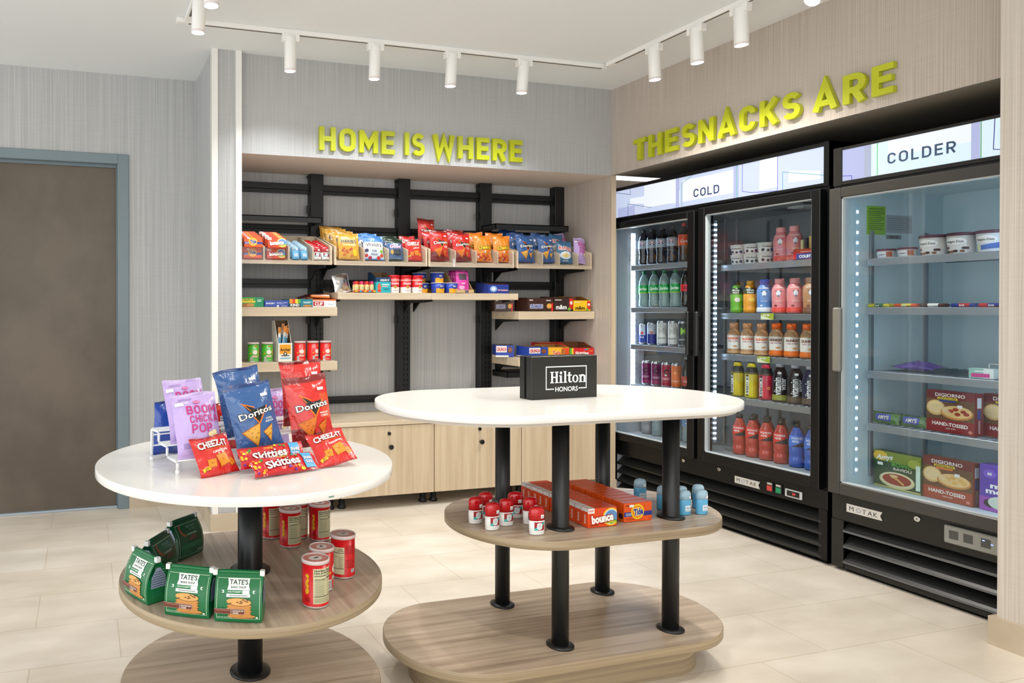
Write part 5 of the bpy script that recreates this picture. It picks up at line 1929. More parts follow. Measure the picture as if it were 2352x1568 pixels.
def cookie_bag(front):
    w, d, h, hb = .112, .066, .128, .070
    G = Gable(w, d, h, hb)
    gm = M('cookie_green', '0c6b3a', .34, coat=.15) if front else M('cookie_green_back', '0f4f33', .34, coat=.15)
    b = MB()
    NV, NU = 16, 8
    for sgn in (1, -1):
        vs = []
        for j in range(NV + 1):
            for i in range(NU + 1):
                p, n = G(-w / 2 + w * i / NU, h * j / NV)
                vs.append((p.x, p.y * sgn, p.z))
        fs = []
        for j in range(NV):
            for i in range(NU):
                a = j * (NU + 1) + i
                f = (a, a + 1, a + NU + 2, a + NU + 1)
                fs.append(f if sgn > 0 else tuple(reversed(f)))
        b.add(vs, fs, gm, True)
    for sx in (-1, 1):
        vs, fs = [], []
        for j in range(NV + 1):
            y = G.prof(h * j / NV) - .0
            tt = max(0, (h * j / NV - hb) / (h - hb))
            vs += [(sx * w / 2, y, h * j / NV), (sx * (w / 2 - .016 * tt * (1 - tt) * 4), 0, h * j / NV), (sx * w / 2, -y, h * j / NV)]
        for j in range(NV):
            a = j * 3
            for q in (0, 1):
                f = (a + q, a + q + 1, a + q + 4, a + q + 3)
                fs.append(f if sx > 0 else tuple(reversed(f)))
        b.add(vs, fs, gm, False)
        Fs = Flat((sx * (w / 2 + .0006), 0, 0), (0, sx, 0))
        b.poly(Fs, [(-.024, .045), (.024, .045), (.022, .078), (.006, .105), (-.006, .105), (-.022, .078)], C('8d99ad', .4), .0005)
        for k in range(7):
            ww = .022 if k < 4 else .022 - (k - 3) * .004
            b.rect(Fs, -ww, ww, .050 + .007 * k, .0515 + .007 * k, C('1f2a3a'), .0010)
        for k in range(4):
            b.rect(Fs, -.022, .010, .018 + .005 * k, .0192 + .005 * k, C('2f8a5c'), .0010)
    b.box(-w / 2, w / 2, -d / 2, d / 2, 0, .0008, gm)
    PAL = C('bfd8b4')
    # pale outline
    i = .0055
    for P in ([(-w / 2 + i, .011), (w / 2 - i, .011)], [(w / 2 - i, .011), (w / 2 - i, h - .016)], [(-w / 2 + i, .011), (-w / 2 + i, h - .016)], [(-w / 2 + i, h - .012), (w / 2 - i, h - .012)]):
        b.line(G, P, .0011, PAL, .0006)
    if front:
        TG = C('e9efe8')
        b.poly(G, [(-.027, .088), (.027, .088), (.024, .101), (.026, .116), (-.026, .116), (-.024, .101)], TG, .0008)
        b.text(G, "TATE'S", 0, .1075, .0115, C('12372a'), .0014, .012, w=.044)
        b.text(G, 'BAKE SHOP', 0, .0955, .0050, C('12372a'), .0014, .008, w=.036)
        b.poly(G, [(-.040, .081), (.040, .081), (.036, .084), (.040, .088), (-.040, .088), (-.036, .084)], C('dfe8dd'), .0010)
        b.rect(G, -.034, .034, .0805, .0885, C('0f7a45'), .0013)
        b.text(G, 'SOUTHAMPTON', -.004, .0845, .0036, C('dfe8dd'), .0018, .02, w=.042)
        b.rect(G, -.028, .028, .0715, .0795, C('e4ebe2'), .0011)
        b.rect(G, -.022, .022, .0748, .0762, C('41544a'), .0015)
        b.rect(G, .010, .026, .080, .088, C('f4f4f4'), .0022)
        ck, ckd, ckl = C('c98a45', .6), C('8f5a2a', .6), C('dba55c', .6)
        for z, rx, x0 in ((.018, .033, .008), (.026, .028, .003), (.033, .028, .004), (.040, .029, .002), (.047, .029, .003)):
            b.oval(G, x0, z, rx, .0065, ckd, .0009 + z * .01, 18)
            b.oval(G, x0, z + .0012, rx, .0055, ck, .0010 + z * .01, 18)
        b.oval(G, .002, .058, .029, .0105, ckd, .0017, 20, -.06)
        b.oval(G, .002, .0592, .029, .0098, ckl, .0020, 20, -.06)
        rnd = random.Random(2)
        for k in range(9):
            b.oval(G, rnd.uniform(-.02, .024), .059 + rnd.uniform(-.005, .006), .003, .0016, C('6b3d1d'), .0024, 7)
        b.rect(G, -w / 2 - .0, .016, .026, .040, C('efe0d0'), .0026)
        b.rect(G, -w / 2 + .0, .0154, .0265, .0395, C('6b3226', .4), .0029)
        b.text(G, 'CHOCOLATE CHIP', .0005, .0355, .0042, C('f0e6da'), .0034, .03, w=.026)
        b.text(G, 'COOKIES', -.0055, .0298, .0042, C('f0e6da'), .0034, .03, w=.014)
        b.rect(G, -w / 2 + .004, -.018, .0355, .0365, C('c98f70'), .0034)
        b.rect(G, -.016, -.0152, .027, .039, C('efe0d0'), .0034)
        b.text(G, 'NET WT 3.5 OZ (99 g)', -.031, .0155, .0030, C('d5e6d5'), .0008, .02, w=.034)
        b.oval(G, .044, .0155, .003, .003, C('cfe2cf'), .0008, 12)
    else:
        b.oval(G, -.027, .096, .013, .020, C('8f5238', .6), .0010, 14, .5)
        b.oval(G, -.022, .098, .010, .017, gm, .0014, 14, .5)
        b.text(G, 'BAKE SHOP', .010, .106, .0070, C('6f9c86'), .0009, .01, w=.036)
        b.text(G, 'TINY BITE', .012, .096, .0060, C('4f8a6c'), .0009, .01, w=.026)
        b.text(G, 'TATES BAKE', .006, .082, .0050, C('c9dccf'), .0009, .01, w=.042)
        b.poly(G, [(-.008, .060), (.022, .060), (.020, .074), (.004, .078), (-.010, .070)], C('5a4638', .6), .0009)
        b.rect(G, -.045, .045, .034, .052, C('2a6a48'), .0006)
        for k in range(4):
            b.rect(G, -.042, .0 - .004 * k, .018 + .004 * k, .0192 + .004 * k, C('4f8a6c'), .0009)
            b.oval(G, .026 + .006 * k, .019, .002, .002, C('cfe2cf'), .0009, 8)
    roll = MB()
    roll.tube([(-w / 2 - .001, 0, h + .001), (-w / 4, -.0015, h + .003), (w / 4, -.001, h + .002), (w / 2 + .001, 0, h + .001)], .0060, gm, 10)
    ties = []
    for sx in (-1, 1):
        ties.append(MB().box(sx * w / 2 - .008, sx * w / 2 + .003, -.0080, .0068, h - .0075, h + .0085, C('e6e8e6', .4), .001))
    return proto('cookie_bag', 'cookie bag', None, [('bag_body', b), ('rolled_top', roll), ('tin_tie_tab', ties[0], 'white tab on the rolled top'), ('tin_tie_tab', ties[1], 'white tab on the rolled top')])


COOKIE_F, COOKIE_B = cookie_bag(True), cookie_bag(False)


# ---- bottles and drinks cans ---------------------------------------------------------
def bottle(name, cat, R, H, prof, liquid, cap_col, labels, cap_r=.36, cap_h=.020, n=18, cap_mat=None, clear=False):
    """prof: list of (r/R, z/H) for the body; labels: callables(m, F, H, R)"""
    b = MB()
    lm = liquid if not isinstance(liquid, str) else M('liquid_' + liquid, liquid, .12, spec=.6, coat=.3)
    b.lathe([(R * r, H * z) for r, z in prof], lm, n)

    def rad(v):
        z = v / H
        for (r0, z0), (r1, z1) in zip(prof, prof[1:]):
            if z0 <= z <= z1 and z1 > z0:
                return R * (r0 + (r1 - r0) * (z - z0) / (z1 - z0))
        return R
    F = Cyl(rad)
    for L in labels:
        L(b, F, H, R)
    cap = MB()
    ct = H * prof[-1][1]
    cap.lathe([(R * cap_r, ct - .002), (R * cap_r, ct + cap_h - .002), (R * cap_r * .92, ct + cap_h)], cap_mat or C(cap_col, .3), 14)
    return proto(name, cat, None, [('bottle_body', b), ('cap', cap)])


def band(z0, z1, col, wide=None):
    def f(m, F, H, R):
        a = wide or 3.1
        k = 10
        for i in range(k):
            m.rect(F, -R * a + 2 * R * a * i / k, -R * a + 2 * R * a * (i + 1) / k, H * z0, H * z1, C(col, .3), .0005)
    return f


def ltext(txt, z, h, col, x=0, w=None, rot=0, bold=.02, out=None, shear=0):
    def f(m, F, H, R):
        m.text(F, txt, R * x, H * z, H * h, C(col, .3), .0012, bold, w=(R * w if w else None), rot=rot, outline=C(out) if out else None, shear=shear)
    return f


def ldot(x, z, r, col, ry=None):
    def f(m, F, H, R):
        m.oval(F, R * x, H * z, R * r, R * (ry or r), C(col, .3), .0010, 12)
    return f


SODA = [(.55, 0), (.9, .012), (1, .06), (.94, .20), (.90, .34), (1, .42), (1, .62), (.96, .72), (.72, .84), (.42, .91), (.38, .94)]
SPORT = [(.8, 0), (1, .02), (1, .18), (.93, .22), (.93, .27), (1, .30), (1, .62), (.92, .72), (.70, .82), (.50, .88), (.48, .93)]
MILK = [(.85, 0), (.98, .02), (1, .10), (.93, .16), (.97, .35), (1, .55), (.98, .68), (.80, .78), (.62, .83), (.58, .86)]
COFFEE = [(.9, 0), (1, .02), (1, .10), (.95, .14), (.97, .40), (.97, .55), (1, .60), (.92, .68), (.70, .76), (.62, .80), (.60, .84)]
VITA = [(.7, 0), (.96, .015), (1, .05), (1, .58), (.96, .66), (.78, .78), (.56, .86), (.50, .90)]
BOT = {}
COLA = M('cola', '1b0d08', .12, spec=.6, coat=.3)
BOT['diet'] = bottle('soda_bottle', 'soda bottle', .033, .232, SODA, COLA, '20242a', [band(.46, .70, 'a9b1b8'), ldot(0, .585, .5, 'e8ecef'), ldot(0, .565, .46, '24356f', .26), ldot(0, .61, .46, 'c8262a', .2), ltext('diet', .665, .03, 'c8262a')])
BOT['coke'] = bottle('soda_bottle', 'soda bottle', .033, .238, SODA, COLA, 'd7301f', [band(.44, .72, 'e2501c'), ltext('Cola', .55, .07, 'f4ece4', w=1.3, shear=.2)])
CLEARW = M('clear_water', 'b9ccd2', .08, spec=.6, trans=.55)
BOT['lime'] = bottle('soda_bottle', 'soda bottle', .033, .232, SODA, M('lime_soda', 'a9c4c0', .08, spec=.6, trans=.5), '1f7a4a', [band(.42, .63, '179a45'), band(.40, .425, '9bd03a'), ltext('Sprite', .53, .085, 'f4f6f2', w=1.5, shear=.25)])
BOT['cokered'] = bottle('soda_bottle', 'soda bottle', .033, .236, SODA, COLA, '2a1512', [band(.42, .60, 'd8161c'), ltext('Zero', .51, .06, '1a0b0b', w=1.2, shear=.2)])
BOT['glass'] = bottle('glass_soda_bottle', 'soda bottle', .027, .20, [(.9, 0), (1, .04), (.9, .2), (1, .45), (.85, .62), (.5, .78), (.38, .95)], COLA, '8d9296', [band(.12, .42, 'b9402e'), ltext('Cola', .27, .07, 'f3e6da', w=1.2)], cap_r=.42, cap_h=.01)
BOT['water'] = bottle('water_bottle', 'water bottle', .032, .205, [(.8, 0), (1, .02), (.94, .10), (1, .16), (.93, .24), (1, .30), (.93, .40), (1, .46), (1, .68), (.75, .84), (.40, .92)], CLEARW, 'e9eef0', [band(.50, .68, '5f86b8'), ltext('water', .59, .05, 'e6edf4')])
BOT['smart'] = bottle('water_bottle', 'water bottle', .034, .22, SPORT, M('blue_label_water', '8f8f96', .15, spec=.6), 'b9c0c4', [band(.62, .86, '3d3f9a'), ltext('S', .74, .1, 'e3e6f4', rot=pi / 2)])
LIDMILK = {'pink': ('ea8f92', 'f0564a', 'f0a3a4'), 'blue': ('5f8fd0', 'e8ecf2', '4a6ad0'), 'tan': ('b9865c', '8a5a48', 'c9a184')}
for k, (c1, c2, c3) in LIDMILK.items():
    BOT['milk_' + k] = bottle('milk_bottle', 'milk bottle', .036, .185, MILK, M('milk_' + k, c1, .3), c3,
                              [band(.0, .17, c2), ldot(0, .58, .28, 'e9eef6', .42), ldot(-.28, .64, .14, '24324f', .05), ldot(.28, .64, .14, '24324f', .05), ldot(0, .50, .13, '6f7f9f', .16),
                               ltext('milk', .74, .045, 'f7ebe6', w=1.3), ltext('PROTEIN', .35, .03, 'f4e6e2'), ldot(-.35, .22, .22, '9c2f1f' if k == 'pink' else c2, .14)], cap_r=.62, cap_h=.026)
for k, (c1, c3, t) in {'green': ('6fb52c', '2a2f2a', 'Apple'), 'orange': ('f0a01e', 'e0a52a', 'Juice')}.items():
    BOT['juice_' + k] = bottle('juice_bottle', 'juice bottle', .032, .178, [(.8, 0), (1, .03), (1, .14), (.92, .18), (1, .24), (1, .56), (.92, .74), (.6, .86), (.5, .90)], M('juice_' + k, c1, .2, coat=.3), c3,
                               [band(.60, .80, '33421f'), ltext('Minute', .725, .06, 'f0f0ea', w=1.1), ltext('Maid', .65, .05, 'f0f0ea', w=.9), ldot(.25, .42, .42, 'e6dcd2' if k == 'green' else 'f6c84a')], cap_r=.5)
BOT['coffee_tan'] = bottle('coffee_bottle', 'coffee bottle', .034, .175, COFFEE, M('coffee_tan', 'b98a5c', .25, coat=.3), 'c98f62', [band(.16, .60, 'ece6dc'), band(0, .08, 'd9a878'), ltext("DUNKIN'", .50, .072, 'e8682a', w=1.75, bold=.05), ltext('ICED COFFEE', .41, .035, 'a83a86', w=1.5), ldot(.3, .25, .3, 'c98a4a', .12)], cap_r=.66, cap_h=.028)
BOT['coffee_org'] = bottle('coffee_bottle', 'coffee bottle', .034, .178, COFFEE, M('coffee_tan2', 'b98f66', .25, coat=.3), 'ee6a1e', [band(.16, .60, 'ece6dc'), band(0, .20, 'ee7420'), ltext("DUNKIN'", .50, .072, '7a3a26', w=1.75, bold=.05), ltext('ICED COFFEE', .41, .035, 'a83a86', w=1.5), ldot(.3, .27, .3, 'd98a3a', .12)], cap_r=.66, cap_h=.028)
for k, (c1, c2, c3, capc) in {'yellow': ('d9c21c', '2c2d2a', 'e3c018', '3a3d3c'), 'lemon': ('e0d22a', '333430', 'e6d02c', '3c3f3e'), 'pink': ('e0344e', '2c2b2e', 'f08a5a', '4a3a3c')}.items():
    BOT['armor_' + k] = bottle('sport_drink_bottle', 'sport drink bottle', .033, .215, VITA, M('armor_' + k, c1, .2, coat=.3), capc, [band(.66, .80, '232422'), band(.62, .70, '2b2c2a'), (lambda m, F, H, R: m.rect(F, -R * .95, -R * .55, H * .05, H * .6, C('20211f', .3), .0006)), ltext('BODYARMOR', .33, .10, 'f2f2ec', x=-.75, w=3.1, rot=pi / 2), band(.64, .655, c3), ldot(.4, .3, .3, c3)], cap_r=.52, cap_h=.022)
for k in ('dark', 'dark2', 'purple'):
    c1 = {'dark': '2a1a1c', 'dark2': '241618', 'purple': '221c46'}[k]
    BOT['vita_' + k] = bottle('vitamin_water_bottle', 'vitamin water bottle', .036, .208, VITA, M('vita_' + k, c1, .15, coat=.4), 'b9bcc8', [band(.20, .66, {'dark': '1f1416', 'dark2': '1d1313', 'purple': '1f2140'}[k]), band(.04, .18, '9a9a3a' if k == 'dark' else '5a4a3a'), ltext('vitamin', .40, .17, 'f2f2f2', x=-.30, w=2.6, rot=pi / 2), ltext('water', .46, .14, 'e6e6ea', x=.42, w=1.8, rot=pi / 2), ldot(0, .74, .26, 'd9dade', .2)], cap_r=.56, cap_h=.020)
for k, (c1, c2) in {'red': ('c8483c', 'e0301f'), 'blue': ('3a66c8', '4a7fe0')}.items():
    labs_ = [band(.48, .74, c2), ltext('POWER', .68, .05, 'f4f4f2', w=1.6), ltext('ADE', .61, .05, 'f4f4f2', x=-.3, w=.9), (lambda m, F, H, R: m.poly(F, [(R * -.9, H * .48), (R * 1.2, H * .48), (R * 1.2, H * .64)], C('2a2c30', .3), .0010))]
    BOT['power_' + k] = bottle('sport_drink_bottle', 'sport drink bottle', .034, .222, SPORT, M('power_' + k, c1, .12, coat=.3, spec=.6), '2a2a2c', labs_, cap_r=.5, cap_h=.020)


def tall_can(col, art, R=.0285, H=.158):
    m = MB()
    al = M('can_alu', 'c3c7ca', .25, metal=.9)
    body = C(col, .28)
    m.lathe([(R * .78, 0), (R * .98, .006), (R, .012), (R, H - .014), (R * .86, H - .003), (R * .86, H), (R * .80, H - .001), (R * .80, H - .004)],
            [al, al, body, al, al, al, al], 22)
    F = Cyl(R)
    for a in art:
        a(m, F, H, R)
    return proto('drink_can', 'drink can', m)


CANS = {
    'redbull': tall_can('2a3f9a', [band(.45, .9, 'c3cad6', .8), ldot(0, .55, .35, 'd8362a'), ltext('Bull', .35, .08, 'e9e6df')], .026, .135),
    'silverblue': tall_can('b9c0cc', [band(.05, .48, '2c2f86', 1.2), ldot(0, .52, .3, 'b9503a', .2), ltext('Bull', .60, .07, 'c8342a')], .0275, .145),
    'white': tall_can('d9d9d6', [ltext('M', .60, .26, 'b3b4b2', w=1.0, bold=.02), ltext('MONSTER', .30, .06, '5f6468', w=1.5)], .0300, .158),
    'green': tall_can('33373b', [ltext('M', .62, .26, '8fd02c', w=1.0, bold=.03), ltext('MONSTER', .28, .06, 'c9cdd0', w=1.5)], .0300, .158),
    'berry': tall_can('7a1c54', [ltext('C', .62, .2, '1c1016', w=.9, bold=.05), ltext('CELSIUS', .35, .08, 'd9b9c9', w=1.5), band(.10, .2, '9c2a5c')], .0290, .158),
    'cherry': tall_can('a31f3c', [ltext('C', .62, .2, '2a0d12', w=.9, bold=.05), ltext('CELSIUS', .35, .08, 'ecc9cf', w=1.5), ldot(0, .5, .2, 'f2f2f2')], .0290, .158),
    'orange': tall_can('e0702a', [ldot(0, .62, .3, 'f0a56a'), ltext('CELSIUS', .30, .07, 'f4d9c0', w=1.4)], .0290, .158),
}


# ---- tubs, pots, cups -------------------------------------------------------------------
def tub(name, cat, R0, R1, H, side, lid, art, lid_h=.010):
    b = MB()
    b.lathe([(R0 * .96, 0), (R0, .002), (R1, H)], C(side, .35), 24)
    F = Cyl(lambda v: R0 + (R1 - R0) * v / H)
    for a in art:
        a(b, F, H, R1)
    l = MB()
    l.lathe([(R1 * 1.02, H - .001), (R1 * 1.05, H), (R1 * 1.05, H + lid_h - .002), (R1 * 1.0, H + lid_h)], C(lid, .35), 24)
    return proto(name, cat, None, [('tub', b), ('lid', l)])


def choc(m, F, H, R):
    rnd = random.Random(4)
    for k in range(9):
        m.oval(F, R * rnd.uniform(-1.0, 1.0), H * rnd.uniform(.08, .36), R * .18, R * .12, C(('5a3526', '8a5a3c', '3d231a')[k % 3]), .0007 + k * .00005, 9)


ICE_S = tub('ice_cream_tub', 'ice cream tub', .031, .035, .036, 'ded7da', '6d2740', [(lambda m, F, H, R: m.rect(F, -R * .7, R * .5, H * .25, H * .8, C('f1eef0'), .0006)), ltext('cream', .52, .2, '4a1f2c', w=.8), (lambda m, F, H, R: m.rect(F, R * .55, R * 1.2, H * .2, H * .85, C('b9623c'), .0006))], .008)
ICE_L = tub('ice_cream_tub', 'ice cream tub', .041, .048, .078, 'e8e2de', '55233a', [choc, (lambda m, F, H, R: m.oval(F, 0, H * .68, R * .85, H * .2, C('f4f1ee'), .0010, 18)), ltext('Haagen-Dazs', .68, .13, '33202a', w=1.3)], .012)
ICE_V = tub('ice_cream_tub', 'ice cream tub', .041, .048, .078, 'e9ebee', '55233a', [(lambda m, F, H, R: m.poly(F, [(-R * .9, H * .3), (R, H * .5), (R, H * .2), (-R * .9, H * .1)], C('4a6fc0'), .0006)), ldot(-.5, .25, .25, 'dfe8c0', .3), (lambda m, F, H, R: m.oval(F, 0, H * .68, R * .85, H * .2, C('f4f1ee'), .0010, 18)), ltext('Haagen-Dazs', .68, .13, '33202a', w=1.3)], .012)
YOG = tub('yogurt_cup', 'yogurt cup', .031, .0395, .052, 'e6e3dd', 'eeece8', [ltext('chobani', .66, .16, '3a3a3e', w=1.3), ldot(-.5, .3, .2, '2c2f4f'), ldot(.1, .25, .16, '2c2f4f'), ldot(.6, .3, .2, '39406a')], .003)
MAC = tub('pasta_cup', 'pasta cup', .039, .045, .062, '2b45a8', 'd9d7d2', [(lambda m, F, H, R: [m.poly(F, [(-R * .75 + R * .3 * i, 0), (-R * .75 + R * .3 * (i + 1), 0), (-R * .75 + R * .3 * (i + 1), H * .46), (-R * .75 + R * .3 * i, H * .46)], C('f0a520'), .0005) for i in range(5)]), ldot(0, .60, .30, '22357f', .30), ldot(0, .62, .22, 'eef0f4', .18), ltext('MAC', .70, .12, 'f2f2f2'), ltext('Cheese', .58, .10, '24367f', w=.42)], .003)
SOUP = tub('soup_cup', 'soup cup', .034, .037, .098, 'd4202a', 'cc1a24', [band(.0, .36, 'ece7df'), band(.78, .84, 'e9c9b8'), ltext('Campbells', .60, .13, 'f4f0ea', w=1.6, shear=.2), ldot(0, .37, .26, 'b9963c'), ltext('TOMATO', .14, .05, 'a8363a')], .012)


def tiny_bottle(cap):
    m = MB()
    m.lathe([(.010, 0), (.0125, .003), (.0125, .040), (.009, .046)], C('e8c27a', .3), 12)
    F = Cyl(.0126)
    m.rect(F, -.013, .013, .008, .034, C('e9dba0'), .0004)
    for k in range(3):
        m.rect(F, -.008, .008, .012 + .007 * k, .014 + .007 * k, C('6a7a2c'), .0007)
    c = MB()
    c.lathe([(.0105, .045), (.011, .046), (.011, .062), (.009, .064)], C(cap, .3), 12)
    return proto('energy_shot', 'energy shot bottle', None, [('bottle_body', m), ('cap', c)])


SHOT = tiny_bottle('d8322a')
SHOT2 = tiny_bottle('d5356a')

# ================================================================== goods: round table top
Z1 = 0.7706
rk = thing('wire_step_rack', 'white coated wire step rack holding snack bags on the round table', 'rack', (-3.089, -1.915, .770), 0.25)
WIRE = M('white_wire', 'eceef0', .3)
LV = ((0.0, .080, .034), (.080, .150, .064), (.150, .212, .096))
for k, u in enumerate((0.0, .565)):
    m = MB()
    path = [(u, 0, .006), (u, 0, .030), (u, .004, .034), (u, .076, .034), (u, .080, .038), (u, .080, .060), (u, .084, .064), (u, .146, .064), (u, .150, .068), (u, .150, .092), (u, .154, .096), (u, .206, .096), (u, .212, .090), (u, .212, .006)]
    m.tube(path, .0042, WIRE, 8)
    obj('side_frame', m, rk)
    for v in (0, .212):
        m = MB(); m.lathe([(.0062, 0), (.0062, .012)], C('f4f5f5', .4), 10, (u, v, 0)); obj('rubber_foot', m, rk)
for a, b_, z in LV:
    m = MB()
    for q in range(4):
        v = a + .004 + (b_ - a - .008) * q / 3
        m.tube([(0, v, z + .002), (.565, v, z + .002)], .0024, WIRE, 6)
    obj('step_wires', m, rk)
for z in (.045, .078):
    m = MB(); m.tube([(0, .212, z), (.565, .212, z)], .0024, WIRE, 6); obj('back_wire', m, rk)
GB = 'snack bags on and around the white wire rack'
D = radians
place(BAG_LILAC, 'lilac popcorn bag with pink lettering at the front left of the wire rack', (-3.018, -1.890, .809), .22, GB, D(-16), D(-2), None, (1.1, 1, .98))
place(BAG_LILAC2, 'lilac popcorn bag tucked behind the front lilac bag at the left', (-3.035, -1.815, .840), .22, GB, D(-18), D(-3))
place(BAG_BLUE, 'blue tortilla chip bag standing in front, at the centre of the wire rack', (-2.835, -1.872, .811), .16, GB, D(-10), D(-11))
place(BAG_BLUE2, 'blue tortilla chip bag behind the front blue bag on the round table', (-2.850, -1.765, .848), .16, GB, D(-10), D(-9))
place(BAG_RED, 'red tortilla chip bag standing in front at the right of the wire rack', (-2.657, -1.828, .812), .12, GB, D(-8), D(-6))
place(BAG_RED2, 'red tortilla chip bag behind the front red bag on the round table', (-2.655, -1.720, .860), .12, GB, D(-6), D(-2))
place(BAG_LILAC, 'lilac popcorn bag behind the rack, between the blue and red chip bags', (-2.722, -1.575, Z1), .2, GB, D(-5), D(2))
place(BAG_ROYAL, 'royal blue snack bag at the left end behind the wire rack', (-3.085, -1.640, Z1 + .002), .5, GB, D(-4), D(5))
place(BAG_REDBACK, 'red bag with a grey nutrition panel behind the rack, left of the blue chip bags', (-2.910, -1.610, Z1), .2, GB, D(-3), 0)
place(BAG_NAVY, 'dark navy bag low behind the blue tortilla chip bag', (-2.818, -1.520, Z1 + .002), .2, GB, D(-4), D(4))
place(BAG_CRACKER, 'small red cracker bag propped against the lilac bag at the left', (-2.974, -1.962, Z1 + .001), .36, GB, D(-34), D(-3))
place(BAG_CRACKER2, 'small red cracker bag reclining at the right, below the red chip bag', (-2.622, -1.955, Z1 + .010), .10, GB, D(-47), D(-10))
place(BAG_CANDY, 'long red candy bag, upper of two, leaning on the front of the rack', (-2.815, -1.947, .786), .20, 'long red candy bags on the round table', D(-32), D(-2))
place(BAG_CANDY2, 'long red candy bag lying in front on the white round table', (-2.787, -2.005, Z1 + .004), .30, 'long red candy bags on the round table', D(-50), 0)

# ================================================================== goods: round table shelf
Z2 = 0.4292
GC = 'green cookie bags on the round shelf'


def cookie(P, label, cx, cy, rz, sc=(1.1, 1.0, .90)):
    place(P, label, (cx, cy, Z2 + .0006), rz, GC, 0, 0, None, sc)


cookie(COOKIE_F, 'green cookie bag nearest the middle, rightmost at the front of the round shelf', -2.948, -2.092, -.36)
cookie(COOKIE_F, 'green cookie bag at the front of the round shelf, second from the right', -3.066, -2.027, -.52)
cookie(COOKIE_F, 'green cookie bag seen at an angle at the far left edge of the round shelf', -3.172, -1.888, -1.12)
cookie(COOKIE_B, 'dark green cookie bag with its back turned, wedged between two others at the left', -3.128, -1.745, .98)
cookie(COOKIE_B, 'dark green cookie bag with its back turned, rearmost on the round shelf', -3.030, -1.585, .72)
GK = 'red chip cans on the round shelf'
for P, lab, x, y, rz in (
        (CAN_PANEL, 'red chip can nearest the camera on the round shelf', -2.733, -2.068, .05),
        (CAN_RED, 'red chip can right behind the nearest one, with its front facing right', -2.681, -1.968, 1.15),
        (CAN_BACK, 'red chip can at the right edge of the round shelf', -2.588, -1.893, .10),
        (CAN_PANEL, 'red chip can left of the rear group on the round shelf', -2.665, -1.590, .05),
        (CAN_PANEL, 'red chip can right of the rear group on the round shelf', -2.547, -1.552, .08),
        (CAN_PANEL, 'red chip can in the gap at the back of the rear group', -2.614, -1.508, .05),
        (CAN_PANEL, 'red chip can at the far left of the rear group, mostly behind another', -2.704, -1.484, .05)):
    place(P, lab, (x, y, Z2), rz, GK)

# ================================================================== goods: oval table
sg = thing('tabletop_sign', 'black box sign reading Hilton HONORS on the oval table', 'sign', (-1.728, -1.760, .920), .075)
m = MB(); m.box(-.142, .142, -.031, .031, 0, .149, M('sign_black', '1b1c19', .35, spec=.45), .0012)
m.box(-.1424, -.1405, -.004, .006, .004, .147, BLACK_VOID)
obj('sign_box', m, sg)
m = MB()
SW = M('sign_white', 'dfe6e6', .45)
F = Flat((.006, -.031, 0))
for P in ([(-.087, .112), (.087, .112)], [(-.087, .112), (-.087, .035)], [(.087, .112), (.087, .035)], [(-.087, .035), (-.055, .035)], [(.055, .035), (.087, .035)]):
    m.line(F, P, .0036, SW, .0006)


def serif_word(m, F, x0, z0, H):
    """Hilton in a bold serif"""
    s, t, sf = H * .20, H * .075, H * .10

    def bar(x, y0, y1, w=s):
        m.rect(F, x, x + w, y0, y1, SW, .0008)

    def foot(x, y, w=s, up=False):
        m.rect(F, x - sf, x + w + sf, y, y + t, SW, .0009)
    x = x0
    for k in (0, 1):
        bar(x + k * H * .50, z0, z0 + H)
        foot(x + k * H * .50, z0); foot(x + k * H * .50, z0 + H - t)
    m.rect(F, x, x + H * .6, z0 + H * .46, z0 + H * .56, SW, .0007)
    x += H * .96
    bar(x, z0, z0 + H * .66); foot(x, z0); m.rect(F, x - sf, x + s * .6, z0 + H * .66 - t, z0 + H * .66, SW, .0009)
    m.oval(F, x + s * .5, z0 + H * .88, s * .64, s * .64, SW, .0008, 16)
    x += H * .47
    bar(x, z0, z0 + H * 1.02); foot(x, z0); m.rect(F, x - sf, x + s * .6, z0 + H * 1.02 - t, z0 + H * 1.02, SW, .0009)
    x += H * .45
    bar(x, z0 + H * .10, z0 + H * .92); m.rect(F, x - sf * 1.3, x + s + sf * 1.8, z0 + H * .60, z0 + H * .69, SW, .0009)
    m.line(F, [(x + s * .5, z0 + H * .13), (x + s * .8, z0 + H * .07), (x + s * 1.6, z0 + H * .07)], H * .12, SW, .0009)
    x += H * .42
    R1, ro = [], H * .33
    cx, cy = x + H * .34, z0 + H * .33
    n = 28
    for i in range(n):
        a0, a1 = 2 * pi * i / n, 2 * pi * (i + 1) / n
        q = [(cx + ro * 1.04 * cos(a0), cy + ro * 1.04 * sin(a0)), (cx + ro * 1.04 * cos(a1), cy + ro * 1.04 * sin(a1)),
             (cx + ro * .48 * cos(a1), cy + ro * .80 * sin(a1)), (cx + ro * .48 * cos(a0), cy + ro * .80 * sin(a0))]
        m.poly(F, q, SW, .0008)
    x += H * .82
    bar(x, z0, z0 + H * .66); foot(x, z0); m.rect(F, x - sf, x + s * .6, z0 + H * .66 - t, z0 + H * .66, SW, .0009)
    bar(x + H * .44, z0, z0 + H * .50); foot(x + H * .44, z0)
    m.line(F, [(x + s * .8, z0 + H * .52), (x + H * .22, z0 + H * .61), (x + H * .36, z0 + H * .62), (x + H * .44 + s * .5, z0 + H * .55), (x + H * .44 + s * .5, z0 + H * .45)], H * .14, SW, .0010)
    return x


serif_word(m, F, -.066, .0555, .0395)
m.text(F, 'HONORS', 0, .0345, .0165, SW, .0008, .022, w=.098, res=3)
obj('lettering', m, sg, 'white lettering and frame')

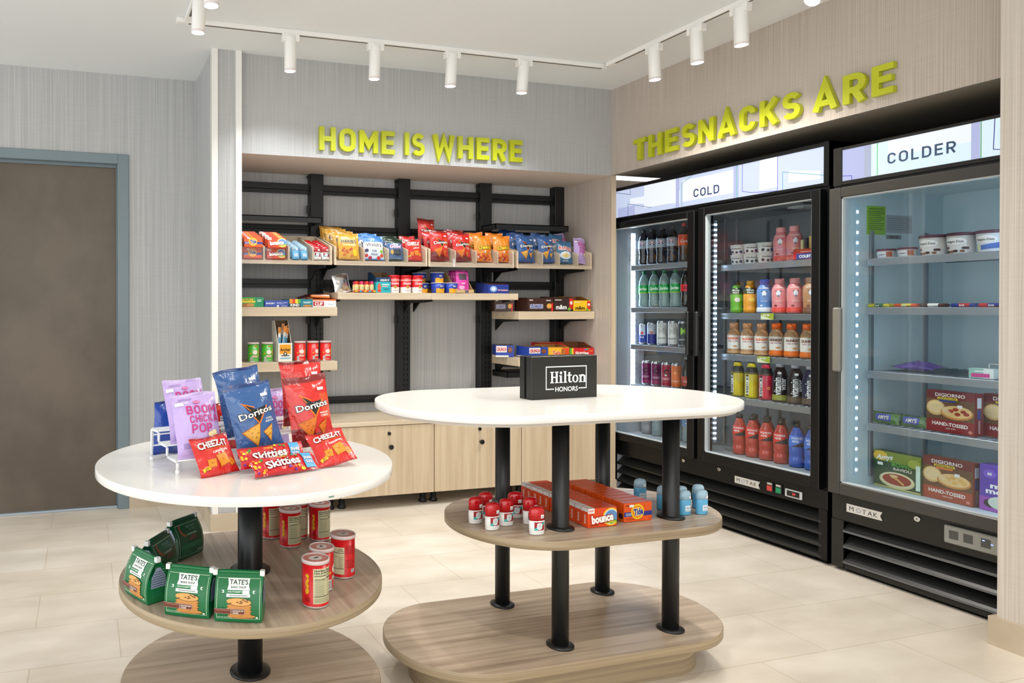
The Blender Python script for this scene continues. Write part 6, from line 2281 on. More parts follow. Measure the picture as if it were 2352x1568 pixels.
Z3 = 0.5232
GR = 'red capped deodorants on the oval shelf'
for lab, x, y, rz in (
        ('red capped deodorant at the far left of its group', -2.088, -1.812, .10),
        ('red capped deodorant at the back left, half hidden behind two others', -2.025, -1.770, .05),
        ('red capped deodorant at the front, second from the left edge', -2.073, -1.888, .12),
        ('red capped deodorant in the middle of its group', -2.003, -1.860, .05),
        ('red capped deodorant at the back, nearest the orange boxes', -1.925, -1.795, -.25),
        ('red capped deodorant behind the front right one', -1.918, -1.868, .02),
        ('red capped deodorant at the front right, beside the front black leg', -1.964, -1.968, -.02)):
    place(DEO_RED, lab, (x, y, Z3), rz, GR)
GBL = 'light blue deodorants on the oval shelf'
for lab, x, y, rz in (
        ('light blue deodorant beside the orange boxes, left of the right front leg', -1.365, -1.745, -.1),
        ('light blue deodorant partly behind the right front leg', -1.363, -1.850, .05),
        ('light blue deodorant just right of the right front leg, in front', -1.340, -1.922, .05),
        ('light blue deodorant at the front right end of the oval shelf', -1.277, -1.932, .08),
        ('light blue deodorant with a pointed cap at the very back', -1.233, -1.765, .05),
        ('light blue deodorant behind the front right one', -1.228, -1.870, .05),
        ('light blue deodorant in the second row behind the right front leg', -1.305, -1.872, .05)):
    place(DEO_BLUE, lab, (x, y, Z3), rz, GBL)
for k in range(11):
    place(DRYER, ('nearest' if k == 0 else 'farthest' if k == 10 else ORD[k]) + (' orange dryer sheet box' + ('' if k in (0, 10) else ' from the front') + ' in the left row on the oval shelf'),
          (-1.714 + .0012 * ((k * 7) % 3 - 1), -1.951 + .0336 * k, Z3), .0, 'orange dryer sheet boxes on the oval shelf')
for k in range(10):
    place(DETERGENT, ('nearest' if k == 0 else 'farthest' if k == 9 else ORD[k]) + (' orange detergent box' + ('' if k in (0, 9) else ' from the front') + ' in the right row on the oval shelf'),
          (-1.556 + .0012 * ((k * 5) % 3 - 1), -1.932 + .0327 * k, Z3), .0, 'orange detergent boxes on the oval shelf')

# ================================================================== goods: bin shelves
SL = math.atan(0.092 / 0.318)


def zb(y):
    return 1.5215 + (y - 0.150) * 0.2893


GTB, GDB = 'orange detergent boxes in the left bin', 'orange dryer sheet boxes in the left bin'


def inbin(P, label, x, y, rz, group, up=0.0, tilt=0.0, roll=0.0, scale=None):
    """stand a product on the sloping floor of a bin, its base centre at depth y"""
    place(P, label, (x, y - up * sin(SL), zb(y) + up * cos(SL)), rz, group, -SL + tilt, roll, None, scale)


for lv in (0, 1):
    w_ = ('lower', 'upper')[lv]
    for k in range(6):
        o_ = 'at the front' if k == 0 else ORD[k] + ' from the front'
        inbin(DETERGENT, '%s orange detergent box in the left bin shelf, %s' % (w_, o_), -2.384, .171 + .036 * k, 0, GTB, .0645 * lv)
        inbin(DRYER, '%s orange dryer sheet box in the left bin shelf, %s' % (w_, o_), -2.241 - (.005 if lv and k % 2 else 0), .171 + .036 * k, 0, GDB, .0645 * lv)
for k in range(5):
    o_ = 'at the front' if k == 0 else ORD[k] + ' from the front'
    for c, x in enumerate((-2.117, -2.063)):
        inbin(DEO_BLUE, 'light blue deodorant in the left bin, %s column, %s' % (('left', 'right')[c], o_), x, .172 + .045 * k, 0, 'light blue deodorants in the left bin')
    for c, x in enumerate((-1.981, -1.926)):
        inbin(DEO_RED, 'red capped deodorant in the left bin, %s column, %s' % (('left', 'right')[c], o_), x, .172 + .045 * k, 0, 'red capped deodorants in the left bin')
GS = 'bags standing in the bin shelves'
T8 = D(2)
for k in range(6):
    inbin(BAG_GOLD, 'gold gummy bag in the second bin, ' + ('at the front' if k == 0 else 'at the very back' if k == 5 else ORD[k] + ' from the front'),
          -1.770 - .008 * k, .182 + .045 * k, .04 * (k % 3 - 1), GS, .004, T8, D((1, -2, 2, -2, -2, 1)[k]), (.92, 1, 1))
inbin(BAG_FRUIT, 'white and blue fruit snack bag in front in the second bin', -1.604, .185, 0, GS, .003, T8, D(1), (.92, 1, 1))
inbin(BAG_FRUIT, 'white and blue fruit snack bag behind the front one in the second bin', -1.606, .250, .05, GS, .003, T8, D(-2), (.92, 1, 1))
inbin(BAG_BERRY, 'blue and black snack bag in front in the second bin', -1.460, .185, 0, GS, .003, T8, D(1), (.86, 1, .95))
inbin(BAG_BERRY, 'blue and black snack bag with green top behind the front one', -1.460, .250, .04, GS, .003, T8, D(-1), (.86, 1, .98))
inbin(BAG_CRACKER3, 'red cracker bag in front at the right end of the second bin', -1.330, .185, 0, GS, .003, T8, D(1), (.86, 1, .95))
inbin(BAG_CRACKER3, 'red cracker bag behind the front one at the right end of the second bin', -1.333, .250, .04, GS, .003, T8, D(-1), (.86, 1, 1))
for c, x in enumerate((-1.147, -.985)):
    side = ('left', 'right')[c]
    inbin((BAG_RED, BAG_RED2)[c], 'red tortilla chip bag at the front of the third bin, %s column' % side, x, .195, 0, GS, .004, D(8), D((1, -1)[c]), (.9, 1, (.93, .90)[c]))
    inbin((BAG_RED2, BAG_RED)[c], 'red tortilla chip bag second in the third bin, %s column' % side, x, .275, .04, GS, .004, D(6), D((-2, 2)[c]), (.9, 1, .90))
inbin(BAG_RED, 'red tortilla chip bag sticking up highest at the back of the third bin', -1.160, .365, .1, GS, .050, D(8), D(3), (.9, 1, .92))
for c, x in enumerate((-.831, -.692)):
    side = ('left', 'right')[c]
    inbin(BAG_CHEESE, 'orange cheese puff bag at the front of the third bin, %s column' % side, x, .195, 0, GS, .004, D(7), D((1, 2)[c]), (.86, 1, .86))
    inbin(BAG_CHEESE, 'orange cheese puff bag second in the third bin, %s column' % side, x, .275, -.05, GS, .004, D(5), D((-3, 2)[c]), (.86, 1, .88))
for c, x in enumerate((-.512, -.350)):
    side = ('left', 'right')[c]
    inbin((BAG_BLUE, BAG_BLUE2)[c], 'blue tortilla chip bag at the front of the right end bin, %s column' % side, x, .195, (.03, -.06)[c], GS, .004, D(7), D((1, -1)[c]), ((.92, .78)[c], 1, .92))
    inbin((BAG_BLUE2, BAG_BLUE)[c], 'blue tortilla chip bag second in the right end bin, %s column' % side, x, .275, .04, GS, .004, D(5), D((-3, 3)[c]), ((.92, .78)[c], 1, .92))
inbin(BAG_BLUE, 'blue tortilla chip bag at the rear of the left column in the right end bin', -.520, .355, .06, GS, .004, D(4), D(-2), (.9, 1, .95))
inbin(BAG_RIDGED, 'teal ridged chip bag with red lettering at the front of the right end bin', -.213, .190, -.05, GS, .003, D(6), D(2), (.92, 1, 1))
inbin(BAG_RIDGED, 'teal ridged chip bag behind the front one in the right end bin', -.218, .285, .05, GS, .030, D(6), D(6), (.92, 1, 1))
inbin(BAG_LILAC, 'lilac popcorn bag leaning at the right end of the right end bin', -.092, .195, -.06, GS, .003, D(5), D(6), (.72, 1, .95))
inbin(BAG_LILAC2, 'lilac popcorn bag behind the front one at the right end of the right end bin', -.105, .330, .05, GS, .010, D(5), D(-10), (.72, 1, .95))

# ================================================================== goods: flat wall shelves
ZM = 1.3312
place(BAG_SILVER, 'crumpled silver foil bag standing at the left end of the upper middle shelf', (-1.798, .215, ZM), .25, 'crumpled foil bags', D(-8), D(-9))
place(BAG_DARK, 'small dark foil bag lying beside the silver bag at the shelf end', (-1.838, .315, ZM + .012), .3, 'crumpled foil bags', D(-70), 0)
for r in (0, 1):
    for k in range(4):
        place((SHOT, SHOT2)[(k + r) % 2], 'tiny red capped bottle, %s from the left in the %s row' % (ORD[k], ('front', 'rear')[r]), (-1.722 + .034 * k, .185 + .032 * r, ZM + .006), 0, 'tiny red capped bottles on the upper middle shelf')
m = MB()
m.box(-1.742, -1.600, .165, .235, ZM, ZM + .004, C('c8452c'))
m.box(-1.742, -1.600, .165, .168, ZM, ZM + .016, C('d9532c'))
for k in range(5):
    m.oval(Flat((-1.73 + .03 * k, .165, ZM)), 0, .008, .010, .005, C(('f0c02a', '4aa0c8')[k % 2]), .0005, 8)
tag(obj('bottle_tray', m), 'shallow orange card tray under the tiny red capped bottles', 'tray')
LIQ = tray_carton('powder_carton', .100, .120, .095, .130, '1c3f5e', '8a6a4a', generic_art(
    [(-.5, .5, 0, .70, '27a9b4')], [(-.1, .40, .50, 'e8f4f4'), (-.1, .32, .38, 'e8b0a0'), (.0, .4, .2, '1c5f78')], 'LIQUID IV', 'f0f4f6', None, (.1, .82), .13, .62, [(-.28, .35, .12, .26, 'e9603c'), (-.28, .12, .14, .10, 'e0483c')]))
place(LIQ, 'open teal and navy drink powder carton left of the red soup cups', (-1.553, .225, ZM), .04, None)
for k, x in enumerate((-1.466, -1.385, -1.306)):
    place(SOUP, ('left', 'middle', 'right')[k] + ' red and white soup cup on the upper middle shelf', (x, .200, ZM), .12 * (k - 1), 'red and white soup cups')
for lab, x, y, z in (('blue and yellow pasta cup at the front of the shelf, left of two', -1.160, .195, 0), ('blue and yellow pasta cup at the front of the shelf, right of two', -1.068, .195, 0),
                     ('blue and yellow pasta cup partly behind the red soup cups', -1.240, .262, 0), ('blue and yellow pasta cup stacked on top of the others', -1.150, .225, .067),
                     ('blue and yellow pasta cup at the back of the stack', -1.236, .305, .067), ('blue and yellow pasta cup under the rear of the stack', -1.172, .345, 0)):
    place(MAC, lab, (x, y, ZM + .001 + z), .1, 'blue and yellow pasta cups')
KB = tray_carton('kraft_carton', .130, .180, .022, .135, 'c8a676', 'b08c5c', lambda m, w, d, h, F, Lf, Rf, T: m.rect(F, w * .0, w * .2, h * .1, h * .9, C('6a5a70'), .0004))
place(KB, 'open brown card carton holding the pink nut bags', (-.995, .240, ZM), .05)
for k in range(4):
    place(BAG_PINK, ('frontmost', 'second', 'third', 'rearmost')[k] + ' pink nut bag in the open brown carton', (-.994 + .006 * (k % 2), .172 + .030 * k, ZM + .006), .05, 'pink nut bags in the brown carton', D(-9), D((2, -1, 2, 0)[k]), None, (.92, .8, 1))
BLT = tray_carton('blue_carton', .165, .130, .058, .070, '2b3f94', '8a4a2c', generic_art([], [], 'treats', 'f2b8b0', None, (.2, .4), .22, .5, [(-.25, .5, .18, .34, '8fb4e0'), (-.25, .52, .10, .2, 'dfe9f4')]), ('snack_packs', MB().box(-.07, .07, -.05, .05, .01, .055, C('c23a30'), .006)))
place(BLT, 'open blue candy carton at the right end of the upper middle shelf', (-.735, .245, ZM), .12)

ZL = 1.2420
BOX1 = carton('snack_bar_box', 'snack bar box', .146, .16, .056, '35a04a', generic_art([(.16, .5, 0, 1, '1f8a5c'), (-.5, .16, .45, .62, 'f0d034')], [(.24, .40, .55, 'e6f2ea'), (.24, .42, .70, 'e6f2ea')], 'NATURE', 'f0d634', '1a6a2c', (-.18, .76), .22, .5, [(-.2, .18, .2, .2, 'a5672c'), (-.05, .2, .16, .18, 'c48a4a')]))
BOX2 = carton('snack_bar_box', 'snack bar box', .148, .16, .038, '3a4f9e', generic_art([], [(.0, .22, .62, 'd5daf0'), (.26, .44, .62, 'd5daf0'), (.0, .3, .44, 'b9c2e4'), (.2, .42, .10, 'eef0f6')], 'BAKERY', 'e6eaf6', None, (-.25, .55), .24, .36, [(.05, .12, .05, .14, 'e6eaf6')]))
BOX3 = carton('snack_bar_box', 'snack bar box', .148, .16, .046, '187a86', generic_art([(-.48, -.02, .0, .45, '1c1c1e'), (-.48, -.35, .45, 1, 'f08a24'), (-.35, -.24, .45, 1, 'd4362c'), (-.24, -.13, .45, 1, 'f0c832'), (-.13, -.02, .45, 1, '5fa83a')], [(.1, .45, .62, 'dfeef0'), (.1, .40, .48, 'dfeef0')], 'KIND', 'f4f4f2', None, (-.25, .24), .34, .38, [(.28, .14, .2, .13, 'c9823c')]))
place(BOX1, 'green snack bar box at the left end of the bar shelf', (-2.392, .240, ZL + .0006), 0, 'snack bar boxes on the left shelf')
place(BOX2, 'dark blue snack bar box on the left shelf', (-2.239, .240, ZL + .0006), 0, 'snack bar boxes on the left shelf')
place(BOX3, 'teal snack bar box with a rainbow stripe on the left shelf', (-2.088, .240, ZL + .0006), 0, 'snack bar boxes on the left shelf')
CLF = tray_carton('bar_carton', .150, .150, .046, .062, 'e0703a', 'a8703c', generic_art([(-.5, .5, 0, .82, 'dfe3e6'), (-.48, -.02, .12, .72, 'b5242c')], [(.15, .4, .3, 'a9c4d4')], 'CLIF', 'f6f2ec', None, (-.25, .42), .42, .34))
place(CLF, 'open orange bar carton at the right end of the bar shelf', (-1.937, .240, ZL), 0)
for k in range(3):
    m = MB(); m.box(-.060, .060, -.017, .017, 0, .014, C(('e07a2c', 'e8ebee', 'e07a2c')[k], .3), .005)
    m.text(Flat((0, 0, .014), (1, 0, 0), (0, 1, 0)), 'BAR', 0, 0, .012, C('b5242c'), .0006)
    o = obj('snack_bar', m, None, None, (-1.937 + .012 * (k - 1), .215 + .034 * k, ZL + .056 + .005 * k), (D(8), D(4 - 4 * k), .12 * (k - 1)))
    tag(o, ('front', 'middle', 'rear')[k] + ' wrapped bar lying on top of the open orange carton', 'snack bar', 'wrapped bars on the orange carton')
m = MB(); m.box(-.045, .045, -.014, .014, 0, .011, C('4a1c1c', .3), .004)
tag(obj('snack_bar', m, None, None, (-2.03, .285, ZL + .060), (D(6), D(-14), .35)), 'dark wrapped bar lying on the teal snack bar box', 'snack bar', 'wrapped bars on the orange carton')

ZC = .9142
for k, x in enumerate((-2.372, -2.287)):
    place(CAN_GREEN, ('left', 'right')[k] + ' green chip can on the lower left shelf', (x, .200, ZC), .1, 'chip cans on the lower left shelf')
for k, x in enumerate((-2.082, -2.000, -1.918)):
    place(CAN_RED, ('left', 'middle', 'right')[k] + ' red chip can on the lower left shelf', (x, .200, ZC), (.05, .55, .1)[k], 'chip cans on the lower left shelf')
STK = tray_carton('stick_carton', .088, .115, .112, .245, 'ece7de', '6a5236', generic_art([(-.40, .40, .42, .92, 'f0a024')], [(-.3, .3, .30, '6a6a66'), (-.38, .38, .16, '6fb4d4')], 'Archer', '4a3a24', None, (0, .66), .17, .76, [(0, .40, .14, .12, '3a3f48'), (0, .43, .06, .04, 'e8e8e8')]))
place(STK, 'tall white and orange carton holding meat sticks on the lower left shelf', (-2.188, .225, ZC), .08)
for k, (dx, dy, rl, h) in enumerate(((-.024, -.02, 1, .200), (-.004, -.015, 6, .208), (.010, .002, 8, .196), (.012, .020, 9, .214), (-.010, .028, 7, .222))):
    m = MB(); m.box(-.008, .008, -.004, .004, 0, h, C('e9e6e0', .3), .002)
    m.rect(Flat((0, -.004, 0)), -.0079, .0079, h * .82, h * .99, C('ee8a2a', .3), .0005)
    m.rect(Flat((0, -.004, 0)), -.005, .006, h * .40, h * .70, C('4a9cc8', .3), .0005)
    o = obj('meat_stick', m, None, None, (-2.190 + dx, .220 + dy, ZC + .006), (0, D(rl), .08))
    tag(o, ('leftmost', 'second', 'third', 'rightmost', 'rearmost')[k] + ' wrapped meat stick standing in the tall white carton', 'meat stick', 'wrapped meat sticks in the tall carton')

ZR = 1.2135
SNK = lambda: generic_art([(.62 - .5 + .30, .5, 0, .62, 'd0241f')], [(.22, .40, .80, 'e8e2da'), (-.44, -.30, .82, 'e8e2da')], 'SNICKERS', '2b3f9c', 'f4f2ee', (-.16, .38), .30, .50, [(.34, .40, .10, .2, 'd9a24a')])
SN1 = tray_carton('candy_carton', .120, .120, .084, .088, '3d231b', '5a3a24', SNK(), bar_stack(.112, .112, .078, ['3d231b', '4a2a20'], 5, .004))
SN2 = tray_carton('candy_carton', .195, .150, .086, .090, '3d231b', '5a3a24', SNK(), bar_stack(.19, .145, .078, ['3d231b', '4a2a20'], 5, .004))
MM = lambda base, t: generic_art([(.30, .5, .15, .95, 'd0241f')], [(-.45, -.1, .80, 'd9cfc4')], 'm&m', t, None, (-.12, .32), .34, .56, [(.40, .62, .07, .14, 'e8d8cc'), (.30, .16, .09, .12, '6aa83a')])
MM1 = tray_carton('candy_carton', .150, .150, .090, .098, '37241f', '5a3a24', MM('', 'f2f0ec'), bar_stack(.14, .14, .085, ['37241f', '8a2a22'], 4, .004))
MM2 = tray_carton('candy_carton', .136, .150, .072, .100, 'f2c21c', '7a4a22', MM('', '3a2418'), None)
place(SN1, 'brown candy bar carton turned sideways at the left end of the right shelf', (-.602, .340, ZR + .001), -.35, 'candy cartons on the right shelf')
place(SN2, 'brown candy bar carton facing front on the right shelf', (-.424, .235, ZR + .001), 0, 'candy cartons on the right shelf')
place(MM1, 'dark brown candy carton with a red corner on the right shelf', (-.246, .235, ZR + .001), 0, 'candy cartons on the right shelf')
place(MM2, 'yellow open candy carton at the right end of the right shelf', (-.100, .235, ZR + .001), 0, 'candy cartons on the right shelf')
ZR2 = .9055
CRN = lambda: generic_art([(-.48, .10, .40, .95, 'e8e4e0'), (-.5, .2, .0, .14, 'e8e4e0')], [], 'CRUNCH', 'c8242a', None, (-.19, .67), .32, .52, [(.28, .6, .14, .26, '6a3c24'), (.30, .62, .10, .16, '8a5232')])
CR1 = tray_carton('candy_carton', .120, .110, .078, .082, '24409c', '8a6a44', CRN(), bar_stack(.112, .100, .074, ['24409c', '2c4cae'], 5, .004))
CR2 = tray_carton('candy_carton', .145, .140, .066, .072, '2c4cae', '8a6a44', CRN(), bar_stack(.138, .13, .062, ['24409c', '2c4cae'], 5, .004))
TWX = tray_carton('candy_carton', .162, .150, .062, .078, 'f0b02c', '9a6a34', generic_art([(.22, .5, .1, .95, 'e04a24')], [], 'Twix', 'c8281f', 'f6e6c4', (-.1, .45), .42, .40, [(.18, .6, .06, .36, 'a8602c'), (.26, .5, .06, .3, 'b9702f')]), bar_stack(.152, .14, .058, ['b9803c', 'a8702f'], 6, .004))
SKT = tray_carton('candy_carton', .190, .160, .058, .092, 'd0242c', '6a4226', generic_art([(-.5, -.42, 0, 1, '4aa83a'), (-.42, -.35, 0, 1, 'f0c82c')], [(.30, .46, .60, 'f0b02c')], 'Skittles', 'f4f2ee', None, (.0, .42), .34, .56, [(.16, .8, .05, .1, '4a8ad0'), (.24, .85, .05, .1, '4aa83a')]))
SKT2 = tray_carton('candy_carton', .200, .110, .074, .086, 'd5222a', '6a4226', generic_art([], [(-.44, -.3, .5, 'e0a0a0'), (.2, .4, .5, 'f0d0d0')]), bar_stack(.19, .10, .078, ['e03a2c', 'd92a2c', 'f08a4a'], 4, .0))
place(CR1, 'blue candy carton turned sideways at the left end of the lower right shelf', (-.600, .325, ZR2 + .001), -.35, 'candy cartons on the lower right shelf')
place(CR2, 'blue candy carton facing front on the lower right shelf', (-.440, .230, ZR2 + .003), 0, 'candy cartons on the lower right shelf')
place(TWX, 'gold candy carton on the lower right shelf', (-.282, .235, ZR2 + .003), 0, 'candy cartons on the lower right shelf')
place(SKT, 'red open candy carton with a rainbow at the right end of the lower right shelf', (-.104, .235, ZR2 + .003), 0, 'candy cartons on the lower right shelf')
place(SKT2, 'red candy carton standing behind the gold one on the lower right shelf', (-.200, .385, ZR2 + .003), .05, 'candy cartons on the lower right shelf')
# red packets hanging low at the right, just left of the black sign
for k in range(2):
    m = MB()
    m.box(-.055, .055, -.012, .012, 0, .150, C('d22a2c', .25), .006)
    m.box(-.050, .050, -.011, .011, .150, .178, ACRYLIC)
    m.rect(Flat((0, -.012, 0)), -.05, .05, .105, .109, C('f0c8c0'), .0005)
    m.text(Flat((0, -.012, 0)), 'SALE', .0, .12, .018, C('f4e4de'), .0006)
    o = obj('red_packet', m, None, None, (-.575 + .105 * k, .300, .5405), (D(-3), 0, .08 * k))
    tag(o, ('left', 'right')[k] + ' red packet with a clear top standing on the worktop left of the black sign', 'packet', 'red packets on the worktop')
# small yellow notice lying on the worktop
yn = thing('tent_card', 'small yellow card on a black base lying on the worktop', 'card', (-1.335, .285, .5402), .1)
m = MB(); m.box(-.052, .052, -.036, .036, 0, .006, BLACK, .002); obj('card_base', m, yn)
m = MB()
m.add([(-.046, -.030, .006), (.046, -.030, .006), (.046, .022, .056), (-.046, .022, .056), (-.046, .026, .054), (.046, .026, .054), (.046, -.024, .006), (-.046, -.024, .006)],
      [(0, 1, 2, 3), (7, 4, 5, 6), (0, 3, 4, 7), (1, 6, 5, 2), (3, 2, 5, 4), (0, 7, 6, 1)], C('f0e23a', .4))
obj('card', m, yn)

# ================================================================== goods: drinks cooler
RZ_ = -pi / 2
ROWX = .262


def row(keys, ys, z, where, group, desc, x=ROWX, rear=None, sc=None):
    """bottles side by side from left to right (y falling)"""
    n = len(ys)
    for k, (key, y) in enumerate(zip(keys, ys)):
        P = BOT.get(key) or CANS[key]
        pos = 'leftmost' if k == 0 else 'rightmost' if k == n - 1 else ORD[k] + ' from left'
        lab = '%s, %s, %s' % (desc[key], pos, where)
        if rear:
            lab = '%s, %s, rear row, %s' % (desc[key], pos, where)
        place(P, lab, (x, y, z), -.90 + .12 * ((k * 5) % 3 - 1), group, scale=sc)


LEFT = 'left cooler shelf'
dl = {'diet': 'dark soda bottle with a silver label', 'coke': 'dark soda bottle with an orange label', 'lime': 'clear soda bottle with a green label',
      'cokered': 'dark soda bottle with a red label', 'redbull': 'blue and silver slim can', 'silverblue': 'silver can with a blue base', 'white': 'white tall can',
      'green': 'black tall can with a green mark', 'berry': 'dark purple tall can', 'cherry': 'dark red tall can', 'orange': 'orange tall can', 'glass': 'glass soda bottle',
      'smart': 'water bottle with a violet label', 'water': 'clear water bottle'}
row(['diet', 'diet', 'diet', 'diet', 'coke'], [.006, -.066, -.146, -.236, -.325], LZ[0] + .012, 'top ' + LEFT, 'soda bottles on the top left cooler shelf', dl)
row(['diet', 'diet', 'diet', 'coke', 'coke', 'coke'], [.005, -.075, -.150, -.240, -.330, -.42], LZ[0] + .012, 'top ' + LEFT, 'soda bottles on the top left cooler shelf', dl, .345, True)
row(['lime', 'lime', 'lime', 'lime', 'cokered'], [.002, -.086, -.172, -.262, -.345], LZ[1] + .012, 'second ' + LEFT, 'soda bottles on the second left cooler shelf', dl)
row(['lime', 'lime', 'lime', 'lime', 'lime', 'cokered'], [.0, -.080, -.165, -.255, -.335, -.42], LZ[1] + .012, 'second ' + LEFT, 'soda bottles on the second left cooler shelf', dl, .345, True)
row(['redbull', 'silverblue', 'white', 'white', 'green'], [.008, -.066, -.152, -.243, -.322], LZ[2] + .012, 'third ' + LEFT, 'drink cans on the third left cooler shelf', dl)
row(['berry', 'berry', 'cherry', 'orange', 'glass'], [-.022, -.104, -.190, -.270, -.345], LZ[3] + .012, 'fourth ' + LEFT, 'drink cans on the fourth left cooler shelf', dl)
row(['smart', 'water', 'water', 'water', 'water', 'water'], [-.03, -.115, -.20, -.28, -.36, -.44], .404, 'left cooler floor', 'water bottles at the bottom of the left cooler', dl)
row(['water', 'water', 'water', 'water', 'water'], [-.075, -.16, -.24, -.32, -.40], .404, 'left cooler floor', 'water bottles at the bottom of the left cooler', dl, .345, True)

RIGHT = 'right cooler shelf'
dr_ = {'milk_pink': 'pink milk bottle', 'milk_blue': 'blue milk bottle', 'milk_tan': 'tan milk bottle', 'juice_green': 'green juice bottle', 'juice_orange': 'orange juice bottle',
       'coffee_tan': 'iced coffee bottle with a tan cap', 'coffee_org': 'iced coffee bottle with an orange cap', 'armor_yellow': 'yellow sport drink bottle', 'armor_lemon': 'lemon yellow sport drink bottle',
       'armor_pink': 'pink and orange sport drink bottle', 'vita_dark': 'dark vitamin water bottle', 'vita_dark2': 'dark brown vitamin water bottle', 'vita_purple': 'dark blue vitamin water bottle',
       'power_red': 'red sport drink bottle', 'power_blue': 'blue sport drink bottle', 'water': 'clear water bottle'}
for k, y in enumerate((-.706, -.789, -.872)):
    for lv in (0, 1):
        z = RZ[0] + .012 + .057 * lv - (.014 if not lv else 0) * 0
        place(YOG, '%s white yogurt cup, %s of the stacks on the top right cooler shelf' % (('lower', 'upper')[lv], ('left', 'middle', 'right')[k]), (.262, y, RZ[0] + .012 + .055 * lv), -.9 + .3 * (k - 1), 'white yogurt cups on the top right cooler shelf', scale=(1, 1, .86 if lv else .55) if False else None)
row(['milk_pink', 'milk_pink'], [-.953, -1.028], RZ[0] + .012, 'top ' + RIGHT, 'milk bottles in the right cooler', dr_, .275)
place(BOT['milk_pink'], 'pink capped milk bottle behind the small red carton on the top right cooler shelf', (.365, -1.125, RZ[0] + .012), RZ_, 'milk bottles in the right cooler')
CHS = tray_carton('snack_carton', .125, .10, .055, .060, 'c0242a', '7a2a22', generic_art([(-.38, .38, .05, .6, '2b3f8a')], [(-.2, .3, .72, 'e8c0b0')], 'COLBY', 'f0f0f0', None, (0, .32), .26, .5), ('snack_sticks', (lambda m: [m.box(-.05 + .022 * k, -.036 + .022 * k, -.02, .02, .02, .105 + .008 * (k % 3), C(('e9d9a8', '3a3040', 'd9b96a')[k % 3]), .002) for k in range(5)] and m)(MB())))
place(CHS, 'small red carton of snack sticks at the right end of the top right cooler shelf', (.262, -1.135, RZ[0] + .012), RZ_)
row(['juice_green', 'juice_orange', 'milk_blue', 'milk_pink', 'milk_pink', 'milk_tan'], [-.697, -.780, -.868, -.956, -1.041, -1.128], RZ[1] + .012, 'second ' + RIGHT, 'bottles on the second right cooler shelf', dr_)
row(['juice_orange', 'juice_orange', 'milk_blue', 'milk_pink', 'milk_pink', 'milk_pink'], [-.715, -.80, -.885, -.972, -1.055, -1.14], RZ[1] + .012, 'second ' + RIGHT, 'bottles on the second right cooler shelf', dr_, .345, True)
row(['coffee_tan', 'coffee_tan', 'coffee_tan', 'coffee_org', 'coffee_org', 'coffee_org'], [-.680, -.766, -.853, -.940, -1.025, -1.112], RZ[2] + .012, 'third ' + RIGHT, 'iced coffee bottles in the right cooler', dr_)
row(['coffee_tan', 'coffee_tan', 'coffee_org', 'coffee_org', 'coffee_org', 'coffee_org'], [-.70, -.79, -.88, -.965, -1.05, -1.135], RZ[2] + .012, 'third ' + RIGHT, 'iced coffee bottles in the right cooler', dr_, .34, True)
row(['armor_yellow', 'armor_lemon', 'armor_pink', 'vita_dark', 'vita_dark2', 'vita_purple'], [-.705, -.793, -.880, -.963, -1.048, -1.128], RZ[3] + .012, 'fourth ' + RIGHT, 'bottles on the fourth right cooler shelf', dr_)
row(['power_red', 'power_red', 'power_red', 'power_red', 'power_blue', 'power_blue'], [-.718, -.800, -.882, -.967, -1.055, -1.138], .404, 'right cooler floor', 'sport drink bottles at the bottom of the right cooler', dr_)
row(['power_red', 'power_red', 'power_red', 'power_red', 'power_blue', 'power_blue'], [-.740, -.822, -.905, -.99, -1.075, -1.158], .404, 'right cooler floor', 'sport drink bottles at the bottom of the right cooler', dr_, .345, True)
row(['water', 'water'], [-.672, -.700], .404, 'right cooler floor', 'sport drink bottles at the bottom of the right cooler', dr_, .43, True) if False else None
# price tags clipped to the shelf edges
for y, z, w_ in ((-.955, RZ[1], 'second'), (-.935, RZ[2], 'third')):
    m = MB()
    m.box(.178, .181, y - .036, y + .036, z - .022, z + .012, C('a9b83a', .4), .0005)
    Fp = Face(.178, y)
    m.poly(Fp, [(-.036, z - .022), (-.036, z + .002), (.030, z - .022)], C('e6e9c8'), .0005)
    m.text(Fp, '$4.00', -.004, z + .002, .012, WHITE, .0009, .02)
    tag(obj('price_tag', m), 'lime green price tag on the %s shelf edge in the right cooler door' % w_, 'price tag', 'lime green price tags')

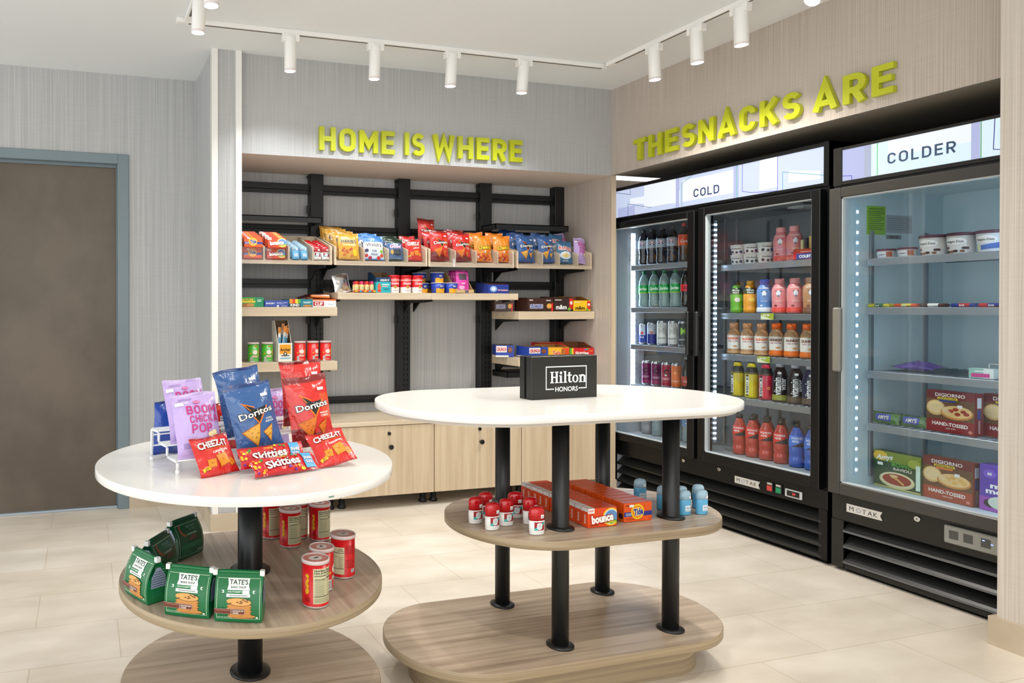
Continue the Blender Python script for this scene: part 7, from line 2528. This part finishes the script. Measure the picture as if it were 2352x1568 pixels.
# ================================================================== goods: freezer
GI = 'ice cream tubs on the top freezer shelf'
for P, lab, y in ((ICE_S, 'small ice cream tub at the left end of the top freezer shelf', -1.484), (ICE_S, 'small ice cream tub second from the left on the top freezer shelf', -1.572), (ICE_S, 'small ice cream tub third from the left on the top freezer shelf', -1.648),
                  (ICE_L, 'large ice cream tub of chocolate pieces, left of the three large ones', -1.672), (ICE_L, 'large ice cream tub of chocolate pieces, middle of the three large ones', -1.775), (ICE_V, 'large ice cream tub with a blue swirl at the right end', -1.880)):
    xx = .262 if P is not ICE_S else .258
    if lab.startswith('small ice cream tub third'):
        xx = .33
    place(P, lab, (xx, y, 1.455 + .0105), RZ_, GI)
for k, (y, cols) in enumerate(((-1.475, ('d9c83a', '2f6a3a')), (-1.580, ('d8542c', 'e0c83a')), (-1.690, ('4a2a1c', 'e8e6e2')), (-1.800, ('2b3f8a', 'c8242a')), (-1.905, ('c8242a', '2b2f8a')))):
    m = MB()
    m.box(-.048, .048, -.022, .022, 0, .016, C(cols[0], .28), .006)
    m.box(-.020, .030, -.0225, .0225, .0005, .0165, C(cols[1], .28), .006)
    m.text(Flat((0, -.0226, 0)), 'BAR', .0, .008, .008, WHITE, .0005)
    o = obj('ice_cream_bar', m, None, None, (.240 + .01 * (k % 2), y, 1.229 + .0105), (0, 0, RZ_ + .06 * (k % 3 - 1)))
    tag(o, ('leftmost', 'second from left', 'third from left', 'fourth from left', 'rightmost')[k] + ' wrapped ice cream bar lying on the second freezer shelf', 'ice cream bar', 'wrapped ice cream bars')
FROZ = pillow('frozen_bag', 'frozen food bag', .18, .10, .036, foil('violet', '6a4aa0'), foil('violet', '6a4aa0'), art_none, 4.4, crease=2.0)
place(FROZ, 'purple frozen food bag lying on the third freezer shelf', (.275, -1.575, .934 + .030), RZ_, None, D(-84), 0)
BURR = pillow('frozen_bag', 'frozen food bag', .115, .052, .046, foil('leaf_green', '4f7a34'), foil('dark_green', '2f5526'), lambda m, B, w, h: (m.rect(B, -w * .3, w * .25, h * .25, h * .8, C('4a52b0'), E_), m.text(B, 'AMYS', 0, h * .52, h * .3, C('e9e6c8'), E_ * 1.6, .02, w=w * .4)), 2.8, nu=16, nv=10)
place(BURR, 'green burrito bag, left of two on the fourth freezer shelf', (.245, -1.495, .700), RZ_, 'green burrito bags', D(-8))
place(BURR, 'green burrito bag, right of two on the fourth freezer shelf', (.255, -1.603, .700), RZ_, 'green burrito bags', D(-8), name='frozen_bag')
SML = carton('frozen_snack_box', 'frozen food box', .080, .05, .040, 'dfe6dc', generic_art([(-.5, .1, 0, 1, '8fc0b0'), (-.40, .35, .1, .5, 'd23a8a')], [(-.3, .2, .65, 'f4f4f2')], 'green', 'f2f2f2', None, (0, .78), .18, .5))
place(SML, 'small pale green box with a pink band at the right of the third freezer shelf', (.262, -1.858, .9445), RZ_ + .1)
BSK = thing('wire_basket', 'small white wire basket at the back right of the third freezer shelf', 'basket', (.42, -1.93, .9445))
m = MB()
for z in (.002, .055):
    m.tube([(-.08, -.10, z), (.08, -.10, z), (.08, .10, z), (-.08, .10, z)], .0025, C('dfe4e6'), 6, True)
for k in range(5):
    m.tube([(-.08, -.10 + .05 * k, .055), (-.08, -.10 + .05 * k, .002), (.08, -.10 + .05 * k, .002), (.08, -.10 + .05 * k, .055)], .0018, C('dfe4e6'), 5)
obj('basket_wires', m, BSK)


def art_pizza(base, band_col):
    def art(m, w, d, h, F, Lf, Rf, T):
        m.rect(F, -w / 2, w / 2, h * .80, h, C('6d2226'), .0004)
        m.rect(F, -w / 2, w / 2, 0, h * .30, C(base), .0004)
        m.rect(F, -w / 2, w / 2, h * .30, h * .80, C('6a4a30'), .0004)
        m.oval(F, -w * .30, h * .58, w * .20, h * .19, C('d9b070'), .0006, 14)
        m.oval(F, -w * .30, h * .59, w * .17, h * .15, C('e9cf9a'), .0008, 14)
        m.oval(F, w * .14, h * .50, w * .34, h * .17, C('c98a42'), .0009, 22)
        m.oval(F, w * .14, h * .52, w * .31, h * .145, C('e6c286'), .0011, 22)
        for k, (x, y) in enumerate(((.02, .53), (.16, .47), (.28, .54), (.12, .58), (.34, .49))):
            m.oval(F, w * x, h * y, w * .062, h * .042, C(band_col), .0013 + .00005 * k, 12)
        for k in range(4):
            m.line(F, [(-w * (.22 - .04 * k), h * .60), (-w * (.10 - .04 * k), h * .50)], h * .012, C('f0e0b8'), .0014)
        m.text(F, 'DIGIORNO', 0, h * .905, h * .085, C('ece6e0'), .0010, .02, w=w * .62)
        m.rect(F, -w * .26, w * .16, h * .795, h * .845, C('e9d232'), .0012)
        m.text(F, 'PERSONAL SIZE', -w * .05, h * .82, h * .03, C('3a2a10'), .0016, .03, w=w * .36)
        m.rect(F, -w * .22, w * .12, h * .735, h * .785, C('2f3f7c' if base == '8a2228' else 'd9762c'), .0010)
        m.text(F, 'HAND-TOSSED', 0, h * .20, h * .085, C('f0ebe4'), .0010, .03, w=w * .74, rot=-.02)
        m.text(F, 'style crust', w * .02, h * .11, h * .035, C('f0ebe4'), .0010, .01, w=w * .2)
        m.oval(F, w * .42, h * .08, w * .04, h * .04, C('d98a7a'), .0010, 12)
        m.rect(F, w * .16, w * .26, h * .62, h * .69, C('f2f2f0'), .0020)
        m.text(Rf, 'DIGIORNO', 0, h * .22, h * .05, C('e0d0c8'), .0006, .02, w=h * .3, rot=pi / 2)
        m.rect(Rf, -d * .25, d * .25, h * .66, h * .90, C('d9dde4'), .0006)
        m.rect(Rf, -d * .25, d * .2, h * .40, h * .62, C('2f3f7c'), .0006)
    return art


PZ1 = carton('pizza_box', 'frozen food box', .185, .045, .178, '7c2026', art_pizza('8a2228', 'a83a22'))
PZ2 = carton('pizza_box', 'frozen food box', .190, .045, .182, '8c4028', art_pizza('a8482c', 'e0b060'))
GP = 'boxes in the lower part of the freezer'
place(PZ1, 'dark red pizza box at the front of the fourth freezer shelf', (.258, -1.755, .6995), RZ_ - .08, GP)
place(PZ1, 'dark red pizza box behind and right of the other on the fourth freezer shelf', (.320, -1.925, .6995), RZ_ - .08, GP)
place(PZ2, 'rust coloured pizza box standing at the bottom of the freezer', (.258, -1.745, .4035), RZ_ - .06, GP)
RAV = carton('frozen_meal_box', 'frozen food box', .205, .045, .168, '2c4a26', lambda m, w, d, h, F, Lf, Rf, T: (
    m.rect(F, -w / 2, w / 2, h * .72, h, C('7a8a2c'), .0004), m.oval(F, -w * .36, h * .86, w * .16, h * .13, C('e0b83a'), .0006, 12), m.oval(F, w * .36, h * .78, w * .13, h * .12, C('9aa83a'), .0006, 12),
    m.text(F, "Amys", -w * .26, h * .84, h * .13, WHITE, .0014, .03, w=w * .36, shear=.3, rot=.1), m.text(F, 'BOWL', w * .1, h * .68, h * .11, C('5fa83a'), .0012, .03, w=w * .42),
    m.text(F, 'RAVIOLI', w * .12, h * .56, h * .075, C('efe9da'), .0014, .02, w=w * .38),
    m.oval(F, 0, h * .25, w * .38, h * .22, C('d9cf9a'), .0008, 22), m.oval(F, 0, h * .27, w * .34, h * .18, C('e9e2c0'), .0010, 22), m.oval(F, 0, h * .27, w * .31, h * .155, C('9c3a20'), .0013, 22),
    m.line(F, [(-w * .1, h * .33), (w * .02, h * .28), (w * .14, h * .18)], h * .05, C('d9a860'), .0016), m.oval(F, -w * .06, h * .36, w * .1, h * .03, C('e6c890'), .0017, 12),
    m.rect(F, -w * .5, w * .5, 0, h * .05, C('b9b46a'), .0005), m.rect(F, -w * .42, -w * .30, h * .60, h * .68, WHITE, .0016),
    m.rect(F, w * .40, w * .49, h * .10, h * .76, C('cfe3d4'), .0012)))
place(RAV, 'green frozen ravioli box at the bottom left of the freezer', (.262, -1.548, .4035), RZ_ - .08, GP)
MOC = carton('frozen_dessert_box', 'frozen food box', .150, .06, .190, '5a3aa8', lambda m, w, d, h, F, Lf, Rf, T: (
    m.rect(F, -w / 2, w / 2, 0, h * .30, C('9a4ab0'), .0004), m.text(F, 'my', -w * .02, h * .56, h * .11, WHITE, .0010, .04, w=w * .46), m.text(F, 'mochi', w * .02, h * .44, h * .11, WHITE, .0010, .04, w=w * .74),
    m.oval(F, w * .0, h * .20, w * .30, h * .14, C('cfd6c8'), .0012, 18), m.oval(F, -w * .24, h * .17, w * .16, h * .09, C('2b2330'), .0010, 14), m.oval(F, -w * .26, h * .80, w * .15, h * .09, C('7a5ac8'), .0008, 16),
    m.text(F, '80', -w * .26, h * .80, h * .06, WHITE, .0012, .03)))
place(MOC, 'purple frozen dessert box at the bottom right of the freezer', (.262, -1.935, .4035), RZ_ - .06, GP)
